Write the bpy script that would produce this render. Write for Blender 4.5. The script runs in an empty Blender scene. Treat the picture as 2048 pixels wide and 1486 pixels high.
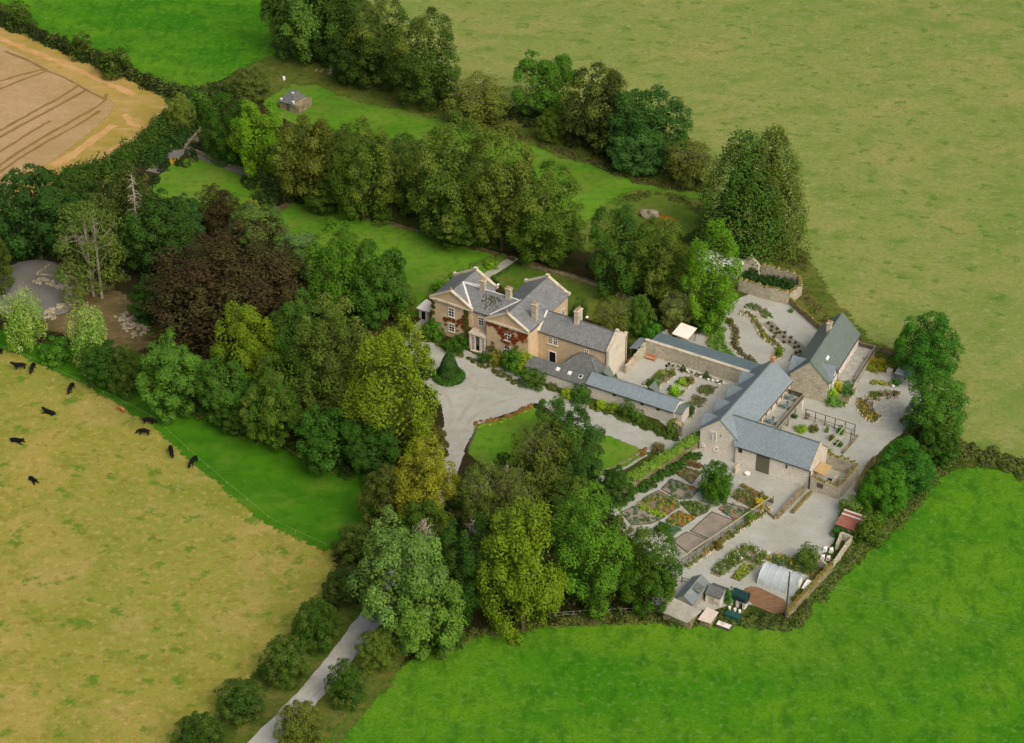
import bpy, bmesh, math, random
import numpy as np
from mathutils import Vector, Matrix, geometry
R_ = math.radians
# ------------------------------------------------------------------ camera, sky, sun
FOC = 4500.0; PITCH = R_(34.0); CAMH = 225.0; PCX = 1024.0; PCY = 743.0
scene = bpy.context.scene
COL = scene.collection
cd = bpy.data.cameras.new('camera'); cam = bpy.data.objects.new('camera', cd); COL.objects.link(cam)
cd.sensor_width = 36.0; cd.lens = 36.0 * FOC / 2048.0; cd.clip_start = 1.0; cd.clip_end = 6000.0
cam.location = (0, -CAMH / math.tan(PITCH), CAMH)
cam.rotation_euler = (math.pi / 2 - PITCH, 0, 0)
scene.camera = cam
SUN_EL = R_(46); SUN_DIR = Vector((0.50, -0.72, 0)).normalized()       # towards the sun, on the ground
w = bpy.data.worlds.new('World'); scene.world = w; w.use_nodes = True
nt = w.node_tree
sky = nt.nodes.new('ShaderNodeTexSky'); sky.sky_type = 'NISHITA'; sky.sun_disc = False
sky.sun_elevation = SUN_EL; sky.sun_rotation = math.atan2(SUN_DIR.x, SUN_DIR.y)
sky.air_density = 1.0; sky.dust_density = 9.0; sky.ozone_density = 0.3
nt.links.new(sky.outputs[0], nt.nodes['Background'].inputs[0]); nt.nodes['Background'].inputs[1].default_value = 0.15
sd = bpy.data.lights.new('sun', 'SUN'); so = bpy.data.objects.new('sun', sd); COL.objects.link(so)
sd.energy = 1.3; sd.angle = R_(45); sd.color = (1.0, 0.98, 0.955)
sv = Vector((SUN_DIR.x * math.cos(SUN_EL), SUN_DIR.y * math.cos(SUN_EL), math.sin(SUN_EL)))
so.rotation_euler = sv.to_track_quat('Z', 'Y').to_euler(); so.location = (100, -50, 200)
scene.view_settings.view_transform = 'Standard'; scene.view_settings.look = 'None'
scene.view_settings.exposure = -0.2; scene.view_settings.gamma = 1.0
scene.cycles.max_bounces = 5; scene.cycles.diffuse_bounces = 3; scene.cycles.transparent_max_bounces = 12

# ------------------------------------------------------------------ measuring helpers
def G(px, py, z=0.0):
    "world point at height z seen at pixel (px,py) of the 2048 px photograph"
    x = (px - PCX) / FOC; y = -(py - PCY) / FOC
    s, c = math.sin(PITCH), math.cos(PITCH)
    d = (x, c + y * s, -s + y * c); t = (CAMH - z) / -d[2]
    return Vector((d[0] * t, d[1] * t - CAMH * c / s, z))
TH = R_(-30.5)
def UV(px, py, z=0.0, th=TH):
    g = G(px, py, z); c, s = math.cos(th), math.sin(th)
    return (g.x * c + g.y * s, -g.x * s + g.y * c)
def W(u, v, z=0.0, th=TH):
    c, s = math.cos(th), math.sin(th)
    return Vector((u * c - v * s, u * s + v * c, z))
def pxm(px, py, z=0.0):
    "pixels (2048 scale) per metre at that place"
    g = G(px, py, z); return FOC / (g - cam.location).dot(Vector((0, math.cos(PITCH), -math.sin(PITCH))))

# ------------------------------------------------------------------ materials
MATS = {}
def lin(c):
    return tuple(((x / 255.0) / 12.92 if x / 255.0 <= .04045 else ((x / 255.0 + .055) / 1.055) ** 2.4) for x in c[:3]) + (1,)
def nodes(name):
    m = bpy.data.materials.new(name); m.use_nodes = True
    n = m.node_tree.nodes; b = n['Principled BSDF']
    b.inputs['Roughness'].default_value = 0.9; b.inputs['Specular IOR Level'].default_value = 0.15
    return m, m.node_tree, n, m.node_tree.links, b
def noise(nt, vec, scale, detail=3, rough=.6, dist=0.0):
    t = nt.nodes.new('ShaderNodeTexNoise'); t.inputs['Scale'].default_value = scale
    t.inputs['Detail'].default_value = detail; t.inputs['Roughness'].default_value = rough
    t.inputs['Distortion'].default_value = dist
    nt.links.new(vec, t.inputs['Vector']); return t.outputs[0]
def ramp(nt, fac, a, b, ca=(0, 0, 0, 1), cb=(1, 1, 1, 1)):
    r = nt.nodes.new('ShaderNodeValToRGB'); r.color_ramp.elements[0].position = a; r.color_ramp.elements[1].position = b
    r.color_ramp.elements[0].color = ca; r.color_ramp.elements[1].color = cb
    nt.links.new(fac, r.inputs[0]); return r.outputs[0]
def mix(nt, fac, a, b, mode='MIX'):
    m = nt.nodes.new('ShaderNodeMix'); m.data_type = 'RGBA'; m.blend_type = mode
    for i, v in ((0, fac), (6, a), (7, b)):
        if hasattr(v, 'links'): nt.links.new(v, m.inputs[i])
        else: m.inputs[i].default_value = v
    return m.outputs[2]
def coords(nt, scale=(1, 1, 1), rot=0.0, obj=False):
    t = nt.nodes.new('ShaderNodeTexCoord'); mp = nt.nodes.new('ShaderNodeMapping')
    mp.inputs['Scale'].default_value = scale; mp.inputs['Rotation'].default_value = (0, 0, rot)
    if obj: nt.links.new(t.outputs['Object'], mp.inputs[0])
    else:
        g = nt.nodes.new('ShaderNodeNewGeometry'); nt.links.new(g.outputs['Position'], mp.inputs[0])
    return mp.outputs[0]
def bump(nt, b, h, strength=.4, dist=.1):
    n = nt.nodes.new('ShaderNodeBump'); n.inputs['Strength'].default_value = strength; n.inputs['Distance'].default_value = dist
    nt.links.new(h, n.inputs['Height']); nt.links.new(n.outputs[0], b.inputs['Normal'])

def ground_mat(name, base, layers, rough=.95, bumps=(3.0, .5, .12)):
    """base sRGB colour; layers = (colour, noise scale, lo, hi, detail, stretch, rot, amount)"""
    if name in MATS: return MATS[name]
    m, nt, n, l, b = nodes(name)
    col = lin(base)
    for (c, sc, lo, hi, det, st, rot, amt) in layers:
        v = coords(nt, (1, st, 1), rot)
        f = ramp(nt, noise(nt, v, sc, det), lo, hi, (0, 0, 0, 1), (amt, amt, amt, 1))
        col = mix(nt, f, col, lin(c))
    l.new(col, b.inputs['Base Color']); b.inputs['Roughness'].default_value = rough
    b.inputs['Specular IOR Level'].default_value = 0.05
    v = coords(nt); bump(nt, b, noise(nt, v, bumps[0], 4, .7), bumps[1], bumps[2])
    if name not in ('rough_ground', 'garden_soil', 'fine_soil', 'red_soil', 'stone_paving'):   # ragged margins: the cover thins out along its edge
        a = n.new('ShaderNodeAttribute'); a.attribute_name = 'fade'; q = n.new('ShaderNodeMath'); q.operation = 'MULTIPLY_ADD'
        l.new(noise(nt, v, 1.1, 5, .75), q.inputs[0]); q.inputs[1].default_value = 1.5; q.inputs[2].default_value = -.75; q2 = n.new('ShaderNodeMath'); l.new(q.outputs[0], q2.inputs[0]); l.new(a.outputs['Fac'], q2.inputs[1])
        al = ramp(nt, q2.outputs[0], .42, .58); f1 = ramp(nt, a.outputs['Fac'], .9, .999); mx = n.new('ShaderNodeMath'); mx.operation = 'MAXIMUM'; l.new(al, mx.inputs[0]); l.new(f1, mx.inputs[1])
        g0 = n.new('ShaderNodeMath'); g0.operation = 'MULTIPLY'; l.new(mx.outputs[0], g0.inputs[0]); l.new(ramp(nt, a.outputs['Fac'], .0, .15), g0.inputs[1]); l.new(g0.outputs[0], b.inputs['Alpha'])
    MATS[name] = m; return m
def plain(name, c, rough=.7, var=.25, scale=2.0, spec=.2, c2=None, bmp=.2, metal=0):
    if name in MATS: return MATS[name]
    m, nt, n, l, b = nodes(name)
    v = coords(nt)
    lo = tuple(x * (1 - var) for x in lin(c)[:3]) + (1,); hi = tuple(min(1, x * (1 + var)) for x in lin(c)[:3]) + (1,)
    col = ramp(nt, noise(nt, v, scale, 5, .7), .3, .7, lo, hi)
    if c2 is not None:
        col = mix(nt, ramp(nt, noise(nt, v, scale * .35, 4, .65), .5, .68), col, lin(c2))
    l.new(col, b.inputs['Base Color']); b.inputs['Roughness'].default_value = rough
    b.inputs['Specular IOR Level'].default_value = spec; b.inputs['Metallic'].default_value = metal
    if bmp: bump(nt, b, noise(nt, v, scale * 3, 4), bmp, .04)
    MATS[name] = m; return m
def stone(name, c1, c2, c3=(90, 85, 70), scale=2.6, mossy=.5):
    "rubble masonry: cells of differing stone with dark joints and stains"
    if name in MATS: return MATS[name]
    m, nt, n, l, b = nodes(name)
    v = coords(nt, (1, 1, 1.9))
    vo = nt.nodes.new('ShaderNodeTexVoronoi'); vo.inputs['Scale'].default_value = scale; l.new(v, vo.inputs['Vector'])
    col = mix(nt, ramp(nt, vo.outputs['Color'], .15, .85), lin(c1), lin(c2))
    ve = nt.nodes.new('ShaderNodeTexVoronoi'); ve.feature = 'DISTANCE_TO_EDGE'; ve.inputs['Scale'].default_value = scale; l.new(v, ve.inputs['Vector'])
    j = ramp(nt, ve.outputs['Distance'], .0, .09, (.55, .55, .55, 1), (0, 0, 0, 1))
    col = mix(nt, j, col, lin(c3))
    st = ramp(nt, noise(nt, coords(nt), .7, 5, .7), .48, .72, (0, 0, 0, 1), (mossy, mossy, mossy, 1))
    col = mix(nt, st, col, lin(c3))
    l.new(col, b.inputs['Base Color']); bump(nt, b, ve.outputs['Distance'], .5, .08)
    MATS[name] = m; return m
def slate(name, c1, c2, c3, lich=.4, rot=0.0):
    if name in MATS: return MATS[name]
    m, nt, n, l, b = nodes(name)
    t = coords(nt, (1, 1, 1), R_(30.5) + rot)
    br = nt.nodes.new('ShaderNodeTexVoronoi'); br.inputs['Scale'].default_value = 3.4; l.new(t, br.inputs['Vector'])
    col = mix(nt, ramp(nt, br.outputs['Color'], .1, .9), lin(c1), lin(c2))
    st = ramp(nt, noise(nt, coords(nt, (1, 1, .6)), .55, 6, .72), .5, .72, (0, 0, 0, 1), (lich, lich, lich, 1))
    col = mix(nt, st, col, lin(c3))
    sk = ramp(nt, noise(nt, coords(nt, (2.2, 2.2, .25)), 1.6, 6, .75), .52, .7, (0, 0, 0, 1), (lich, lich, lich, 1)); col = mix(nt, sk, col, tuple(min(1, x * 1.35) for x in lin(c2)[:3]) + (1,))
    sp_ = ramp(nt, noise(nt, coords(nt), 2.6, 5, .75), .6, .72, (0, 0, 0, 1), (lich * .9,) * 3 + (1,)); col = mix(nt, sp_, col, tuple(x * .62 for x in lin(c1)[:3]) + (1,))
    l.new(col, b.inputs['Base Color']); b.inputs['Roughness'].default_value = .5; b.inputs['Specular IOR Level'].default_value = .45
    wv = nt.nodes.new('ShaderNodeTexWave'); wv.bands_direction = 'Z'; wv.wave_profile = 'SAW'; wv.inputs['Scale'].default_value = 1.7
    l.new(coords(nt), wv.inputs['Vector']); bump(nt, b, wv.outputs['Fac'], .35, .05)
    MATS[name] = m; return m
def foliage(name, c2=None, lo=.45, hi=.75, byheight=0.0, trans=.16, var=.5, patch=.25, dull=(1.08, 1.04, .7)):
    """leaf material: the object's own colour, varied per leaf and per spray; c2 = a second leaf colour"""
    if name in MATS: return MATS[name]
    m, nt, n, l, b = nodes(name)
    oi = n.new('ShaderNodeObjectInfo'); at = n.new('ShaderNodeAttribute'); at.attribute_name = 'tone'
    sx = n.new('ShaderNodeSeparateColor'); l.new(at.outputs['Color'], sx.inputs[0])
    col = oi.outputs['Color']
    if c2 is not None:
        a = n.new('ShaderNodeMath'); a.operation = 'MULTIPLY_ADD'; l.new(sx.outputs[2], a.inputs[0]); a.inputs[1].default_value = byheight; l.new(sx.outputs[1], a.inputs[2])
        a2 = n.new('ShaderNodeMath'); a2.operation = 'MULTIPLY_ADD'; l.new(sx.outputs[0], a2.inputs[0]); a2.inputs[1].default_value = .3; l.new(a.outputs[0], a2.inputs[2])
        col = mix(nt, ramp(nt, a2.outputs[0], lo, hi), col, lin(c2))
    warm = mix(nt, patch, col, (dull[0], dull[1], dull[2], 1), 'MULTIPLY')
    col = mix(nt, ramp(nt, sx.outputs[1], .35, .65), col, warm)
    k0 = n.new('ShaderNodeMath'); k0.operation = 'MULTIPLY_ADD'; l.new(sx.outputs[1], k0.inputs[0]); k0.inputs[1].default_value = .45; k0.inputs[2].default_value = .8 - var / 2
    k = n.new('ShaderNodeMath'); k.operation = 'MULTIPLY_ADD'; l.new(sx.outputs[0], k.inputs[0]); k.inputs[1].default_value = var; l.new(k0.outputs[0], k.inputs[2])
    hs = n.new('ShaderNodeHueSaturation'); l.new(k.outputs[0], hs.inputs['Value']); l.new(col, hs.inputs['Color'])
    l.new(hs.outputs[0], b.inputs['Base Color']); b.inputs['Roughness'].default_value = .75; b.inputs['Specular IOR Level'].default_value = .12
    tr = n.new('ShaderNodeBsdfTranslucent'); l.new(hs.outputs[0], tr.inputs[0])
    ms = n.new('ShaderNodeMixShader'); ms.inputs[0].default_value = trans
    l.new(b.outputs[0], ms.inputs[1]); l.new(tr.outputs[0], ms.inputs[2]); l.new(ms.outputs[0], n['Material Output'].inputs[0])
    MATS[name] = m; return m

# ------------------------------------------------------------------ objects
ORG = {}
def tag(o, label=None, cat=None, group=None, kind=None):
    if label: o['label'] = label
    if cat: o['category'] = cat
    if group: o['group'] = group
    if kind: o['kind'] = kind
    return o
def thing(name, label, cat, u, v, z=0.0, th=TH, group=None):
    o = bpy.data.objects.new(name, None); COL.objects.link(o); o.empty_display_size = .5
    o.location = W(u, v, z, th); o.rotation_euler = (0, 0, th); ORG[o.name] = (u, v, z, th)
    return tag(o, label, cat, group)
class MB:
    "collects shapes given in frame coordinates (u, v, z)"
    def __init__(s): s.v = []; s.f = []
    def add(s, vs, fs):
        k = len(s.v); s.v += [tuple(p) for p in vs]; s.f += [tuple(i + k for i in f) for f in fs]; return s
    def box(s, u0, u1, v0, v1, z0, z1):
        return s.add([(u0, v0, z0), (u1, v0, z0), (u1, v1, z0), (u0, v1, z0), (u0, v0, z1), (u1, v0, z1), (u1, v1, z1), (u0, v1, z1)],
                     [(3, 2, 1, 0), (4, 5, 6, 7), (0, 1, 5, 4), (1, 2, 6, 5), (2, 3, 7, 6), (3, 0, 4, 7)])
    def hexa(s, lo, hi):
        return s.add(list(lo) + list(hi), [(3, 2, 1, 0), (4, 5, 6, 7), (0, 1, 5, 4), (1, 2, 6, 5), (2, 3, 7, 6), (3, 0, 4, 7)])
    def slab(s, q, t=.12):
        "four corners (counter-clockwise from above) given thickness downwards"
        return s.hexa([(a, b, c - t) for a, b, c in q], q)
    def prism(s, poly, z0, z1):
        n = len(poly)
        return s.add([(a, b, z0) for a, b in poly] + [(a, b, z1) for a, b in poly],
                     [tuple(range(n))[::-1], tuple(range(n, 2 * n))] + [(i, (i + 1) % n, (i + 1) % n + n, i + n) for i in range(n)])
    def bar(s, a, b, w=.1, h=None):
        a = Vector(a); b = Vector(b); d = (b - a).normalized(); h = h or w
        up = Vector((0, 0, 1)) if abs(d.z) < .9 else Vector((1, 0, 0))
        x = d.cross(up).normalized(); y = x.cross(d).normalized()
        q = [(-.5, -.5), (.5, -.5), (.5, .5), (-.5, .5)]
        return s.hexa([a + x * w * i + y * h * j for i, j in q], [b + x * w * i + y * h * j for i, j in q])
    def tube(s, pts, r, n=8):
        P_ = [Vector(p) for p in pts]; rr = r if isinstance(r, (list, tuple)) else [r] * len(P_)
        vs = []; fs = []
        for i, p in enumerate(P_):
            d = (P_[min(i + 1, len(P_) - 1)] - P_[max(i - 1, 0)]).normalized()
            up = Vector((0, 0, 1)) if abs(d.z) < .9 else Vector((1, 0, 0))
            x = d.cross(up).normalized(); y = x.cross(d).normalized()
            for k in range(n):
                a = 2 * math.pi * k / n; vs.append(p + (x * math.cos(a) + y * math.sin(a)) * rr[i])
        for i in range(len(P_) - 1):
            for k in range(n):
                fs.append((i * n + k, i * n + (k + 1) % n, (i + 1) * n + (k + 1) % n, (i + 1) * n + k))
        fs += [tuple(range(n))[::-1], tuple(range((len(P_) - 1) * n, len(P_) * n))]
        return s.add(vs, fs)
    def build(s, name, mat, parent=None, org=None, smooth=False):
        if parent is not None: o0 = ORG[parent.name]
        else: o0 = org or (0, 0, 0, TH)
        me = bpy.data.meshes.new(name)
        me.from_pydata([(a - o0[0], b - o0[1], c - o0[2]) for a, b, c in s.v], [], s.f)
        bm = bmesh.new(); bm.from_mesh(me); bmesh.ops.recalc_face_normals(bm, faces=bm.faces); bm.to_mesh(me); bm.free()
        if smooth: me.polygons.foreach_set('use_smooth', [True] * len(me.polygons))
        me.materials.append(mat)
        o = bpy.data.objects.new(name, me); COL.objects.link(o); ORG[o.name] = o0
        if parent is not None: o.parent = parent
        else: o.location = W(o0[0], o0[1], o0[2], o0[3]); o.rotation_euler = (0, 0, o0[3])
        return o
def meshobj(name, me, mat=None, parent=None, loc=(0, 0, 0), rz=0.0, sc=(1, 1, 1)):
    if mat and not me.materials: me.materials.append(mat)
    o = bpy.data.objects.new(name, me); COL.objects.link(o); o.parent = parent
    o.location = loc; o.rotation_euler = (0, 0, rz); o.scale = sc
    return o

# ------------------------------------------------------------------ ground sheets
def resample(poly, step, jit, rnd, closed=True):
    out = []; n = len(poly)
    for i in range(n if closed else n - 1):
        a = poly[i]; b = poly[(i + 1) % n]; L = (b - a).length; k = max(1, min(500, int(L / step)))
        for j in range(k): out.append(a.lerp(b, j / k))
    if not closed: out.append(poly[-1])
    ph = [rnd.uniform(0, 6.28) for _ in range(6)]
    res = []
    for i, p in enumerate(out):
        s1 = math.sin(p.x * .21 + ph[0]) + math.sin(p.y * .27 + ph[1]); s2 = math.sin(p.x * .9 + ph[2]) + math.sin(p.y * 1.1 + ph[3])
        o = Vector((s1 * .35 + s2 * .3 + rnd.uniform(-.8, .8), math.sin(p.x * .33 + ph[4]) * .5 + s2 * .3 + rnd.uniform(-.8, .8), 0)) * jit
        res.append(p + o)
    return res
def smooth_poly(p, it=2, closed=True):
    for _ in range(it):
        q = []; n = len(p)
        for i in range(n if closed else n - 1):
            a = p[i]; b = p[(i + 1) % n]
            q += [a.lerp(b, .25), a.lerp(b, .75)]
        if not closed: q = [p[0]] + q + [p[-1]]
        p = q
    return p
ZC = [0]
FADE = {'field': 2.6, 'grass_strip': 2.4, 'field_margin': 2.2, 'wheat_field': .9, 'woodland_floor': 3.0, 'verge': 2.2, 'lawn': .9, 'bare_ground': 3.2, 'gravel_clearing': 1.2, 'gravel_drive': .5, 'gravel_yard': .45}
def sheet(name, px, mat, z, step=1.0, jit=.3, smooth=1, kind='structure', seed=1, world=None, fade=None):
    ZC[0] += 1; z += ZC[0] * 2.5e-4
    fade = FADE.get(name, .8) if fade is None else fade
    rnd = random.Random(seed + len(px))
    poly = world or [G(*p) for p in px]
    if smooth: poly = smooth_poly(poly, smooth)
    poly = resample(poly, step, jit, rnd)
    tris = geometry.tessellate_polygon([[Vector((p.x, p.y, 0)) for p in poly]]); V = [(p.x, p.y, z) for p in poly]; Fc = [tuple(t) for t in tris]; A = [1.0] * len(V)
    if fade:
        cs = max(.35, fade / 3.2); cells = set(); k = int(math.ceil(fade / cs)) + 1
        bp = [p for p in poly if -185 < p.x < 185 and -135 < p.y < 250]
        for p in bp:
            ci, cj = int(math.floor(p.x / cs)), int(math.floor(p.y / cs))
            for i in range(ci - k, ci + k + 1):
                for j in range(cj - k, cj + k + 1): cells.add((i, j))
        ids = {}
        for i, j in cells:
            for q in ((i, j), (i + 1, j), (i + 1, j + 1), (i, j + 1)): ids.setdefault(q, len(ids))
        X = np.array(list(ids), float) * cs; A0 = np.array([(p.x, p.y) for p in poly]); B0 = np.roll(A0, -1, 0); D0 = B0 - A0; L2 = np.maximum((D0 ** 2).sum(1), 1e-9)
        dist = np.full(len(X), 1e9); ins = np.zeros(len(X), bool)
        for a_, d_, l_, b_ in zip(A0, D0, L2, B0):
            t = np.clip(((X - a_) @ d_) / l_, 0, 1); dist = np.minimum(dist, np.hypot(*(X - a_ - t[:, None] * d_).T))
            if a_[1] != b_[1]:
                c_ = ((a_[1] > X[:, 1]) != (b_[1] > X[:, 1])) & (X[:, 0] < d_[0] * (X[:, 1] - a_[1]) / d_[1] + a_[0]); ins ^= c_
        sd_ = np.where(ins, dist, -dist); at_ = np.clip(1 + sd_ / fade, 0, 1); n0 = len(V)
        V += [(x, y, z + .0012) for x, y in X]; A += list(at_)
        for i, j in cells:
            q = [ids[(i, j)], ids[(i + 1, j)], ids[(i + 1, j + 1)], ids[(i, j + 1)]]
            if max(at_[q]) > 0 and min(at_[q]) < 1: Fc.append(tuple(n0 + e for e in q))
    me = bpy.data.meshes.new(name); me.from_pydata(V, [], Fc); at = me.attributes.new('fade', 'FLOAT', 'POINT'); at.data.foreach_set('value', A)
    bm = bmesh.new(); bm.from_mesh(me); bmesh.ops.recalc_face_normals(bm, faces=bm.faces)
    for f in bm.faces:
        if f.normal.z < 0: f.normal_flip()
    bm.to_mesh(me); bm.free(); me.materials.append(mat)
    o = bpy.data.objects.new(name, me); COL.objects.link(o); return tag(o, kind=kind)
def ribbon(name, px, width, mat, z, smooth=2, jit=.1, kind='structure', world=None):
    ZC[0] += 1; z += ZC[0] * 2.5e-4
    pts = world or [G(*p) for p in px]
    pts = smooth_poly(pts, smooth, False)
    pts = resample(pts, 1.2, 0, random.Random(1), False); rnd = random.Random(len(pts))
    L, Rr = [], []
    for i, p in enumerate(pts):
        d = (pts[min(i + 1, len(pts) - 1)] - pts[max(0, i - 1)]).normalized(); nn = Vector((-d.y, d.x, 0))
        wd = width if not isinstance(width, (list, tuple)) else width[0] + (width[1] - width[0]) * i / (len(pts) - 1)
        L.append(p + nn * (wd / 2 + rnd.uniform(-jit, jit))); Rr.append(p - nn * (wd / 2 + rnd.uniform(-jit, jit)))
    n = len(pts); me = bpy.data.meshes.new(name)
    me.from_pydata([(p.x, p.y, z) for p in L + Rr], [], [(i, i + n, i + 1 + n, i + 1) for i in range(n - 1)])
    at = me.attributes.new('fade', 'FLOAT', 'POINT'); at.data.foreach_set('value', [1.0] * (2 * n))
    me.materials.append(mat); o = bpy.data.objects.new(name, me); COL.objects.link(o); return tag(o, kind=kind)

M_ground = ground_mat('rough_ground', (72, 88, 32), [((52, 68, 24), .12, .4, .6, 5, 1, 0, .9), ((112, 104, 55), .5, .5, .7, 5, 1, .5, .7), ((50, 90, 22), 1.4, .5, .7, 3, 1, .5, .6)], bumps=(2.5, .8, .3))
M_bright = ground_mat('meadow_grass', (66, 124, 16), [((44, 106, 18), .03, .38, .6, 6, 2.2, .5, .7), ((104, 140, 34), .014, .48, .7, 5, 1.5, 1.1, .7), ((94, 138, 26), .055, .46, .66, 7, 1.8, .3, .75), ((44, 96, 18), .4, .48, .64, 7, .5, .2, .65), ((100, 138, 52), .9, .52, .68, 6, 1, 0, .65), ((42, 92, 14), 2.0, .52, .68, 4, 1, 0, .6)])
M_olive = ground_mat('pasture_grass', (130, 141, 74), [((106, 130, 58), .012, .4, .62, 4, 1.3, .9, .7), ((112, 134, 60), .02, .35, .65, 5, 1.5, .3, .5), ((150, 146, 86), .05, .48, .66, 6, 1.4, .7, .55), ((96, 126, 50), .14, .5, .62, 7, 1.2, .2, .6), ((76, 116, 38), .26, .58, .65, 6, 1.2, .3, .8), ((150, 150, 106), .45, .53, .68, 6, 1.5, .1, .55), ((104, 112, 58), 1.1, .5, .66, 5, 1.3, .1, .6), ((164, 158, 112), 2.4, .6, .7, 2, 1, .1, .55)])
M_dry = ground_mat('dry_pasture', (148, 141, 63), [((126, 138, 58), .012, .4, .58, 4, 1.5, .9, .8), ((128, 134, 54), .03, .4, .62, 6, 1.5, .3, .6), ((168, 148, 90), .055, .48, .64, 7, 1.3, .7, .55), ((116, 128, 44), .13, .49, .61, 7, 1.1, .2, .65), ((84, 120, 34), .24, .57, .64, 6, 1.15, .35, .85), ((122, 98, 42), .6, .54, .68, 6, 1, .1, .55), ((178, 156, 98), .8, .52, .68, 6, 1, .1, .6), ((104, 92, 34), 2.2, .58, .7, 3, 1, .1, .6)])
M_strip = ground_mat('long_grass', (68, 120, 20), [((46, 98, 18), .05, .4, .6, 5, 1.6, .5, .6), ((90, 124, 34), .12, .5, .66, 6, 1.3, .1, .65), ((44, 94, 12), .5, .5, .66, 6, 1, 0, .6), ((88, 128, 42), 1.0, .55, .7, 5, 1, 0, .6)])
M_lawn = ground_mat('lawn_grass', (96, 140, 36), [((58, 106, 22), .06, .4, .62, 5, 1.5, .5, .65), ((108, 126, 50), .09, .47, .66, 6, 1.3, .1, .8), ((112, 112, 54), .2, .56, .72, 6, 1.6, .7, .6), ((54, 98, 18), .7, .5, .66, 5, 1, 0, .55), ((102, 132, 52), 1.4, .54, .7, 5, 1, 0, .5)])
M_lawn2 = ground_mat('olive_lawn_grass', (98, 120, 44), [((66, 98, 28), .07, .4, .6, 5, 1.5, .5, .8), ((118, 112, 56), .13, .48, .66, 5, 1.3, .1, .7), ((60, 84, 28), .7, .5, .68, 5, 1, 0, .5)])  # darker, more olive grass mix for the rear lawn and the mound
M_verge = ground_mat('verge_grass', (98, 108, 46), [((74, 98, 32), .12, .4, .6, 5, 1.5, .5, .85), ((122, 112, 62), .4, .5, .7, 6, 1.3, .1, .75), ((58, 82, 26), 1, .5, .66, 5, 1, 0, .7)], bumps=(2.5, .9, .3))
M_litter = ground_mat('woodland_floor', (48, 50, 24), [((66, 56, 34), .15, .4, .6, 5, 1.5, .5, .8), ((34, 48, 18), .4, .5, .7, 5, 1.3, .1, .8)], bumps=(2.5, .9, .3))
M_bare = ground_mat('bare_earth', (112, 96, 68), [((88, 80, 48), .2, .4, .6, 5, 1.5, .5, .8), ((136, 120, 92), .6, .5, .7, 5, 1.3, .1, .6), ((82, 92, 44), .4, .55, .7, 4, 1, 0, .6)])
M_gravel = ground_mat('gravel', (169, 172, 161), [((156, 158, 145), .07, .4, .6, 5, 1.4, .5, .8), ((179, 182, 174), .25, .5, .7, 6, 1.6, .8, .6), ((140, 142, 124), .6, .55, .72, 7, 1, 0, .5), ((146, 147, 132), 1.8, .52, .7, 5, 1, 0, .5), ((186, 187, 178), 3, .58, .72, 3, 1, 0, .5)], bumps=(6, .35, .05))
M_gravel2 = ground_mat('damp_gravel', (122, 122, 116), [((104, 104, 98), .12, .38, .62, 5, 1.4, .5, .8), ((112, 104, 84), .3, .5, .7, 5, 1, .1, .7)], bumps=(6, .35, .05))
M_road = ground_mat('road_gravel', (172, 174, 168), [((150, 150, 140), .12, .4, .62, 5, 1.4, .5, .8), ((184, 184, 180), .5, .5, .7, 4, 1, 0, .5)], bumps=(6, .35, .05))
M_wear = ground_mat('worn_gravel', (156, 156, 140), [((168, 170, 156), .3, .4, .62, 5, 1.4, .5, .9)], bumps=(6, .35, .05))
M_wheat = ground_mat('ripe_wheat', (172, 148, 108), [((156, 134, 84), .05, .4, .62, 6, 1.2, .9, .7), ((182, 156, 122), .16, .5, .7, 6, 2.6, .9, .7), ((148, 126, 78), .8, .48, .7, 5, 2, .9, .6), ((188, 166, 128), 1.6, .56, .74, 4, 1, .9, .5)], bumps=(4, .6, .15))
M_marg = ground_mat('field_margin', (172, 146, 84), [((150, 134, 64), .06, .4, .6, 5, 1.5, .5, .85), ((186, 156, 104), .2, .5, .7, 5, 2.3, .1, .7), ((128, 124, 52), .5, .55, .7, 4, 1, 0, .6)])
M_marg2 = ground_mat('field_margin_straw', (194, 156, 108), [((178, 142, 84), .2, .4, .6, 5, 2, .5, .8)])
M_tram = ground_mat('wheel_mark', (140, 116, 70), [((124, 106, 56), .3, .4, .6, 5, 1, .5, .8)])
M_soil = ground_mat('garden_soil', (134, 124, 106), [((112, 102, 84), .8, .4, .6, 5, 1, .5, .8), ((146, 138, 122), 2.5, .5, .7, 4, 1, 0, .5)], bumps=(5, .6, .08))
M_soil2 = ground_mat('fine_soil', (146, 138, 124), [((130, 122, 106), .5, .4, .6, 5, 1, .5, .8), ((120, 124, 84), 2.5, .6, .7, 4, 1, 0, .35)], bumps=(7, .4, .04))
M_paving = ground_mat('stone_paving', (166, 168, 158), [((146, 146, 134), 1.2, .4, .6, 5, 1, .5, .8)])

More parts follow.
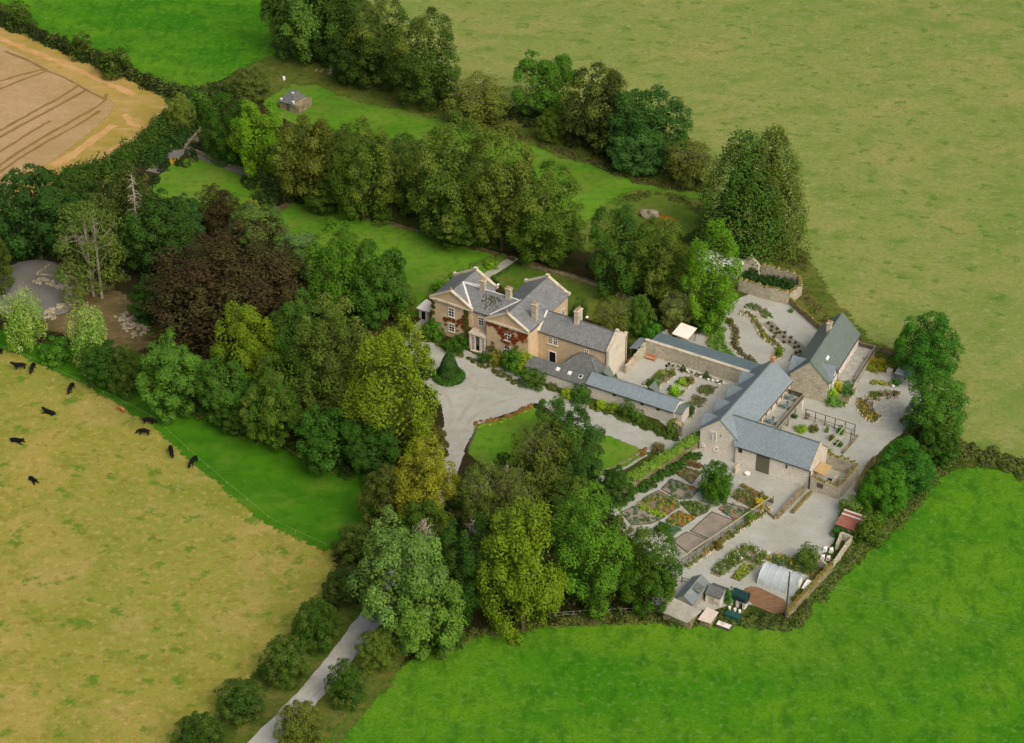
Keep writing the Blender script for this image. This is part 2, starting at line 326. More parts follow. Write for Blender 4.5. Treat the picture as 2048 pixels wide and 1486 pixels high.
gsz = 2600
me = bpy.data.meshes.new('ground'); me.from_pydata([(-gsz, -gsz * .4, 0), (gsz, -gsz * .4, 0), (gsz, gsz, 0), (-gsz, gsz, 0)], [], [(0, 1, 2, 3)])
tag(meshobj('ground', me, M_ground), kind='structure')
Z1_, Z2_, Z3_, Z4_, Z5_ = .01, .03, .05, .07, .09
sheet('field', [(-900, -900), (900, -900), (700, -300), (560, -100), (522, 0), (530, 70), (545, 118), (500, 140), (460, 168), (415, 186), (350, 180), (318, 170), (240, 120), (150, 85), (70, 45), (20, 5), (-60, -40), (-900, -420)], M_bright, Z1_, 1.5, .5)
sheet('field', [(900, -900), (3600, -900), (3600, 1500), (2300, 970), (2048, 922), (1960, 893), (1915, 880), (1860, 820), (1800, 715), (1725, 685), (1700, 665), (1650, 640), (1600, 590), (1592, 540), (1540, 470), (1440, 440), (1430, 380), (1385, 320), (1260, 262), (1030, 232), (905, 180), (790, 60), (700, -60), (760, -300)], M_olive, Z1_, 1.5, .6)
sheet('field', [(-1100, 350), (-200, 610), (0, 692), (50, 703), (90, 722), (170, 760), (245, 802), (310, 840), (380, 905), (450, 965), (540, 1040), (600, 1070), (655, 1090), (660, 1150), (610, 1210), (530, 1300), (440, 1400), (360, 1480), (150, 1750), (-900, 2100), (-1600, 1500)], M_dry, Z1_, 1.2, .35, 0)
sheet('grass_strip', [(-300, 560), (-20, 660), (60, 690), (130, 700), (230, 740), (340, 790), (440, 845), (600, 905), (730, 960), (740, 1020), (700, 1060), (655, 1090), (600, 1070), (540, 1040), (450, 965), (380, 905), (310, 840), (245, 802), (170, 760), (90, 722), (50, 703), (0, 692), (-200, 615)], M_strip, Z2_, 1.2, .25, 0)
sheet('field', [(300, 2300), (560, 1640), (650, 1505), (720, 1430), (800, 1355), (870, 1305), (940, 1275), (1100, 1262), (1250, 1256), (1400, 1264), (1560, 1266), (1620, 1236), (1690, 1175), (1760, 1112), (1850, 1022), (1885, 965), (1930, 945), (2048, 950), (2400, 1030), (3300, 1330), (3600, 2300)], M_bright, Z1_, 1.2, .35)
sheet('field_margin', [(-1200, -420), (-400, -130), (0, 52), (100, 100), (200, 145), (290, 180), (325, 205), (332, 240), (300, 262), (240, 292), (150, 355), (60, 400), (-60, 470), (-1200, 1100)], M_marg, Z1_, 1.2, .3)
sheet('wheat_field', [(-1200, -300), (-300, -30), (0, 92), (60, 118), (130, 155), (195, 188), (222, 205), (218, 225), (180, 262), (100, 322), (0, 380), (-100, 440), (-1200, 1000)], M_wheat, Z2_, .8, .2)
for pts, wd in (([(0, 163), (40, 150), (85, 139)], .7), ([(0, 178), (50, 158), (95, 141)], .7), ([(85, 139), (130, 155), (190, 190), (215, 200)], .7), ([(10, 103), (60, 122), (95, 141)], .8),
                ([(-60, 290), (0, 262), (70, 222), (130, 190), (158, 170)], .8), ([(-60, 302), (0, 275), (75, 233), (140, 200), (172, 180)], .8),
                ([(-40, 330), (40, 278), (100, 242)], .7), ([(-60, 385), (0, 328), (90, 272), (170, 228), (208, 205), (214, 188)], .8), ([(-60, 400), (0, 342), (90, 285), (160, 248), (200, 222)], .7)):
    ribbon('wheel_track', pts, wd, M_tram, Z3_, jit=.15)
for pts, wd in (([(108, 333), (160, 300), (228, 250)], 2.0), ([(135, 362), (200, 318), (280, 268), (325, 250)], 1.8), ([(250, 228), (262, 250), (290, 256), (322, 240), (318, 226)], 1.2), ([(-80, 40), (0, 78), (110, 120), (200, 160), (270, 190)], 1.6)):
    ribbon('straw_track', pts, wd, M_marg2, Z2_ + .002, jit=.35)
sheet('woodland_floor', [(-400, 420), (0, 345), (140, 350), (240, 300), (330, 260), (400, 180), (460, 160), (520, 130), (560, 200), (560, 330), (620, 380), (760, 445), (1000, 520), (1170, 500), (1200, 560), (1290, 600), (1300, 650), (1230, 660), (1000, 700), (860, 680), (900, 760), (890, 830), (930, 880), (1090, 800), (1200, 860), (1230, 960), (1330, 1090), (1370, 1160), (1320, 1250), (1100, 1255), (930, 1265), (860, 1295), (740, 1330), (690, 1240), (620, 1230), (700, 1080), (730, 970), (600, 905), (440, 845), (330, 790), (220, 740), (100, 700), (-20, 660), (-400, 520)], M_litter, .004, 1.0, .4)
sheet('verge', [(560, 1700), (460, 1486), (560, 1370), (650, 1260), (720, 1200), (800, 1250), (790, 1340), (700, 1440), (600, 1560)], M_verge, .006, 1.0, .4)
sheet('lawn', [(520, 200), (560, 180), (590, 160), (650, 168), (740, 195), (860, 222), (960, 240), (1060, 282), (1180, 335), (1290, 372), (1425, 392), (1425, 415), (1330, 395), (1270, 405), (1230, 430), (1190, 450), (1150, 440), (1060, 340), (900, 290), (700, 262), (560, 240)], M_lawn, Z1_, .8, .35)
sheet('lawn', [(300, 372), (330, 340), (372, 318), (420, 322), (520, 355), (545, 372), (540, 400), (400, 430), (330, 410)], M_lawn, Z1_, .8, .3)
sheet('lawn', [(545, 432), (580, 405), (620, 398), (720, 428), (800, 452), (880, 482), (960, 505), (1015, 516), (975, 550), (880, 600), (850, 628), (790, 640), (640, 540)], M_lawn, Z1_, .8, .3)
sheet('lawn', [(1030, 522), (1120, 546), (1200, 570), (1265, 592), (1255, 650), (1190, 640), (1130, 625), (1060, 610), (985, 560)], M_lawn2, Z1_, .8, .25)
sheet('bare_ground', [(590, 125), (660, 140), (760, 165), (860, 205), (1000, 235), (1100, 280), (1180, 310), (1160, 318), (1050, 275), (930, 240), (800, 212), (700, 190), (640, 165), (585, 160), (560, 150)], M_verge, Z2_, .8, .5)
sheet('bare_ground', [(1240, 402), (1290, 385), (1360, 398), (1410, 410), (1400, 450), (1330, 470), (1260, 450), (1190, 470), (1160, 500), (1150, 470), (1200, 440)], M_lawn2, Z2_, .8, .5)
sheet('bare_ground', [(1510, 500), (1570, 480), (1600, 520), (1650, 600), (1720, 690), (1800, 715), (1790, 735), (1700, 700), (1640, 650), (1590, 590), (1590, 560)], M_verge, Z2_, .8, .7)
sheet('bare_ground', [(455, 165), (500, 140), (550, 118), (600, 120), (590, 150), (540, 185), (500, 200), (440, 190)], M_verge, Z2_, .8, .5)
# hard surfaces
sheet('gravel_drive', [(800, 690), (838, 670), (870, 690), (905, 690), (975, 722), (1040, 748), (1110, 786), (1190, 815), (1300, 862), (1400, 880), (1400, 905), (1300, 905), (1262, 893), (1195, 868), (1130, 845), (1078, 800), (1040, 818), (955, 845), (940, 872), (918, 915), (900, 950), (880, 950), (865, 920), (888, 870), (893, 825), (870, 780), (820, 750)], M_gravel, Z2_, .8, .12)
sheet('gravel_yard', [(1215, 755), (1290, 700), (1295, 665), (1380, 655), (1440, 625), (1475, 600), (1510, 585), (1575, 603), (1650, 662), (1700, 690), (1715, 742), (1790, 742), (1835, 770), (1850, 850), (1790, 870), (1738, 925), (1712, 985), (1688, 1035), (1668, 1085), (1600, 1140), (1640, 1170), (1575, 1235), (1480, 1200), (1400, 1230), (1330, 1235), (1300, 1210), (1330, 1160), (1300, 1100), (1240, 1060), (1215, 1010), (1290, 950), (1370, 905), (1380, 880), (1330, 850)], M_gravel, Z3_, .8, .12)
ribbon('road', [(905, 900), (880, 970), (835, 1060), (795, 1150), (742, 1238), (640, 1372), (520, 1490), (330, 1680)], (4.2, 3.6), M_road, Z3_ + .004, jit=.2)
for off in (-8, 10): ribbon('wheel_track', [(795 + off, 1150), (742 + off, 1238), (640 + off, 1372), (520 + off, 1490), (330 + off, 1680)], .55, M_gravel, Z4_, jit=.12)
ribbon('garden_path', [(1030, 515), (1000, 535), (955, 566)], 2.0, M_wear, Z3_, jit=.08)
ribbon('garden_path', [(1035, 520), (1120, 545), (1210, 575), (1300, 605)], 1.6, M_bare, Z3_, jit=.15)
ribbon('garden_path', [(640, 398), (760, 440), (900, 480), (1030, 520)], 1.2, M_bare, Z3_, jit=.3)
ribbon('garden_path', [(580, 405), (555, 422), (520, 450)], 1.6, M_bare, Z3_, jit=.15)
ribbon('garden_path', [(850, 640), (830, 665), (820, 690)], 1.8, M_wear, Z3_, jit=.1)
ribbon('stony_track', [(402, 262), (378, 292), (340, 316), (305, 345)], 3.0, M_gravel2, Z3_, jit=.3)
ribbon('stony_track', [(378, 305), (440, 330), (500, 350), (560, 375)], 1.4, M_gravel2, Z3_, jit=.15)
sheet('gravel_clearing', [(-120, 560), (0, 545), (30, 528), (90, 520), (120, 540), (140, 570), (150, 600), (130, 625), (60, 640), (0, 620), (-120, 620)], M_gravel2, Z2_, .6, .3)
sheet('bare_ground', [(90, 530), (150, 545), (190, 570), (260, 610), (300, 650), (290, 690), (230, 700), (160, 690), (130, 650), (90, 650), (150, 620), (140, 580)], M_bare, Z1_ + .002, .8, .4)
sheet('lawn', [(275, 640), (330, 632), (345, 660), (300, 680)], M_lawn, Z2_, .6, .3)
sheet('lawn', [(942, 905), (950, 880), (958, 852), (1010, 838), (1060, 815), (1120, 850), (1195, 868), (1262, 893), (1290, 906), (1250, 930), (1195, 952), (1120, 990), (1000, 960)], M_lawn, Z4_, .8, .12, 0)
for pts in ([(880, 905), (905, 850), (900, 800), (860, 740)], [(915, 905), (935, 840), (1000, 800), (1090, 790), (1180, 820)], [(895, 880), (935, 815), (960, 770), (930, 730)], [(870, 780), (930, 770), (1000, 780)]):
    ribbon('wheel_track', pts, .8, M_wear, Z3_ + .002, jit=.2)
ribbon('garden_path', [(1285, 905), (1235, 935), (1180, 965)], 2.6, M_gravel, Z3_ + .002, jit=.1)

# ------------------------------------------------------------------ foliage meshes
def leaf_mesh(name, P, N, S, T, rng, aspect=.62):
    "P points, N facing, S sizes, T tone colours -> one mesh of small pointed quads"
    n = len(P); N = N / np.maximum(1e-6, np.linalg.norm(N, axis=1))[:, None]
    A = rng.normal(size=(n, 3)); A -= (A * N).sum(1)[:, None] * N; A /= np.maximum(1e-6, np.linalg.norm(A, axis=1))[:, None]
    B = np.cross(N, A); S = S[:, None]
    V = np.empty((n, 4, 3)); V[:, 0] = P - A * S; V[:, 1] = P - B * S * aspect + N * S * .15; V[:, 2] = P + A * S; V[:, 3] = P + B * S * aspect + N * S * .15
    me = bpy.data.meshes.new(name); me.vertices.add(n * 4); me.vertices.foreach_set('co', V.reshape(-1))
    me.loops.add(n * 4); me.loops.foreach_set('vertex_index', np.arange(n * 4, dtype=np.int32))
    me.polygons.add(n); me.polygons.foreach_set('loop_start', np.arange(0, n * 4, 4, dtype=np.int32)); me.polygons.foreach_set('loop_total', np.full(n, 4, dtype=np.int32))
    me.update(calc_edges=True)
    a = me.attributes.new('tone', 'FLOAT_COLOR', 'POINT'); C4 = np.ones((n, 4, 4)); C4[:, :, :3] = T[:, None, :]
    a.data.foreach_set('color', C4.reshape(-1)); return me
def crown(name, seed, ncl=46, clr=(.2, .34), nl=6500, ls=.05, flat=.75, prof='round', rag=.12, droop=0.0, gap=.35, inner=.18, up=.45, lob=.16, lobes=0, asp=1.0):
    rng = np.random.default_rng(seed)
    ph = rng.uniform(0, 6.28, 8)
    cl = []; i = 0
    for k in range(ncl):
        zz = 1 - (k + .5) / ncl * 1.82; a = k * 2.39996 + rng.uniform(-.5, .5); zz = np.clip(zz + rng.uniform(-.1, .1), -.95, .99)
        r = math.sqrt(max(0, 1 - zz * zz)); d = np.array([r * math.cos(a), r * math.sin(a), zz])
        f = 1 + lob * (math.sin(2 * a + ph[0]) * .5 + math.sin(3 * a + 2 * zz + ph[1]) * .5 + math.sin(5 * zz + ph[2]) * .5)
        rad = rng.uniform(.70, .9) * f
        if prof == 'cone':
            t = (zz + 1) / 2; rr = max(.05, (1 - t) ** .72) * rng.uniform(.6, .85) * 1.05; p = np.array([rr * math.cos(a), rr * math.sin(a), zz * .95])
            cr = rng.uniform(*clr) * (.45 + .7 * (1 - t))
        elif prof == 'cypress':
            t = (zz + 1) / 2; rr = max(.08, (1 - t) ** .52) * (.84 + .16 * min(1, t * 4)) * 1.05 * rng.uniform(.66, .88); p = np.array([rr * math.cos(a), rr * math.sin(a), zz * .93]); cr = rng.uniform(*clr) * (.6 + .5 * (1 - t))
        elif prof == 'dome':
            p = d * rad; p[2] = max(p[2], -.55) ; cr = rng.uniform(*clr)
        elif prof == 'egg':
            p = d * rad; s_ = 1.08 - .38 * max(0, zz) - .1 * max(0, -zz); p[0] *= s_; p[1] *= s_; cr = rng.uniform(*clr)
        else:
            p = d * rad; cr = rng.uniform(*clr)
        cl.append((p, cr, rng.uniform()))
    if lobes:
        cl = []
        for j in range(lobes):
            zz = .93 - (j + .5) / lobes * 1.55; a = j * 2.39996 + rng.uniform(-.5, .5); rr = math.sqrt(max(0, 1 - zz * zz)); d = np.array([rr * math.cos(a), rr * math.sin(a), zz])
            if prof == 'egg': s_ = 1.05 - .4 * max(0, zz); d[:2] *= s_
            rl = rng.uniform(.38, .5); pl = d * rng.uniform(.5, .62); tl = rng.uniform()
            for q in range(max(4, ncl // lobes)):
                e = rng.normal(size=3); e /= np.linalg.norm(e); e = e + d * .75; e /= np.linalg.norm(e)
                pp = pl + e * rl * rng.uniform(.75, 1.0); pp *= min(1, .9 / np.linalg.norm(pp)); cl.append((pp, rng.uniform(*clr), np.clip(tl * .6 + rng.uniform() * .4, 0, 1)))
    P = []; N = []; S = []; T = []
    wts = np.array([c[1] ** 2 for c in cl]); cnt = (wts / wts.sum() * nl * (1 - inner)).astype(int)
    for (p, cr, tone), m in zip(cl, cnt):
        d = rng.normal(size=(m, 3)); d /= np.linalg.norm(d, axis=1)[:, None]
        flip = (d[:, 2] < -.35) & (rng.uniform(size=m) < .8); d[flip, 2] *= -1
        out = p / max(.05, np.linalg.norm(p)); d += out * .45; d /= np.linalg.norm(d, axis=1)[:, None]
        rr = cr * (1 - .42 * rng.uniform(size=m) ** 2.2 + rag * np.abs(rng.normal(size=m)) * .9)
        q = p + d * rr[:, None] * np.array([1, 1, flat]); q[:, 2] -= droop * (np.hypot(d[:, 0], d[:, 1]) ** 2) * cr
        P.append(q); nn = d * 1.0 + rng.normal(size=(m, 3)) * .36; nn[:, 2] += up; N.append(nn)
        S.append(ls * rng.uniform(.65, 1.3, m))
        T.append(np.stack([rng.uniform(size=m), np.clip(tone + rng.normal(size=m) * .08, 0, 1), np.clip((q[:, 2] + 1) / 2, 0, 1)], 1))
    m = int(nl * inner); d = rng.normal(size=(m, 3)); d /= np.linalg.norm(d, axis=1)[:, None]
    q = d * rng.uniform(.3, .72, m)[:, None]
    if prof in ('cone', 'cypress'): t = (q[:, 2] + 1) / 2; q[:, 0] *= (1 - t) * 1.1; q[:, 1] *= (1 - t) * 1.1
    P.append(q); N.append(d + rng.normal(size=(m, 3)) * .4); S.append(ls * rng.uniform(1.3, 2.0, m))
    T.append(np.stack([rng.uniform(size=m), np.full(m, .5), (q[:, 2] + 1) / 2], 1))
    P = np.concatenate(P)
    if lobes: zn = (P[:, 2] - P[:, 2].min()) / np.ptp(P[:, 2]); ws = .66 + .34 * np.clip(zn / .45, 0, 1) ** .8; P[:, 0] *= ws; P[:, 1] *= ws
    if prof != 'posy': rh = np.quantile(np.hypot(P[:, 0], P[:, 1]), .975); P[:, :2] /= rh; zt = np.quantile(P[:, 2], .985); zb = np.quantile(P[:, 2], .01); P[:, 2] = (P[:, 2] - (zt + zb) / 2) * 2.0 / (zt - zb)
    P[:, 2] += 1 + gap
    P[:, 2] = np.maximum(P[:, 2], .02) * asp
    return leaf_mesh(name, P, np.concatenate(N), np.concatenate(S), np.concatenate(T), rng)
def trunk_mesh(name, seed, gap=.35, r=.055, limbs=6, top=1.5, twigs=0, spread=.7, upz=2.2):
    rnd = random.Random(seed); mb = MB()
    mb.tube([(0, 0, -.05), (.01, 0, gap * .5), (.02, .01, gap + .3), (0, .02, gap + top * .55), (.0, 0, gap + top)], [r * 1.35, r, r * .85, r * .55, r * .15], 8)
    for i in range(limbs):
        a = i * 2.4 + rnd.uniform(-.4, .4); z0 = gap * .8 + rnd.uniform(0, .7); L = rnd.uniform(.45, .8) * spread
        mb.tube([(0, 0, z0), (math.cos(a) * L * .45, math.sin(a) * L * .45, z0 + .28), (math.cos(a) * L, math.sin(a) * L, z0 + .62)], [r * .5, r * .33, r * .1], 6)
    for i in range(twigs):
        a = rnd.uniform(0, 6.28); z0 = gap + rnd.uniform(.7, 1.3); L = rnd.uniform(.3, .8); zt = rnd.uniform(1.5, upz) * (1 - .25 * L)
        p0 = Vector((math.cos(a) * .05, math.sin(a) * .05, z0)); p2 = Vector((math.cos(a) * L * 1.15, math.sin(a) * L * 1.15, zt + gap * .3)); p1 = p0.lerp(p2, .5) + Vector((rnd.uniform(-.1, .1), rnd.uniform(-.1, .1), .06))
        mb.tube([p0, p1, p2], [r * .3, r * .2, r * .07], 5)
        for j in range(4):
            q = p1.lerp(p2, rnd.uniform(.2, .95)); e = q + Vector((rnd.uniform(-.2, .2), rnd.uniform(-.2, .2), rnd.uniform(.0, .22)))
            mb.tube([q, e], [r * .11, r * .04], 4)
    me = bpy.data.meshes.new(name); me.from_pydata(mb.v, [], mb.f); me.polygons.foreach_set('use_smooth', [True] * len(me.polygons)); return me

M_bark = plain('bark', (92, 82, 64), .9, .35, 3, .1)
M_dead = plain('dead_wood', (156, 148, 132), .9, .3, 3, .1)
FM_leaf = foliage('leaf', var=.4); FM_olive = foliage('leaf_turning', (96, 112, 42), .8, 1.4, .1, var=.4)
FM_yel = foliage('leaf_yellow', (122, 134, 38), 1.0, 1.6, .5, .2, var=.4); FM_yel2 = foliage('leaf_gold', (160, 138, 46), 1.05, 1.62, .95, .2, var=.4)
FM_dark = foliage('leaf_dark', None, trans=.12, var=.4); FM_con = foliage('needles', (76, 84, 38), .9, 1.3, 0, .1, .4)
FM_cop = foliage('copper_leaf', (58, 60, 26), .5, .85, 0, .12, .5, dull=(1.1, .95, .8)); FM_wil = foliage('willow_leaf', (150, 172, 92), .55, 1.1, .3, .25)
FM_flow = foliage('flowers', None, trans=.2, var=.3, patch=0); FM_brown = foliage('leaf_browned', (82, 96, 40), .85, 1.3, 0, .15, var=.4)
SPEC = {  # name: (crown meshes, trunk mesh, material, gap)
}
def spec(key, mat, gap, n, tk=None, asps=None, **kw):
    asps = asps or ([1.0, 1.4, 1.8, 2.2] if kw.get('lobes') else [1.0] * n)
    SPEC[key] = ([(crown('%s_crown' % key, 11 * i + len(key) * 7 + 3, gap=gap, asp=q, **kw), q) for i, q in enumerate(asps)], trunk_mesh('%s_trunk' % key, len(key), gap, **(tk or {})), mat, gap)
spec('broad', FM_leaf, .1, 3, ncl=84, clr=(.12, .22), nl=15000, ls=.032, flat=.75, lobes=11, inner=0.1, rag=.18)
spec('dense', FM_dark, .06, 3, ncl=100, clr=(.11, .2), nl=16000, ls=.03, flat=.75, lobes=13, inner=0.1, rag=.15)
spec('round', FM_dark, .06, 3, ncl=95, clr=(.15, .25), nl=16000, ls=.03, flat=.75, rag=.14, lob=.12, asps=[1.0, 1.3, 1.6], inner=.1)
spec('beech', FM_olive, .08, 3, ncl=120, clr=(.08, .19), nl=18000, ls=.027, flat=.45, rag=.35, droop=.3, lobes=12, inner=0.1)
spec('yellow', FM_yel, .06, 2, ncl=110, clr=(.1, .2), nl=18000, ls=.027, flat=.65, prof='egg', droop=.2, lobes=13, inner=0.1, rag=.25)
spec('gold', FM_yel2, .06, 2, ncl=110, clr=(.1, .2), nl=17000, ls=.028, flat=.7, prof='egg', droop=.15, lobes=13, inner=0.1, rag=.25)
spec('copper', FM_cop, .06, 2, ncl=150, clr=(.08, .18), nl=20000, ls=.023, flat=.5, rag=.35, droop=.2, prof='dome')
spec('conifer', FM_con, .04, 2, ncl=150, clr=(.12, .22), nl=13500, ls=.032, flat=.9, prof='cone', rag=.3, droop=.5, inner=.25, asps=[1.8])
spec('cypress', FM_con, .03, 2, ncl=150, clr=(.13, .24), nl=15000, ls=.03, flat=1.0, prof='cypress', rag=.25, droop=.6, inner=.2, asps=[1.9, 2.1])
spec('cedar', FM_con, .2, 1, dict(twigs=22, r=.04, top=1.9, upz=2.1), ncl=44, clr=(.2, .4), nl=9000, ls=.026, flat=.16, rag=.35, droop=.5, inner=.02)
spec('sparse', FM_brown, .12, 2, dict(twigs=26, r=.035), ncl=70, clr=(.1, .22), nl=7500, ls=.032, flat=.6, rag=.5)
spec('avenue', FM_brown, .05, 3, ncl=110, clr=(.13, .19), nl=13000, ls=.028, flat=.8, rag=.12, prof='egg', droop=.15, lob=.08)
spec('willow', FM_wil, .1, 2, ncl=60, clr=(.14, .28), nl=7000, ls=.034, flat=.9, rag=.35, droop=.9)
spec('shrub', FM_leaf, -.2, 3, dict(r=.04, top=.8, limbs=3), ncl=26, clr=(.24, .42), nl=1900, ls=.07, flat=.8)
spec('bush', FM_brown, -.15, 2, dict(r=.04, top=.8, limbs=3), ncl=30, clr=(.2, .38), nl=2300, ls=.062, flat=.7, rag=.3)
spec('clipped', FM_dark, -.05, 1, dict(r=.04, top=.8, limbs=2), ncl=90, clr=(.17, .24), nl=12000, ls=.034, flat=1, lob=.03, rag=.06)
spec('posy', FM_leaf, -.4, 2, dict(r=.03, top=.5, limbs=0), ncl=12, clr=(.3, .5), nl=260, ls=.16, flat=.8, rag=.3)
TREECOUNT = [0]
def leafc(c): L = lin(c); return (min(.9, L[0] * 1.55), min(.9, L[1] * 1.62), L[2] * .95, 1)
def tree(name, sp, box, col, label, cat='tree', group=None, rnd=random.Random(5), fixed=None, dx=0):
    "box = silhouette (x0,y0,x1,y1) in photo pixels; the crown is solved as a solid standing on the ground"
    cr, tk, mat, gap = SPEC[sp]; x0, y0, x1, y1 = box
    cx = (x0 + x1) / 2; cy = (y0 + y1) / 2; s = pxm(cx, cy, 5); Rr = (x1 - x0) / 2 / s / 1.03
    dep = math.atan2(CAMH, (G(cx, cy) - Vector((0, cam.location.y, 0))).length)
    hh = (y1 - y0) / 2 / s / 1.02
    a2 = (hh ** 2 - (Rr * math.sin(dep)) ** 2) / math.cos(dep) ** 2
    a = max(.55 * Rr, math.sqrt(max(a2, .01)))
    zc = (1 + gap) * a; p = G(cx, cy, zc); p.z = 0
    i = TREECOUNT[0]; TREECOUNT[0] += 1
    root = bpy.data.objects.new(name, None); COL.objects.link(root); root.location = p; root.rotation_euler = (0, 0, rnd.uniform(0, 6.28))
    root.scale = (Rr, Rr, a); tag(root, label, cat, group)
    qs = sorted(cr, key=lambda e: abs(e[1] - a / Rr)); me_, q_ = qs[0] if qs[0][1] != qs[-1][1] else cr[i % len(cr)]
    if qs[0][1] != qs[-1][1] and i % 3 == 0 and abs(qs[1][1] - a / Rr) < .45: me_, q_ = qs[1]
    c = meshobj('crown' if cat == 'tree' else 'foliage', me_, mat, root); c.scale.z = 1 / q_; c.color = leafc(col)
    if sp not in ('posy',):
        meshobj('trunk' if cat == 'tree' else 'stem', tk, M_dead if sp in ('cedar', 'sparse') else M_bark, root)
    return root
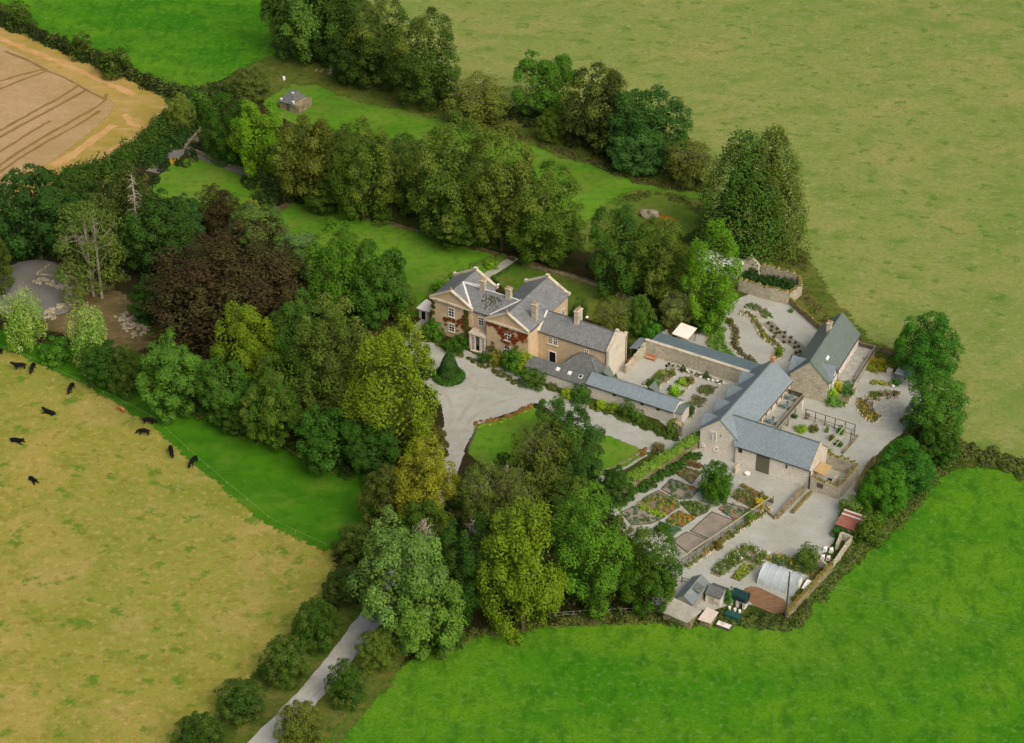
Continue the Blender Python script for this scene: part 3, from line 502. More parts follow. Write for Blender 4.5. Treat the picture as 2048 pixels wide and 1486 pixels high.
# ------------------------------------------------------------------ trees
DG = (46, 72, 28); MG = (60, 88, 28); OG = (72, 86, 36); BG = (66, 106, 26); GG = (78, 98, 56); BLG = (48, 80, 44)
TR = [
# beyond the upper lawn
('lime_tree', 'broad', (520, -70, 680, 118), (62, 88, 42), 'grey-green tree at the left end of the row above the upper lawn'),
('lime_tree', 'dense', (600, -60, 740, 120), (44, 66, 26), 'dark tree behind the grey-green one at the corner of the bright meadow'),
('lime_tree', 'beech', (690, 0, 830, 172), (58, 76, 34), 'mid-green tree in the middle of the row above the upper lawn'),
('lime_tree', 'dense', (650, 60, 770, 170), (42, 60, 24), 'dark low tree in the shade of the row above the upper lawn'),
('lime_tree', 'beech', (775, 28, 922, 210), (52, 72, 28), 'large dark green tree at the right end of the row beside the olive pasture'),
('hawthorn_tree', 'sparse', (878, 158, 1032, 248), (84, 94, 44), 'low spreading olive hawthorn on the pasture edge'),
('ash_tree', 'broad', (1024, 106, 1162, 240), (62, 96, 34), 'light green tree with a bare trunk showing, on the pasture edge'),
('hawthorn_tree', 'avenue', (1068, 215, 1135, 285), (70, 90, 34), 'small bushy tree below the light green tree on the pasture edge'),
('oak_tree', 'beech', (1120, 136, 1275, 300), (54, 64, 32), 'brownish dark tree between the light green and the blue-green trees'),
('oak_tree', 'round', (1207, 176, 1380, 325), (44, 74, 36), 'broad dark blue-green tree with clumped crown beside the olive pasture'),
('oak_tree', 'round', (1213, 248, 1335, 345), (50, 82, 46), 'low blue-green tree in front of the broad dark one by the pasture'),
('hawthorn_tree', 'sparse', (1328, 280, 1435, 372), (82, 90, 46), 'thin pale hawthorn between the blue-green trees and the tall conifers'),
('cypress_tree', 'cypress', (1456, 262, 1626, 498), (66, 84, 34), 'right-hand one of the two tall conifers at the pasture edge'),
('cypress_tree', 'cypress', (1388, 270, 1582, 514), (54, 80, 34), 'left-hand and nearer of the two tall conifers at the pasture edge'),
# centre belt behind the house
('sycamore_tree', 'round', (403, 188, 512, 326), (44, 72, 22), 'dark green round tree beside the stony track at the top left'),
('chestnut_tree', 'broad', (462, 203, 572, 356), (80, 112, 28), 'vivid yellow-green tree left of the beech belt'),
('beech_tree', 'beech', (545, 240, 700, 415), (74, 82, 34), 'olive beech at the left end of the belt above the long lawn'),
('beech_tree', 'beech', (655, 245, 790, 440), (58, 78, 28), 'second beech from the left in the belt above the long lawn'),
('beech_tree', 'broad', (600, 330, 720, 425), (54, 74, 28), 'low beech overhanging the upper left of the long lawn'),
('beech_tree', 'beech', (760, 275, 880, 420), (60, 84, 38), 'narrow grey-green tree in the dip of the beech belt'),
('beech_tree', 'beech', (815, 243, 985, 470), (68, 88, 38), 'tallest beech of the belt behind the house'),
('beech_tree', 'beech', (930, 262, 1075, 495), (70, 84, 34), 'big beech with tawny leaf tips right of the tallest one'),
('beech_tree', 'beech', (1010, 335, 1175, 525), (66, 88, 32), 'beech at the right end of the belt above the house roofs'),
('beech_tree', 'beech', (860, 380, 1000, 500), (50, 72, 26), 'low dark beech in front of the tallest one'),
('hazel_tree', 'bush', (735, 400, 790, 450), (62, 84, 32), 'small pale-stemmed tree on the upper edge of the long lawn'),
('sycamore_tree', 'broad', (1172, 410, 1295, 590), (50, 76, 30), 'dark green tree left of the group behind the kitchen wing'),
('sycamore_tree', 'beech', (1255, 440, 1395, 605), (66, 84, 32), 'olive tree with tawny tips in the middle of the group behind the kitchen wing'),
('chestnut_tree', 'broad', (1362, 455, 1482, 652), (76, 112, 32), 'bright green tree in front of the white marquee'),
('elder_tree', 'sparse', (1185, 592, 1262, 692), (76, 84, 40), 'olive bushy tree behind the chimneys of the kitchen wing'),
('elder_tree', 'avenue', (1245, 588, 1312, 668), (62, 88, 34), 'small green tree right of the olive bushy one behind the kitchen wing'),
('olive_willow', 'sparse', (1318, 580, 1388, 655), (104, 114, 76), 'small grey-leaved tree behind the white canopy'),
('holly_tree', 'shrub', (1275, 640, 1330, 690), (50, 92, 28), 'round green bush beside the white canopy'),
('holly_tree', 'dense', (1380, 600, 1450, 665), (48, 74, 28), 'dark bush at the edge of the upper gravel garden'),
# top left
('hedge_tree', 'shrub', (5, 5, 72, 62), (50, 68, 26), 'bushy tree at the left end of the hedge under the bright meadow'),
('hedge_tree', 'bush', (135, 66, 190, 122), (52, 64, 26), 'pointed dark bush in the hedge between meadow and wheat'),
('hedge_tree', 'bush', (190, 98, 265, 160), (50, 66, 26), 'wide bush in the hedge nearest the field corner'),
('hawthorn_tree', 'avenue', (450, 130, 545, 200), (72, 86, 44), 'grey-green thorn beside the meadow corner near the stone hut'),
('willow_bush', 'avenue', (330, 188, 395, 260), (88, 104, 48), 'pale green willow bush at the point of the wheat field'),
('elder_tree', 'shrub', (370, 180, 425, 235), (58, 88, 30), 'green bush between the pale willow and the dark round tree'),
('elder_tree', 'shrub', (385, 200, 430, 262), (44, 66, 24), 'dark bush by the top of the stony track'),
('pine_tree', 'dense', (-20, 335, 160, 525), (38, 64, 30), 'very dark broad tree at the left edge below the wheat field'),
('ash_tree', 'broad', (95, 345, 210, 470), (48, 70, 30), 'dark tree right of the very dark one at the left edge'),
('fir_tree', 'conifer', (190, 325, 330, 490), (54, 68, 32), 'dark fir with a dead grey top near the small lawn'),
('yew_tree', 'dense', (235, 395, 400, 560), (42, 66, 28), 'wide yew below the dead-topped fir'),
('holm_oak', 'dense', (315, 395, 412, 492), (42, 70, 38), 'blue-dark evergreen left of the small copper beech'),
('copper_beech', 'copper', (388, 373, 486, 468), (50, 40, 32), 'small dark purple copper beech below the small lawn'),
('dead_cedar', 'cedar', (98, 400, 252, 585), (72, 90, 44), 'layered cedar with a bare grey top beside the gravel clearing'),
('whitebeam_tree', 'broad', (452, 402, 575, 505), (70, 92, 50), 'grey-green tree between the two copper beeches'),
('box_tree', 'shrub', (478, 398, 525, 440), (118, 122, 42), 'small yellowish bush on the upper left of the long lawn'),
('whitebeam_tree', 'broad', (545, 460, 650, 560), (82, 108, 74), 'pale bluish tree behind the large copper beech'),
('copper_beech', 'copper', (284, 458, 625, 705), (54, 44, 34), 'very large spreading purple-brown copper beech'),
('laurel_tree', 'dense', (252, 560, 345, 645), (40, 66, 26), 'dark low evergreen at the foot of the large copper beech'),
('elm_tree', 'dense', (-60, 480, 32, 590), (58, 70, 28), 'olive tree cut by the left edge beside the gravel clearing'),
('oak_tree', 'yellow', (608, 448, 762, 640), (60, 92, 28), 'oak with yellowing top behind the wood, left of the house'),
('oak_tree', 'broad', (690, 488, 824, 645), (52, 82, 30), 'dark green oak nearest the left end of the house'),
('elder_tree', 'avenue', (775, 560, 835, 645), (70, 84, 34), 'small rusty-green tree between the oak and the white summerhouse'),
# left front edge of the wood
('willow_tree', 'willow', (2, 580, 90, 700), (104, 140, 56), 'pale yellow-green willow at the left edge below the clearing'),
('willow_tree', 'willow', (130, 610, 222, 738), (88, 134, 52), 'pale weeping willow right of the one at the left edge'),
('laurel_tree', 'shrub', (70, 668, 150, 735), (60, 100, 34), 'green laurel between the two pale willows'),
('elder_tree', 'dense', (155, 680, 265, 775), (42, 70, 26), 'dark bush under the weeping willow along the pasture'),
('elder_tree', 'avenue', (210, 690, 300, 790), (54, 74, 30), 'dull green bush left of the ivy-hung ash'),
('ash_tree', 'broad', (268, 674, 408, 838), (66, 100, 42), 'round light green ash hung with dry stems on the wood edge'),
('oak_tree', 'yellow', (418, 610, 560, 800), (84, 104, 28), 'olive-yellow oak behind the wood edge, below the copper beech'),
('elm_tree', 'broad', (530, 594, 660, 780), (56, 84, 34), 'dark green tree between the olive-yellow oak and the grey-olive beech'),
('beech_tree', 'beech', (575, 600, 760, 850), (68, 84, 38), 'large grey-olive beech in the middle of the wood'),
('sycamore_tree', 'broad', (392, 715, 500, 850), (54, 84, 34), 'blue-green tree right of the ivy-hung ash'),
('sycamore_tree', 'beech', (480, 760, 600, 900), (60, 86, 30), 'mid-green tree on the wood edge above the grass strip'),
('elm_tree', 'dense', (420, 790, 520, 870), (46, 72, 26), 'low dark tree on the wood edge right of the ash'),
('beech_tree', 'beech', (500, 700, 650, 860), (56, 80, 28), 'leafy beech in front of the grey-olive beech'),
('sycamore_tree', 'dense', (582, 812, 730, 950), (44, 76, 28), 'dark glossy tree on the wood edge left of the tall lime'),
('sycamore_tree', 'dense', (690, 840, 800, 965), (42, 72, 26), 'dark tree at the foot of the tall yellowing lime'),
('lime_tree', 'yellow', (686, 652, 872, 925), (88, 106, 30), 'tall yellowing lime beside the gravel turning circle'),
('hazel_tree', 'bush', (800, 830, 885, 920), (84, 90, 36), 'rusty bush between the tall lime and the drive'),
# middle wood
('thorn_tree', 'avenue', (712, 930, 835, 1062), (62, 70, 32), 'brown-green tree at the end of the grass strip'),
('maple_tree', 'gold', (783, 880, 922, 1060), (108, 112, 38), 'golden-yellow maple beside the top of the avenue'),
('ash_tree', 'sparse', (915, 925, 1010, 1080), (82, 96, 52), 'grey twiggy ash right of the golden-yellow maple'),
('ash_tree', 'sparse', (965, 935, 1080, 1090), (78, 90, 46), 'grey twiggy ash behind the orange-topped maple'),
('thorn_tree', 'sparse', (1022, 842, 1150, 1008), (72, 82, 38), 'tree with bare silver twigs on the front lawn'),
('holm_oak', 'broad', (1066, 794, 1145, 895), (54, 84, 36), 'dark green tree nearest the drive on the front lawn'),
('holm_oak', 'dense', (1095, 800, 1215, 985), (46, 72, 34), 'tall dark blue-green tree at the right of the front lawn'),
('sycamore_tree', 'beech', (1065, 930, 1180, 1030), (54, 74, 32), 'dark low tree left of the vine-covered wall'),
('lilac_bush', 'dense', (1195, 935, 1270, 1010), (46, 72, 30), 'dark bush at the lower end of the vine-covered wall'),
('elm_tree', 'dense', (868, 1040, 1000, 1240), (40, 66, 24), 'very dark tree between the grey-green and the orange-topped trees'),
('elm_tree', 'broad', (790, 1000, 900, 1120), (62, 84, 30), 'green tree below the golden-yellow maple'),
('maple_tree', 'gold', (955, 1003, 1135, 1268), (84, 104, 30), 'orange-topped maple at the lower edge of the wood'),
('chestnut_tree', 'broad', (1098, 982, 1265, 1222), (64, 98, 32), 'big bright green tree left of the kitchen garden'),
('sycamore_tree', 'beech', (1228, 1045, 1362, 1225), (52, 80, 24), 'dark green tree at the lower corner of the kitchen garden'),
('avenue_tree', 'avenue', (658, 1038, 775, 1140), (56, 70, 30), 'highest of the round trees on the pasture side of the avenue'),
('avenue_tree', 'avenue', (636, 1125, 745, 1215), (52, 70, 30), 'second highest round tree on the pasture side of the avenue'),
('grey_poplar', 'broad', (700, 1042, 900, 1290), (80, 106, 60), 'great grey-green tree with dead branches overhanging the avenue'),
('grey_poplar', 'broad', (770, 1130, 932, 1315), (74, 102, 46), 'lower right grey-green tree joined to the great one by the avenue'),
('thorn_tree', 'shrub', (840, 1235, 940, 1310), (56, 78, 32), 'dark bush below the grey-green trees at the bright field'),
('avenue_tree', 'avenue', (573, 1188, 692, 1305), (48, 74, 26), 'dark round avenue tree just left of the first bend of the road'),
('avenue_tree', 'avenue', (514, 1262, 627, 1378), (56, 78, 28), 'round avenue tree with lighter tips below the dark one'),
('avenue_tree', 'avenue', (424, 1348, 541, 1450), (48, 72, 30), 'round avenue tree standing apart on the pasture side'),
('avenue_tree', 'avenue', (338, 1414, 457, 1525), (46, 68, 26), 'avenue tree cut by the bottom edge on the pasture side'),
('avenue_tree', 'avenue', (703, 1250, 802, 1348), (74, 92, 38), 'pale round tree on the field side of the avenue'),
('avenue_tree', 'avenue', (642, 1314, 742, 1420), (46, 72, 26), 'dark compact tree on the field side of the avenue'),
('avenue_tree', 'avenue', (543, 1392, 657, 1505), (80, 90, 40), 'olive tree by the bottom edge on the field side of the avenue'),
# right side
('sycamore_tree', 'round', (1788, 622, 1922, 760), (44, 86, 28), 'dark round tree standing against the olive pasture'),
('sycamore_tree', 'round', (1808, 742, 1936, 880), (56, 92, 34), 'tree below the dark round one, over the paved circle'),
('elder_tree', 'dense', (1840, 850, 1925, 930), (46, 74, 26), 'low dark tree behind the two clipped-looking trees on the right'),
('beech_tree', 'round', (1753, 874, 1874, 992), (44, 86, 30), 'dark tree beside the gravel yard, the upper of the near pair'),
('beech_tree', 'round', (1718, 930, 1817, 1034), (54, 96, 26), 'green tree beside the gravel yard, the lower of the near pair'),
('elder_tree', 'bush', (1672, 990, 1738, 1042), (86, 112, 60), 'pale loose bush above the red tin roof'),
('elder_tree', 'shrub', (1705, 1022, 1772, 1092), (62, 84, 30), 'round bush right of the red tin roof'),
('elder_tree', 'shrub', (1660, 1052, 1702, 1078), (46, 80, 36), 'small dark bush below the red tin roof'),
('apple_tree', 'bush', (1585, 1086, 1642, 1142), (66, 88, 38), 'small fruit tree on the gravel by the polytunnel'),
('yew_tree', 'clipped', (1397, 922, 1468, 1006), (50, 84, 18), 'dense dark round yew beside the vegetable beds'),
]
for nm, sp, box, c, lab in TR:
    if nm == 'avenue_tree': box = (box[0] + 4, box[1] + 3, box[2] - 4, box[3] - 5)
    r0 = tree(nm, sp, box, c, lab, group='round trees lining the avenue' if nm == 'avenue_tree' else None)
# dead snags standing in the fir and over the middle wood (their own dead trees)
def snag(px, py, ztop, h, spread, label, seed, fan=False):
    rnd = random.Random(seed); g = G(px, py, ztop); mb = MB()
    z0 = ztop - h; mb.tube([(0, 0, -ztop * .0), (0, .02, z0), (.1, 0, z0 + h * .6), (0, 0, ztop)], [.3, .22, .12, .03], 7)
    for i in range(34):
        a = rnd.uniform(0, 6.28); t = rnd.uniform(0, .95); zz = z0 + h * t; L = spread * (1 - t * .8) * rnd.uniform(.5, 1)
        q = Vector((math.cos(a) * L, math.sin(a) * L, zz + (L * .9 if fan else -L * .25)))
        m = Vector((math.cos(a) * L * .5, math.sin(a) * L * .5, zz + (.2 if fan else .15)))
        mb.tube([(0, 0, zz), m, q], [.09, .06, .02], 5)
        for j in range(2):
            e = m.lerp(q, rnd.random()); mb.tube([e, e + Vector((rnd.uniform(-.7, .7), rnd.uniform(-.7, .7), rnd.uniform(-.3, .4)))], [.045, .015], 4)
    me = bpy.data.meshes.new('dead_tree'); me.from_pydata(mb.v, [], mb.f)
    o = meshobj('dead_tree', me, M_dead, None, (g.x, g.y, 0)); tag(o, label, 'dead tree')
snag(262, 345, 19, 8, 2.6, 'bare grey dead top poking out of the fir near the small lawn', 3)
snag(183, 420, 19, 9, 2.8, 'bare grey dead leader rising over the layered cedar', 4)
snag(1092, 850, 10, 5, 3.4, 'fan of bare silver branches on the front lawn tree', 5, True)
snag(850, 1045, 17.5, 5, 3.0, 'bare dead limbs rising from the great grey-green tree', 6, True)
snag(945, 1040, 16, 4, 1.8, 'short forked dead limb between the yellow and orange maples', 7, True)
snag(1015, 935, 12.5, 4, 2.6, 'fine dead branches above the grey twiggy ash', 8, True)

# ------------------------------------------------------------------ undergrowth, hedges
def inside(x, y, poly):
    c = False; n = len(poly)
    for i in range(n):
        a = poly[i]; b = poly[i - 1]
        if (a.y > y) != (b.y > y) and x < (b.x - a.x) * (y - a.y) / (b.y - a.y) + a.x: c = not c
    return c
def scrub(name, px, n, h, col, mat, label, cat=None, kind='stuff', ls=.28, seed=3, r=(.5, 1.3), per=60, path=None, width=1.0, z0=0, world=None):
    "low tangled growth: leaf mounds spread over an area, or along a path"
    rng = np.random.default_rng(seed); rnd = random.Random(seed); cs = []
    if path is not None:
        pts = resample([G(*p) for p in path] if world is None else world, .5, 0, rnd, False)
        for _ in range(n):
            p = rnd.choice(pts); cs.append((p.x + rnd.uniform(-width, width) / 2, p.y + rnd.uniform(-width, width) / 2))
    else:
        poly = [G(*p) for p in px] if world is None else world
        x0, x1 = min(p.x for p in poly), max(p.x for p in poly); y0, y1 = min(p.y for p in poly), max(p.y for p in poly)
        while len(cs) < n:
            x, y = rnd.uniform(x0, x1), rnd.uniform(y0, y1)
            if inside(x, y, poly): cs.append((x, y))
    P = []; N = []; S = []; T = []
    for x, y in cs:
        rr = rnd.uniform(*r); hh = h * rnd.uniform(.5, 1.1) ; t = rnd.random()
        d = rng.normal(size=(per, 3)); d /= np.linalg.norm(d, axis=1)[:, None]; d[:, 2] = np.abs(d[:, 2])
        q = d * np.array([rr, rr, hh]) * rng.uniform(.7, 1.1, per)[:, None] + np.array([x, y, z0])
        P.append(q); nn = d + rng.normal(size=(per, 3)) * .4; nn[:, 2] += .4; N.append(nn); S.append(ls * rng.uniform(.6, 1.3, per))
        T.append(np.stack([rng.uniform(size=per), np.clip(t + rng.normal(size=per) * .08, 0, 1), np.clip(q[:, 2] / max(h, .01), 0, 1)], 1))
    P = np.concatenate(P); o0 = Vector((float(P[:, 0].mean()), float(P[:, 1].mean()), 0)); P -= np.array(o0)
    me = leaf_mesh(name, P, np.concatenate(N), np.concatenate(S), np.concatenate(T), rng)
    o = meshobj(name, me, mat, None, o0); o.color = lin(col); tag(o, label, cat, None, kind); return o
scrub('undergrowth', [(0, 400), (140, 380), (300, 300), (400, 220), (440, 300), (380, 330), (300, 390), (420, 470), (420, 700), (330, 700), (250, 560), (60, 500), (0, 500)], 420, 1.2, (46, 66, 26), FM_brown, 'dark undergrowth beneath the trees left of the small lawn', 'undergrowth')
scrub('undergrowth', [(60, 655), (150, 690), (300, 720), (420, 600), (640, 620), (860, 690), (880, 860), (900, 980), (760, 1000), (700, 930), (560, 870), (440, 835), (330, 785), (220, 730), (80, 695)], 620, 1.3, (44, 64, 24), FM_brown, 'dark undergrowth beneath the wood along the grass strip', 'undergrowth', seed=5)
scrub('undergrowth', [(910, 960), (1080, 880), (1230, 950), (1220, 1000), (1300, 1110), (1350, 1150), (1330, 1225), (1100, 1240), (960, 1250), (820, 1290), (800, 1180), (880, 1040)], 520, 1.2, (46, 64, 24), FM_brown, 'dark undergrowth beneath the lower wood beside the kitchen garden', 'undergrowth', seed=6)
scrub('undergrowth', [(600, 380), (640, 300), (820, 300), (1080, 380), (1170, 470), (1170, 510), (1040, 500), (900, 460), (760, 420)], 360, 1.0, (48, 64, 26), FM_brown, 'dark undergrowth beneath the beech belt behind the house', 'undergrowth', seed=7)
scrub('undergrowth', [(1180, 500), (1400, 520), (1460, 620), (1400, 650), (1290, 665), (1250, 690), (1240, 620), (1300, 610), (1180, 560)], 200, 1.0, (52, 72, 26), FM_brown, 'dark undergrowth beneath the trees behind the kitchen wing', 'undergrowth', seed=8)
scrub('undergrowth', [(560, 40), (640, 100), (760, 155), (880, 200), (1000, 238), (1130, 290), (1240, 335), (1380, 370), (1420, 350), (1300, 290), (1100, 230), (930, 190), (800, 120), (640, 60)], 380, 1.0, (60, 72, 32), FM_brown, 'rough undergrowth along the pasture side of the upper lawn', 'undergrowth', seed=9)
def hedge(path, n, h, width, col, label, mat=FM_brown, seed=1, ls=.26, name='hedge', cat='hedge', r=(.6, 1.2), per=70):
    return scrub(name, None, n, h, col, mat, label, cat, None, ls, seed, r, per, path, width)
hedge([(-60, 5), (0, 42), (60, 66), (100, 84), (150, 105), (230, 140), (300, 170), (335, 188)], 330, 2.6, 3.0, (50, 66, 28), 'long dark hedge between the bright meadow and the wheat field')
hedge([(325, 180), (380, 190), (440, 186), (480, 172), (520, 168)], 110, 2.2, 3.0, (66, 86, 38), 'ragged hedge from the field corner to the stone hut', seed=2)
hedge([(345, 245), (300, 290), (240, 330), (180, 352), (120, 372)], 240, 3.2, 5.0, (64, 94, 30), 'leafy hedge along the lower side of the wheat field', FM_leaf, seed=3, r=(.8, 1.6))
hedge([(390, 235), (350, 290), (300, 330)], 90, 2.4, 3.0, (50, 80, 28), 'green hedge left of the stony track', FM_leaf, seed=4)
hedge([(545, 372), (580, 395), (600, 400)], 40, 1.8, 3.0, (50, 74, 28), 'dark hedge between the small lawn and the long lawn', seed=5)
hedge([(500, 368), (545, 388), (520, 420)], 60, 2.4, 4.0, (52, 78, 30), 'overgrown hedge below the vivid yellow-green tree', seed=6)
hedge([(1835, 875), (1880, 890), (1960, 910), (2048, 940), (2140, 965)], 130, 1.1, 3.6, (84, 96, 46), 'rough brownish hedgerow between the olive pasture and the bright field', seed=7)
hedge([(1905, 900), (1870, 940), (1835, 985), (1780, 1040), (1720, 1090), (1660, 1150), (1620, 1200)], 190, .5, 3.0, (86, 106, 46), 'rough grassy bank along the right-hand boundary wall', seed=8, name='rough_bank', cat='bank', per=50)
hedge([(1610, 1215), (1570, 1248), (1500, 1240), (1420, 1235), (1330, 1240)], 110, .8, 2.4, (76, 92, 42), 'brambly bank below the sheds and the polytunnel', seed=9, name='rough_bank', cat='bank')
hedge([(1310, 1236), (1200, 1238), (1080, 1246), (960, 1262), (880, 1292)], 120, .5, 2.0, (92, 100, 48), 'dry grassy bank along the bottom of the wood and the avenue', seed=10, name='rough_bank', cat='bank', per=44, ls=.2)
hedge([(1600, 570), (1610, 600), (1660, 655), (1720, 690), (1790, 712)], 60, .5, 2.4, (112, 110, 60), 'dry brown growth outside the pasture boundary wall', seed=11, name='rough_bank', cat='bank', per=44, ls=.2)
hedge([(1540, 470), (1580, 500), (1600, 540)], 50, .7, 4.0, (92, 90, 52), 'dull bank between the conifers and the ruined walls', seed=12, name='rough_bank', cat='bank', per=40, ls=.2)
hedge([(860, 205), (960, 240), (1060, 280), (1180, 325), (1290, 365), (1400, 385)], 130, .8, 1.8, (94, 94, 52), 'weedy bank along the top of the upper lawn', seed=13, name='rough_bank', cat='bank', per=40, ls=.2)
hedge([(1250, 402), (1300, 388), (1370, 400), (1400, 425)], 34, .5, 2.0, (92, 104, 50), 'weedy mound between the upper lawn and the conifers', seed=14, name='rough_bank', cat='bank', per=40, ls=.2)
hedge([(700, 950), (600, 905), (440, 848), (330, 792), (220, 745)], 170, .8, 2.2, (58, 84, 28), 'nettly edge between the wood and the grass strip', seed=16, name='rough_bank', cat='bank', per=40, ls=.2)
hedge([(1725, 735), (1790, 738), (1800, 730)], 40, 1.1, 1.6, (120, 126, 40), 'yellow-green hedge beside the far terrace', FM_leaf, seed=17)
# ------------------------------------------------------------------ buildings
M_render = plain('peach_render', (202, 180, 146), .9, .16, .9, .1, (186, 170, 144))
M_render2 = plain('grey_render', (186, 170, 142), .9, .14, .8, .1, (160, 150, 126))
M_whiter = plain('pale_limewash', (206, 198, 182), .9, .1, .9, .1, (186, 170, 146))
M_stone = stone('barn_stone', (212, 208, 194), (230, 226, 214), (180, 174, 156), 2.4, .3)
M_stone2 = stone('garden_wall_stone', (168, 163, 142), (198, 193, 172), (126, 122, 98), 2.4, .45)
M_stone3 = stone('mossy_stone', (120, 114, 84), (162, 154, 128), (92, 84, 40), 2.2, .85)
M_cope = plain('coping_stone', (198, 190, 170), .9, .15, 2, .1, (160, 150, 120))
M_moss = plain('moss', (120, 108, 50), 1, .4, 3, .05, (92, 96, 40), .6)
M_slate = slate('old_slate', (104, 108, 108), (128, 131, 130), (84, 88, 84), .6)
M_slated = slate('dark_slate', (84, 88, 86), (108, 112, 108), (68, 76, 56), .7)
M_slateb = slate('blue_slate', (116, 130, 136), (132, 145, 150), (108, 126, 122), .5)
M_slateg = slate('green_slate', (94, 108, 102), (108, 120, 112), (84, 102, 88), .5)
M_lead = plain('lead', (214, 214, 208), .5, .08, 2, .3)
M_white = plain('white_paint', (232, 232, 226), .5, .04, 2, .3)
M_glass = plain('window_glass', (24, 28, 30), .12, .3, 1, .6, None, 0)
M_dark = plain('dark_opening', (26, 26, 24), .9, .2, 1, .1)
M_wood = plain('weathered_wood', (134, 130, 108), .85, .25, 3, .1)
M_woodd = plain('dark_timber', (92, 88, 74), .85, .25, 3, .1)
M_pipe = plain('cast_iron', (56, 60, 58), .6, .2, 3, .3)
M_clay = plain('clay_pot', (176, 140, 100), .9, .2, 3, .1)

def gable_roof(root, mat, u0, u1, v0, v1, ze, zr, axis='u', oh=.25, og=.0, t=.16, name='roof', r0=None, r1=None):
    mb = MB()
    if axis == 'u':
        vm = (v0 + v1) / 2; k = (zr - ze) / (vm - v0); a = r0 if r0 is not None else u0 - og; b = r1 if r1 is not None else u1 + og
        mb.slab([(u0 - og, v0 - oh, ze - oh * k), (u1 + og, v0 - oh, ze - oh * k), (b, vm, zr), (a, vm, zr)], t)
        mb.slab([(a, vm, zr + .003), (b, vm, zr + .003), (u1 + og, v1 + oh, ze - oh * k), (u0 - og, v1 + oh, ze - oh * k)], t)
    else:
        um = (u0 + u1) / 2; k = (zr - ze) / (um - u0); a = r0 if r0 is not None else v0 - og; b = r1 if r1 is not None else v1 + og
        mb.slab([(u0 - oh, v0 - og, ze - oh * k), (um, a, zr), (um, b, zr), (u0 - oh, v1 + og, ze - oh * k)][::1], t)
        mb.slab([(um, a, zr + .003), (u1 + oh, v0 - og, ze - oh * k), (u1 + oh, v1 + og, ze - oh * k), (um, b, zr + .003)], t)
    return mb.build(name, mat, root)
def walls(root, mat, u0, u1, v0, v1, ze, zr=None, axis='u', name='wall', g0=True, g1=True):
    mb = MB(); mb.box(u0, u1, v0, v1, 0, ze)
    if zr:
        e = .06
        if axis == 'u':
            vm = (v0 + v1) / 2
            for a, b in (((u0, u0 + .4), g0), ((u1 - .4, u1), g1)):
                if b: mb.add([(x, y, zz) for x in a for y, zz in ((v0 + e, ze - .01), (v1 - e, ze - .01), (vm, zr - .12))], [(0, 2, 1), (3, 4, 5), (0, 1, 4, 3), (1, 2, 5, 4), (2, 0, 3, 5)])
        else:
            um = (u0 + u1) / 2
            for a, b in (((v0, v0 + .4), g0), ((v1 - .4, v1), g1)):
                if b: mb.add([(x, y, zz) for y in a for x, zz in ((u0 + e, ze - .01), (u1 - e, ze - .01), (um, zr - .12))], [(0, 1, 2), (3, 5, 4), (0, 3, 4, 1), (1, 4, 5, 2), (2, 5, 3, 0)])
    return mb.build(name, mat, root)
def face_box(mb, side, pos, a0, a1, z0, z1, d0, d1):
    "box on a wall face; a = coordinate along the wall, d = depth outwards from pos"
    if side == '-v': mb.box(a0, a1, pos - d1, pos - d0, z0, z1)
    elif side == '+v': mb.box(a0, a1, pos + d0, pos + d1, z0, z1)
    elif side == '+u': mb.box(pos + d0, pos + d1, a0, a1, z0, z1)
    else: mb.box(pos - d1, pos - d0, a0, a1, z0, z1)
def window(root, side, pos, ac, zb, w_=1.0, h=1.6, bars=(1, 2), sill=True, fm=None, label=None):
    a0, a1 = ac - w_ / 2, ac + w_ / 2; f = MB(); t = .11
    face_box(f, side, pos, a0, a0 + t, zb, zb + h, -.03, .09); face_box(f, side, pos, a1 - t, a1, zb, zb + h, -.03, .09)
    face_box(f, side, pos, a0 + t, a1 - t, zb + h - t, zb + h, -.03, .09); face_box(f, side, pos, a0 + t, a1 - t, zb, zb + t, -.03, .09)
    for i in range(bars[0]):
        x = a0 + (a1 - a0) * (i + 1) / (bars[0] + 1); face_box(f, side, pos, x - .035, x + .035, zb + t, zb + h - t, -.03, .065)
    for i in range(bars[1]):
        y = zb + h * (i + 1) / (bars[1] + 1); k = .06 if bars[1] == 1 or i == bars[1] // 2 else .03
        face_box(f, side, pos, a0 + t, a1 - t, y - k, y + k, -.03, .07)
    fr = f.build('window', fm or M_white, root)
    p = MB(); face_box(p, side, pos, a0 + t, a1 - t, zb + t, zb + h - t, -.02, .03); p.build('pane', M_glass, fr)
    if sill: s = MB(); face_box(s, side, pos, a0 - .12, a1 + .12, zb - .14, zb - .003, -.02, .2); s.build('sill', M_cope, fr)
    return fr
def door(root, side, pos, ac, w_=1.1, h=2.2, mat=None, frame=True):
    f = MB(); t = .12
    for x in (ac - w_ / 2 - t, ac + w_ / 2): face_box(f, side, pos, x, x + t, .02, h, -.03, .1)
    face_box(f, side, pos, ac - w_ / 2 - t, ac + w_ / 2 + t, h + .002, h + t, -.03, .11)
    p = MB(); face_box(p, side, pos, ac - w_ / 2, ac + w_ / 2, .02, h, -.02, .04)
    d = p.build('door', mat or M_dark, root)
    if frame: f.build('door_frame', M_white, d)
    k = MB(); face_box(k, side, pos, ac + w_ * .32, ac + w_ * .4, 1.0, 1.1, .05, .1); k.build('handle', M_pipe, d)
    return d
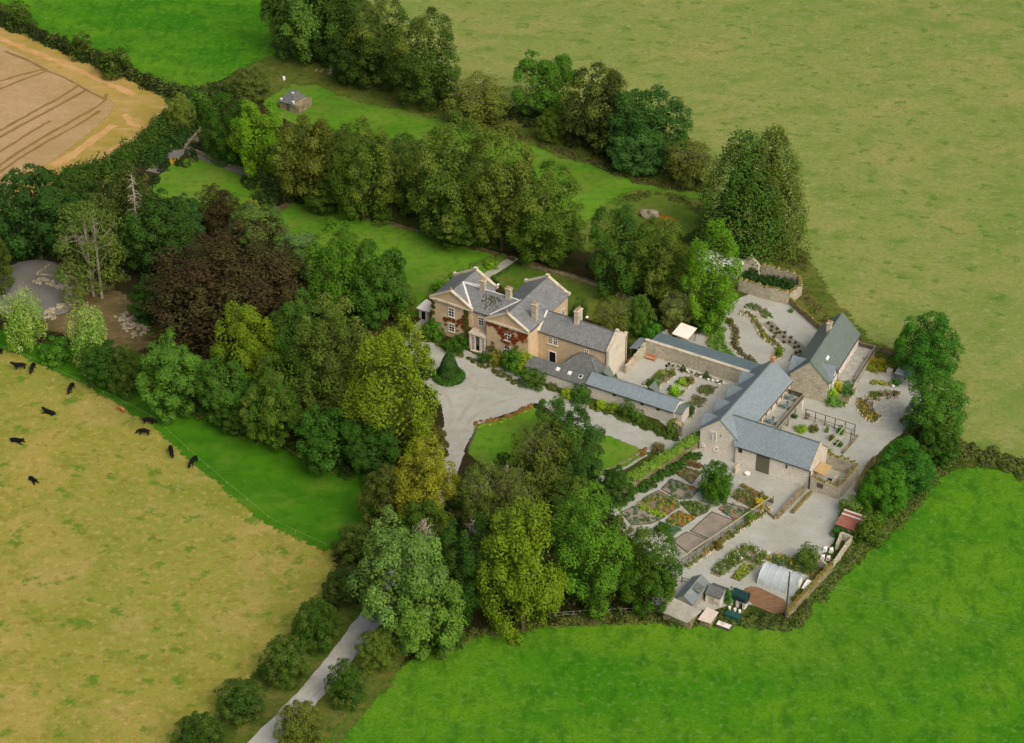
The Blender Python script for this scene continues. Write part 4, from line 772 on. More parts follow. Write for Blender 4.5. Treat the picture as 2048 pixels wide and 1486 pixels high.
def chimney(root, u, v, w_, d, z0, z1, pots=2, mat=None, axis='u'):
    mb = MB(); mb.box(u - w_ / 2, u + w_ / 2, v - d / 2, v + d / 2, z0, z1)
    mb.box(u - w_ / 2 - .09, u + w_ / 2 + .09, v - d / 2 - .09, v + d / 2 + .09, z1 + .002, z1 + .2)
    c = mb.build('chimney', mat or M_cope, root)
    for i in range(pots):
        o = (i - (pots - 1) / 2) * .5; x, y = (u + o, v) if axis == 'u' else (u, v + o)
        p = MB(); p.tube([(x, y, z1 + .2), (x, y, z1 + .45), (x, y, z1 + .6)], [.15, .12, .16], 8); p.build('chimney_pot', M_clay, c)
    return c
def pipe(root, u, v, z0, z1, name='downpipe', r=.06):
    mb = MB(); mb.tube([(u, v, z0), (u, v, z1)], r, 8); mb.build(name, M_pipe, root)
def gutter(root, a, b):
    mb = MB(); mb.bar(a, b, .13, .11); mb.build('gutter', M_pipe, root)

# --- manor house
H = thing('manor_house', 'large peach-rendered country house with two pedimented gables and grey slate roofs', 'house', -2, 6)
walls(H, M_render, -19.3, -10.8, 4.0, 12.4, 7.6, 10.0, 'v')
walls(H, M_render, -6.9, 1.8, 2.7, 17.0, 7.6, 10.0, 'v')
walls(H, M_render, -10.9, -6.8, 4.2, 11.2, 7.3)
walls(H, M_render, 1.7, 15.98, 6.2, 12.8, 6.0)
gable_roof(H, M_slate, -19.3, -10.8, 4.1, 12.3, 7.6, 10.0, 'v', .25)
gable_roof(H, M_slate, -6.9, 1.8, 2.8, 16.9, 7.6, 10.0, 'v', .25)
gable_roof(H, M_slate, -12.9, -4.9, 4.1, 11.3, 7.42, 9.85, 'u', .2, r0=-15.0, r1=-2.6)
gable_roof(H, M_slate, .4, 15.7, 6.2, 12.8, 6.02, 8.3, 'u', .22)
# gable end wall of the kitchen wing, a parapet standing above the slates
mb = MB(); mb.add([(x, y, zz) for x in (15.75, 16.25) for y, zz in ((6.1, 0), (12.9, 0), (12.9, 6.15), (9.5, 8.55), (6.1, 6.15))],
                  [(0, 1, 2, 3, 4), (9, 8, 7, 6, 5), (0, 5, 6, 1), (1, 6, 7, 2), (2, 7, 8, 3), (3, 8, 9, 4), (4, 9, 5, 0)]); mb.build('gable_wall', M_whiter, H)
mb = MB()
for s in (-1, 1):
    mb.bar((15.98, 9.5 + s * 3.5, 6.2), (15.98, 9.5, 8.66), .62, .12)
mb.box(15.7, 16.3, 12.6, 13.1, 6.2, 6.5); mb.box(15.7, 16.3, 9.2, 9.8, 8.6, 8.9); mb.build('coping', M_cope, H)
# pediments
for u0, u1, vf in ((-19.3, -10.8, 4.0), (-6.9, 1.8, 2.7)):
    um = (u0 + u1) / 2; mb = MB()
    mb.box(u0 - .3, u1 + .3, vf - .38, vf - .003, 7.2, 7.5)
    for s in (-1, 1): mb.bar((um + s * 4.55, vf - .12, 7.62), (um, vf - .12, 10.2), .55, .26)
    mb.build('cornice', M_cope, H)
    mb = MB(); mb.tube([(um, vf - .1, 10.25), (um, vf - .1, 10.6), (um, vf - .1, 11.0)], [.2, .16, .05], 8); mb.build('finial', M_clay, H)
for u0, u1, vb in ((-19.3, -10.8, 12.4), (-6.9, 1.8, 17.0)):
    um = (u0 + u1) / 2; mb = MB()
    for s in (-1, 1): mb.bar((um + s * 4.5, vb + .05, 7.75), (um, vb + .05, 10.25), .6, .3)
    mb.box(um - .35, um + .35, vb - .25, vb + .35, 10.1, 10.6)
    for s in (-1, 1): mb.box(um + s * 4.4 - .35, um + s * 4.4 + .35, vb - .25, vb + .35, 7.6, 8.1)
    mb.build('parapet', M_cope, H)
mb = MB()
for a, b in (((-15.0, 7.9, 9.98), (-10.75, 3.95, 7.62)), ((-2.7, 7.9, 9.98), (-6.95, 3.9, 7.62)), ((-15.0, 7.7, 10.02), (-12.2, 10.6, 8.4))):
    mb.bar(a, b, .34, .16)
mb.bar((-14.5, 7.7, 9.95), (-3.2, 7.7, 9.95), .22, .12)
mb.bar((1.75, 9.5, 8.32), (1.9, 6.1, 5.95), .34, .16); mb.build('lead_flashing', M_lead, H)
for a_, b_ in (((2.2, 9.5, 8.36), (15.7, 9.5, 8.36)), ((-2.55, 3.0, 10.06), (-2.55, 16.7, 10.06)), ((-15.05, 4.3, 10.06), (-15.05, 12.1, 10.06))):
    mb = MB(); mb.bar(a_, b_, .2, .1); mb.build('ridge', M_slated, H)
chimney(H, -10.6, 7.7, 1.0, .8, 9.2, 11.6, 2, M_stone2, 'u'); chimney(H, -5.2, 7.7, 1.0, .8, 9.2, 11.6, 2, M_stone2, 'u')
chimney(H, 1.0, 6.3, 1.0, .85, 7.4, 11.0, 2, M_stone2, 'u'); chimney(H, 8.1, 9.5, .85, 1.6, 7.4, 10.3, 3, M_cope, 'v')
window(H, '-v', 4.0, -15.1, 4.5, 1.25, 1.9); window(H, '-v', 4.0, -15.1, 1.3, 1.25, 1.7); window(H, '-v', 4.2, -8.9, 4.5, 1.2, 1.8)
window(H, '-v', 2.7, -2.5, 4.3, 1.25, 1.9); window(H, '-v', 2.7, -2.6, .9, 1.25, 2.2)
for uu in (4.3, 5.4): window(H, '-v', 6.2, uu, 3.9, .95, 1.5)
window(H, '-v', 6.2, 11.7, 3.7, .9, 1.4); door(H, '-v', 6.2, 4.8, 1.3, 2.3)
window(H, '+u', 1.8, 15.2, 3.6, 1.2, 1.9)
for q in (-18, -12.8, -16): window(H, '+v', 12.4, q, 4.4, 1.1, 1.7)
for q in (-5.2, 0): window(H, '+v', 17.0, q, 4.4, 1.1, 1.7)
for q in (4, 8, 12): window(H, '+v', 12.8, q, 3.8, 1.0, 1.5)
pipe(H, 1.62, 6.08, .1, 7.2); pipe(H, -6.98, 4.05, .1, 7.2); pipe(H, 15.7, 6.05, .1, 5.9); pipe(H, 16.33, 12.4, .1, 6.0)
gutter(H, (1.9, 5.93, 5.83), (15.7, 5.93, 5.83)); gutter(H, (-10.5, 3.93, 7.26), (-7.1, 3.93, 7.26)); gutter(H, (2.13, 2.8, 7.42), (2.13, 6.0, 7.42))
# portico
mb = MB(); mb.box(-10.6, -7.05, 2.5, 4.19, 3.15, 3.5); mb.box(-10.35, -7.3, 2.75, 4.19, 3.502, 3.6); P_ = mb.build('portico', M_whiter, H)
for uu in (-10.35, -9.45, -8.2, -7.3):
    mb = MB(); mb.box(uu - .17, uu + .17, 2.6, 2.94, .12, 3.15); mb.box(uu - .22, uu + .22, 2.55, 2.99, 0, .12); mb.build('pillar', M_whiter, P_)
mb = MB(); mb.box(-10.2, -9.6, 2.9, 3.1, 0, 3.14); mb.box(-8.05, -7.45, 2.9, 3.1, 0, 3.14); mb.build('side_panel', M_whiter, P_)
for uu in (-9.9, -7.75): window(H, '-v', 2.9, uu, .9, .42, 1.7, (0, 1), False)
door(H, '-v', 4.2, -8.85, 1.3, 2.4); mb = MB(); mb.box(-10.0, -7.6, 2.0, 2.5, 0, .15); mb.build('step', M_cope, H)

# dark moss growth on the middle roof
mb = MB(); rm = random.Random(12)
for i in range(90):
    a = rm.gauss(-8.0, 1.0); v = 7.1 - abs(rm.gauss(0, 1.0)); zz = 7.42 + (v - 4.1) * (9.85 - 7.42) / 3.6; s_ = rm.uniform(.08, .2)
    if v > 4.6: mb.hexa([(a - s_, v - s_, zz - .05 - s_ * .675), (a + s_, v - s_, zz - .05 - s_ * .675), (a + s_, v + s_, zz - .05 + s_ * .675), (a - s_, v + s_, zz - .05 + s_ * .675)], [(a - s_ * .6, v - s_ * .6, zz + .04 - s_ * .4), (a + s_ * .6, v - s_ * .6, zz + .04 - s_ * .4), (a + s_ * .6, v + s_ * .6, zz + .04 + s_ * .4), (a - s_ * .6, v + s_ * .6, zz + .04 + s_ * .4)])
mb.build('roof_moss', plain('dark_moss', (74, 76, 60), 1, .4, 3, .05), H)
# creepers
def wall_leaves(name, side, pos, pts, n, col, mat, label, ls=.16, cat='climber', seed=2, depth=.18, th=TH):
    "leaves hung over a wall; pts = list of (a, z, radius) blobs"
    rng = np.random.default_rng(seed); P = []; T = []
    tot = sum(p[2] ** 2 for p in pts)
    for a, z, r in pts:
        m = max(8, int(n * r * r / tot)); an = rng.uniform(0, 6.28, m); rr = r * np.sqrt(rng.uniform(size=m)); dd = rng.uniform(.03, depth, m)
        al = a + rr * np.cos(an); zz = np.maximum(.02, z + rr * np.sin(an))
        P.append(np.stack([al, pos - dd if side == '-v' else pos + dd, zz], 1) if side in ('-v', '+v') else np.stack([pos + dd if side == '+u' else pos - dd, al, zz], 1))
        T.append(np.stack([rng.uniform(size=m), np.full(m, rng.uniform()), rng.uniform(size=m)], 1))
    P = np.concatenate(P); nrm = {'-v': (0, -1, .3), '+v': (0, 1, .3), '+u': (1, 0, .3), '-u': (-1, 0, .3)}[side]
    o0 = P.mean(0); o0[2] = 0; P -= o0
    me = leaf_mesh(name, P, np.array(nrm) + rng.normal(size=(len(P), 3)) * .45, ls * rng.uniform(.6, 1.3, len(P)), np.concatenate(T), rng)
    o = meshobj(name, me, mat, None, W(o0[0], o0[1], 0, th), th); o.color = lin(col); tag(o, label, cat); return o
blobs = [(-2.5 + (i / 7 - 1) * 4.1 * 1, 7.0 - 0, .5) for i in range(15)]
rb = random.Random(4); blobs = []
for i in range(70):
    a = rb.uniform(-6.5, 1.3); zt = 7.1; reach = 3.4 - abs(a + 2.0) * .85
    z = zt - rb.uniform(0, max(.4, reach)); blobs.append((a, z, rb.uniform(.3, .6)))
blobs = [b for b in blobs if not (-3.2 < b[0] < -1.8 and 4.3 < b[1] < 6.2)] + [(-3.4, 4.0, .5), (-1.2, 4.0, .4), (-2.6, 3.6, .6), (-.6, 3.6, .4), (.9, 5.6, .7), (.4, 6.4, .5)]
wall_leaves('creeper', '-v', 2.7, blobs, 2600, (134, 66, 34), FM_flow, 'rust-red creeper spread over the right pedimented front of the manor', .13)
wall_leaves('creeper', '-v', 4.0, [(-16.4, 3.6, .5), (-15.6, 3.9, .45), (-14.6, 3.9, .4), (-13.6, 3.9, .5), (-12.9, 4.3, .6), (-12.4, 5.2, .5), (-12.6, 3.2, .5), (-16.3, 2.6, .3), (-14.0, 3.0, .3), (-13.8, 2.0, .2)], 800, (116, 66, 34), FM_flow, 'reddish creeper round the windows of the left pedimented front', .12, seed=3)
wall_leaves('ivy', '-v', 4.0, [(-11.9, z, .55) for z in (6.6, 5.8, 5.0, 4.2, 3.4, 2.6, 1.8)] + [(-11.2, 3.2, .5), (-19.0, 5.5, .5), (-19.1, 4.2, .5), (-19.0, 6.4, .4), (-19.0, 2.5, .5)], 1200, (84, 92, 34), FM_leaf, 'green ivy strip between the left front and the porch', .13, seed=4)
wall_leaves('ivy', '-v', 2.7, [(-6.3, 1.2, .7), (-5.6, 1.8, .6), (-5.0, 1.0, .7), (-5.6, 2.8, .4), (-4.2, 1.2, .5)], 420, (96, 92, 52), FM_leaf, 'thin climber at the foot of the right pedimented front', .11, seed=5)
wall_leaves('moss_patch', '-v', 7.7, [], 10, (0, 0, 0), FM_leaf, '', .1) if 0 else None

# --- small hipped outbuilding in front of the kitchen wing
B = thing('hipped_outbuilding', 'small rubble-stone outbuilding with hipped dark slate roof against the kitchen wing', 'outbuilding', 12, 4.2)
mb = MB(); mb.box(9.0, 16.0, 2.7, 6.1, 0, 2.9); mb.build('wall', M_stone2, B)
mb = MB(); mb.slab([(8.7, 2.45, 2.8), (16.3, 2.45, 2.8), (13.4, 5.0, 4.35), (10.6, 5.0, 4.35)], .12)
mb.slab([(16.3, 2.45, 2.8), (16.3, 6.14, 2.8), (13.4, 6.14, 4.35), (13.4, 5.0, 4.35)], .12); mb.slab([(8.7, 2.45, 2.8), (10.6, 5.0, 4.35), (10.6, 6.14, 4.35), (8.7, 6.14, 2.8)], .12)
mb.slab([(10.6, 5.0, 4.352), (13.4, 5.0, 4.352), (13.4, 6.14, 4.352), (10.6, 6.14, 4.352)], .1); mb.build('roof', M_slated, B)
mb = MB(); mb.bar((10.6, 5.0, 4.4), (8.75, 2.5, 2.86), .2, .1); mb.bar((13.4, 5.0, 4.4), (16.25, 2.5, 2.86), .2, .1); mb.build('hip_tile', M_slate, B); door(B, '+u', 16.0, 4.0, .9, 2.0)
# --- dark lean-to with rooflights
B = thing('dark_lean_to', 'low outbuilding with dark slate lean-to roof and rooflights beside the drive', 'outbuilding', 9, 1)
mb = MB(); mb.hexa([(3.0, -.1, 0), (15.1, -.1, 0), (15.1, 2.0, 0), (3.0, 2.0, 0)], [(3.0, -.1, 2.25), (15.1, -.1, 2.25), (15.1, 2.0, 3.05), (3.0, 2.0, 3.05)]); mb.build('wall', M_stone, B)
mb = MB(); mb.slab([(2.7, -.35, 2.28), (15.05, -.35, 2.28), (15.05, 2.15, 3.25), (2.7, 2.15, 3.25)], .13); rf = mb.build('roof', M_slated, B)
for uu in (8.8, 11.2, 13.4):
    mb = MB(); mb.slab([(uu - .35, .7, 2.83), (uu + .35, .7, 2.83), (uu + .35, 1.4, 3.1), (uu - .35, 1.4, 3.1)], .1); fr = mb.build('rooflight', M_lead, rf)
    mb = MB(); mb.slab([(uu - .25, .8, 2.89), (uu + .25, .8, 2.89), (uu + .25, 1.3, 3.085), (uu - .25, 1.3, 3.085)], .02); mb.build('pane', M_white if uu < 12 else M_glass, fr)
# --- long low stone range with blue slates
B = thing('long_low_range', 'long low rubble-stone range with pale blue slate roof beside the drive', 'outbuilding', 24, 1)
mb = MB(); mb.hexa([(15.2, 0, 0), (32.4, 0, 0), (32.4, 3.7, 0), (15.2, 3.7, 0)], [(15.2, 0, 2.7), (32.4, 0, 2.7), (32.4, 3.7, 2.7), (15.2, 3.7, 2.7)]); mb.build('wall', M_stone, B)
mb = MB(); mb.slab([(15.1, -.25, 2.72), (32.4, -.25, 2.72), (32.4, 1.95, 3.95), (15.1, 1.95, 3.95)], .14); mb.slab([(15.1, 1.95, 3.952), (32.4, 1.95, 3.952), (32.4, 4.0, 2.8), (15.1, 4.0, 2.8)], .14); rf = mb.build('roof', M_slateb, B)
mb = MB(); mb.add([(32.2, .02, 2.6), (32.2, 3.68, 2.6), (32.2, 1.95, 3.8), (32.42, .02, 2.6), (32.42, 3.68, 2.6), (32.42, 1.95, 3.8)], [(0, 1, 2), (3, 5, 4), (0, 3, 4, 1), (1, 4, 5, 2), (2, 5, 3, 0)]); mb.build('gable_wall', M_stone, B)
for uu in (17.3, 26.4):
    mb = MB(); mb.slab([(uu - 1.0, 4.3, 2.95), (uu, 4.3, 4.7), (uu, 2.0, 4.7), (uu - 1.0, 3.4, 2.95)], .1); mb.slab([(uu, 4.3, 4.702), (uu + 1.0, 4.3, 2.95), (uu + 1.0, 3.4, 2.95), (uu, 2.0, 4.702)], .1); d = mb.build('dormer_roof', M_slateg, B)
    mb = MB(); mb.add([(uu - .85, 3.6, 2.5), (uu + .85, 3.6, 2.5), (uu, 3.6, 4.45), (uu - .85, 4.1, 2.5), (uu + .85, 4.1, 2.5), (uu, 4.1, 4.45)], [(0, 1, 2), (3, 5, 4), (0, 3, 4, 1), (1, 4, 5, 2), (2, 5, 3, 0)]); mb.build('dormer_front', M_stone, B)
for uu in (20.7, 23.4, 26.2, 29.3):
    window(B, '-v', 0, uu, 1.95, .6, .5, (1, 0), False, M_woodd)
gutter(B, (15.2, -.3, 2.6), (32.4, -.3, 2.6))
mb = MB(); mb.box(32.45, 33.7, .3, 3.2, 0, 2.55); mb.build('end_wall', M_stone, B)
mb = MB(); mb.slab([(32.44, .1, 2.6), (33.9, .1, 2.6), (33.9, 1.7, 3.2), (32.44, 1.7, 3.2)], .1); mb.slab([(32.44, 1.7, 3.202), (33.9, 1.7, 3.202), (33.9, 3.4, 2.6), (32.44, 3.4, 2.6)], .1); mb.build('end_roof', M_slateg, B)
# stone gate arch
B = thing('stone_gateway', 'small weathered stone gateway with gabled top at the end of the blue-roofed range', 'gateway', 33.3, -1.5)
mb = MB(); mb.box(32.8, 33.3, -2.6, -2.1, 0, 2.2); mb.box(34.6, 35.1, -2.6, -2.1, 0, 2.2); mb.build('pier', M_stone3, B)
mb = MB(); mb.slab([(32.7, -2.8, 2.2), (33.95, -2.8, 2.9), (33.95, -1.6, 2.9), (32.7, -1.6, 2.2)], .15); mb.slab([(33.95, -2.8, 2.902), (35.2, -2.8, 2.2), (35.2, -1.6, 2.2), (33.95, -1.6, 2.902)], .15); mb.build('gate_roof', M_stone3, B)
mb = MB(); mb.box(32.8, 33.3, -2.05, -.1, 0, 1.7); mb.build('side_wall', M_stone3, B)

# --- courtyard walls
B = thing('garden_wall', 'high rubble-stone courtyard wall with a pale coping and slate lean-to behind', 'wall', 28, 17.2)
mb = MB(); mb.box(17.9, 39.3, 17.0, 17.5, 0, 3.0); mb.build('wall', M_stone2, B)
mb = MB(); mb.box(17.8, 39.3, 16.9, 17.6, 3.003, 3.14); mb.build('coping', M_cope, B)
mb = MB(); mb.slab([(18.6, 17.56, 2.95), (39.6, 17.56, 2.95), (39.6, 21.3, 2.5), (18.6, 21.3, 2.5)], .14); mb.build('lean_to_roof', slate('teal_slate', (88, 106, 112), (102, 120, 126), (92, 104, 100), .5), B)
mb = MB(); mb.box(19.0, 39.3, 20.75, 21.0, 0, 2.3); mb.build('back_wall', M_stone2, B)
for uu in (22, 25.5, 29, 32.5, 36): mb = MB(); face_box(mb, '+v', 21.0, uu - .5, uu + .5, .02, 1.8, -.01, .05); mb.build('door', M_woodd, B)
B = thing('garden_wall', 'lower rubble wall at the left end of the courtyard with ragged top', 'wall', 17.9, 15)
rz = random.Random(8); mb = MB(); v = 9.6
while v < 16.9: d = rz.uniform(.4, .8); e = min(16.9, v + d); mb.box(17.7, 18.15, v, e - .002, 0, 1.7 + (v - 9.6) * .13 + rz.uniform(-.1, .15)); v = e
mb.build('wall', M_stone2, B)
B = thing('wood_store', 'small slate-roofed open log shed outside the courtyard wall', 'shed', 16.9, 16)
mb = MB(); mb.slab([(16.1, 14.2, 2.35), (17.66, 14.2, 2.75), (17.66, 18.2, 2.75), (16.1, 18.2, 2.35)], .12); mb.build('roof', M_slateb, B)
for q in (14.4, 18.0): mb = MB(); mb.box(16.25, 16.4, q - .07, q + .07, 0, 2.3); mb.build('post', M_woodd, B)
mb = MB()
for i in range(5):
    for j in range(3): mb.tube([(16.6 + (j % 2) * .1, 12.6 + i * .3, .15 + j * .28), (17.5, 12.6 + i * .3, .15 + j * .28)], .14, 7)
o = mb.build('log_pile', plain('sawn_logs', (170, 104, 62), .9, .3, 3), None, (17, 13.2, 0, TH)); tag(o, 'stack of orange-brown logs by the slate-roofed log shed', 'logs')
# bench
B = thing('garden_bench', 'orange-brown wooden bench in the corner of the courtyard', 'bench', 19.4, 16.2); M_or = plain('varnished_timber', (184, 134, 98), .7, .12, 3)
mb = MB(); mb.box(18.7, 20.6, 15.6, 16.2, .42, .5); mb.build('seat', M_or, B); mb = MB(); mb.box(18.7, 20.6, 16.22, 16.3, .5, 1.0); mb.build('backrest', M_or, B)
for a in (18.78, 20.52):
    for q in (15.68, 16.24): mb = MB(); mb.box(a - .05, a + .05, q - .05, q + .05, 0, .418); mb.build('leg', M_or, B)
    mb = MB(); mb.box(a - .05, a + .05, 15.6, 16.2, .7, .77); mb.build('armrest', M_or, B)
# white canopy
B = thing('white_canopy', 'white square canopy on posts behind the courtyard wall', 'canopy', 22.3, 23.9)
mb = MB(); mb.slab([(20.7, 22.0, 2.65), (23.9, 22.0, 2.45), (23.9, 25.7, 2.75), (20.7, 25.7, 2.95)], .14); mb.build('roof', plain('cream_sheet', (236, 230, 216), .6, .04, 2), B)
for a, q in ((20.9, 22.2), (23.7, 22.2), (20.9, 25.5), (23.7, 25.5)): mb = MB(); mb.box(a - .05, a + .05, q - .05, q + .05, 0, 2.4); mb.build('post', M_woodd, B)
mb = MB(); mb.box(23.0, 24.8, 21.0, 24.6, 0, .12); mb.build('floor', M_whiter, B)
# summerhouse by the left gable
B = thing('white_summerhouse', 'small white pyramid-roofed summerhouse at the left end of the manor', 'summerhouse', -22.8, 7.6)
mb = MB(); mb.box(-23.9, -21.8, 6.6, 8.7, 0, 2.2); mb.build('wall', M_whiter, B)
mb = MB(); mb.add([(-24.3, 6.2, 2.2), (-21.4, 6.2, 2.2), (-21.4, 9.1, 2.2), (-24.3, 9.1, 2.2), (-22.85, 7.65, 3.9)], [(3, 2, 1, 0), (0, 1, 4), (1, 2, 4), (2, 3, 4), (3, 0, 4)]); mb.build('roof', M_white, B); door(B, '-v', 6.6, -22.85, .9, 1.8)
# marquee behind the bright tree
a, b = UV(1463, 548, 0)
B = thing('white_marquee', 'white marquee half hidden behind the bright green tree', 'marquee', a, b)
mb = MB(); mb.box(a - 7, a + 1.6, b - 1.2, b + 2.6, 0, 2.1); mb.build('side_cloth', M_white, B)
mb = MB(); mb.slab([(a - 7.2, b - 1.4, 2.1), (a + 1.8, b - 1.4, 2.1), (a + 1.2, b + .7, 3.3), (a - 6.8, b + .7, 3.3)], .06); mb.slab([(a - 6.8, b + .7, 3.302), (a + 1.2, b + .7, 3.302), (a + 1.8, b + 2.8, 2.1), (a - 7.2, b + 2.8, 2.1)], .06)
mb.add([(a + 1.2, b + .7, 3.3), (a + 1.8, b + 2.8, 2.1), (a + 1.8, b - 1.4, 2.1)], [(0, 1, 2)]); mb.build('roof', M_white, B)

# --- L-shaped barn
B = thing('long_barn', 'L-shaped converted stone barn with blue slate roofs and gabled dormers', 'barn', 43.2, 2)
mb = walls(B, M_stone, 39.5, 46.6, -4.3, 16.7, 4.5, 7.5, 'v', g1=True)
walls(B, M_stone, 46.4, 60.0, -4.8, 2.3, 4.0, 7.0, 'u', g0=False)
gable_roof(B, M_slateb, 39.5, 46.6, -4.3, 16.7, 4.52, 7.6, 'v', .3, .12)
gable_roof(B, M_slateb, 46.2, 60.0, -4.8, 2.3, 4.0, 7.0, 'u', .3, .05, r0=43.6)
mb = MB()
for s in (-1, 1): mb.bar((60.12, -1.25 + s * 3.9, 3.78), (60.12, -1.25, 7.04), .34, .16)
mb.build('verge', M_cope, B)
walls(B, M_whiter, 46.59, 46.64, 2.4, 16.7, 4.45, None, 'v', 'limewashed_face'); mb = MB(); mb.add([(60.0, -4.7, .02), (60.0, 2.2, .02), (60.0, 2.2, 3.95), (60.0, -1.25, 6.85), (60.0, -4.7, 3.95), (60.04, -4.7, .02), (60.04, 2.2, .02), (60.04, 2.2, 3.95), (60.04, -1.25, 6.85), (60.04, -4.7, 3.95)], [(4, 3, 2, 1, 0), (5, 6, 7, 8, 9), (0, 1, 6, 5), (1, 2, 7, 6), (2, 3, 8, 7), (3, 4, 9, 8), (4, 0, 5, 9)]); mb.build('limewashed_face', M_whiter, B)
for vv in (12.4, 7.6, 2.8, -2.1):     # wall dormers on the courtyard side
    mb = MB(); mb.slab([(39.0, vv - 1.3, 4.5), (39.0, vv, 6.4), (42.0, vv, 6.4), (40.0, vv - 1.3, 4.5)][::-1], .12); mb.slab([(39.0, vv, 6.402), (39.0, vv + 1.3, 4.5), (40.0, vv + 1.3, 4.5), (42.0, vv, 6.402)][::-1], .12)
    d = mb.build('dormer_roof', M_slateb, B)
    mb = MB(); mb.add([(39.3, vv - 1.1, 3.9), (39.3, vv + 1.1, 3.9), (39.3, vv + 1.1, 4.6), (39.3, vv, 6.15), (39.3, vv - 1.1, 4.6), (39.7, vv - 1.1, 3.9), (39.7, vv + 1.1, 3.9), (39.7, vv + 1.1, 4.6), (39.7, vv, 6.15), (39.7, vv - 1.1, 4.6)], [(0, 1, 2, 3, 4), (9, 8, 7, 6, 5), (1, 0, 5, 6), (2, 1, 6, 7), (3, 2, 7, 8), (4, 3, 8, 9), (0, 4, 9, 5)]); mb.build('dormer_front', M_stone, B)
    window(B, '-u', 39.3, vv, 3.3, 1.0, 1.5)
fr = MB(); mb = MB()
window(B, '-v', -4.3, 41.6, 2.6, .55, 2.1, (1, 4), False); window(B, '-v', -4.3, 42.25, 2.6, .55, 2.1, (1, 4), False); window(B, '-v', -4.3, 42.6, .9, .75, .8, (1, 1))
window(B, '-v', -4.3, 40.2, 1.0, .5, .5, (1, 0))
mb = MB(); face_box(mb, '-v', -4.8, 50.3, 52.7, .02, 3.35, -.02, .08)
d = mb.build('barn_door', M_woodd, B); mb = MB()
for i in range(8): face_box(mb, '-v', -4.8, 50.35 + i * .3, 50.6 + i * .3, .05, 3.3, .082, .11)
mb.build('boarding', plain('grey_boards', (106, 104, 88), .9, .2, 4), d)
window(B, '-v', -4.8, 47.3, 2.6, .7, .8, (0, 0), False, M_woodd); window(B, '-v', -4.8, 55.8, 2.5, .3, .7, (0, 0), False, M_woodd)
for vv in (4.5, 6.6, 8.7, 10.8, 12.9, 15.0): window(B, '+u', 46.64, vv, 2.75, .7, 1.5, (0, 1), False, M_render2)
gutter(B, (46.9, -5.12, 3.72), (60.0, -5.12, 3.72)); gutter(B, (46.96, 2.4, 4.2), (46.96, 16.7, 4.2)); pipe(B, 60.1, -5.0, .05, 3.75, r=.09)
chimney(B, 43.1, 16.2, .7, .7, 7.0, 8.2, 1, M_clay)
pipe(B, 43.35, -4.4, 4.2, 4.5); mb = MB(); mb.bar((43.1, -4.3, 7.66), (43.1, 16.7, 7.66), .2, .1); mb.build('ridge', M_slateg, B); mb = MB(); mb.bar((44, -1.25, 7.06), (60.0, -1.25, 7.06), .2, .1); mb.build('ridge', M_slateg, B)
# balcony of the barn
B2 = thing('balcony_terrace', 'raised stone terrace with timber balustrade along the barn', 'terrace', 48.3, 9)
mb = MB(); mb.box(46.7, 49.7, 3.4, 15.6, 2.1, 2.35); mb.build('deck', M_paving, B2)
mb = MB(); mb.box(46.7, 49.7, 15.1, 15.6, 0, 2.098); mb.build('end_wall', M_stone, B2)
for vv in (3.6, 6.6, 9.6, 12.6, 15.3): mb = MB(); mb.box(49.45, 49.65, vv - .1, vv + .1, 0, 2.098); mb.build('post', M_wood, B2)
mb = MB(); mb.box(49.58, 49.66, 3.4, 15.6, 2.4, 3.3); mb.box(46.75, 49.57, 15.5, 15.58, 2.4, 3.3); mb.build('balustrade', M_woodd, B2)
mb = MB(); mb.box(49.52, 49.72, 3.35, 15.65, 3.303, 3.38); mb.box(46.75, 49.515, 15.45, 15.63, 3.303, 3.38); mb.build('handrail', M_wood, B2)
M_grn = plain('green_metal', (92, 120, 116), .6, .1, 3)
def patio_set(u, v, z, label):
    T_ = thing('patio_table', label, 'table', u, v, z)
    mb = MB(); mb.tube([(u, v, z + .7), (u, v, z + .74)], .45, 14); mb.build('table_top', M_grn, T_); mb = MB(); mb.tube([(u, v, z), (u, v, z + .7)], .05, 8); mb.build('leg', M_grn, T_)
def patio_chair(u, v, z, rz, label, group):
    T_ = thing('patio_chair', label, 'chair', u, v, z, TH, group); T_.rotation_euler.z = TH + rz
    for nm, bx in (('seat', (-.22, .22, -.22, .22, .42, .46)), ('backrest', (-.22, .22, .2, .24, .5, .95))):
        mb = MB(); mb.box(u + bx[0], u + bx[1], v + bx[2], v + bx[3], z + bx[4], z + bx[5]); mb.build(nm, M_grn, T_)
    for a in (-.19, .19):
        for b in (-.19, .19): mb = MB(); mb.box(u + a - .02, u + a + .02, v + b - .02, v + b + .02, z, z + .418); mb.build('leg', M_grn, T_)
for (u, v), lab in (((48.0, 5.6), 'green metal table at the near end of the barn terrace'), ((48.2, 11.0), 'green metal table in the middle of the barn terrace'), ((47.9, 13.8), 'green metal table at the far end of the barn terrace')):
    patio_set(u, v, 2.35, lab)
    for dx, dy, rz in ((.8, 0, -1.57), (-.75, .1, 1.57), (0, .8, 0)): patio_chair(u + dx, v + dy, 2.35, rz, 'green metal patio chair drawn up to a table on the barn terrace', 'green patio chairs on the barn terrace')

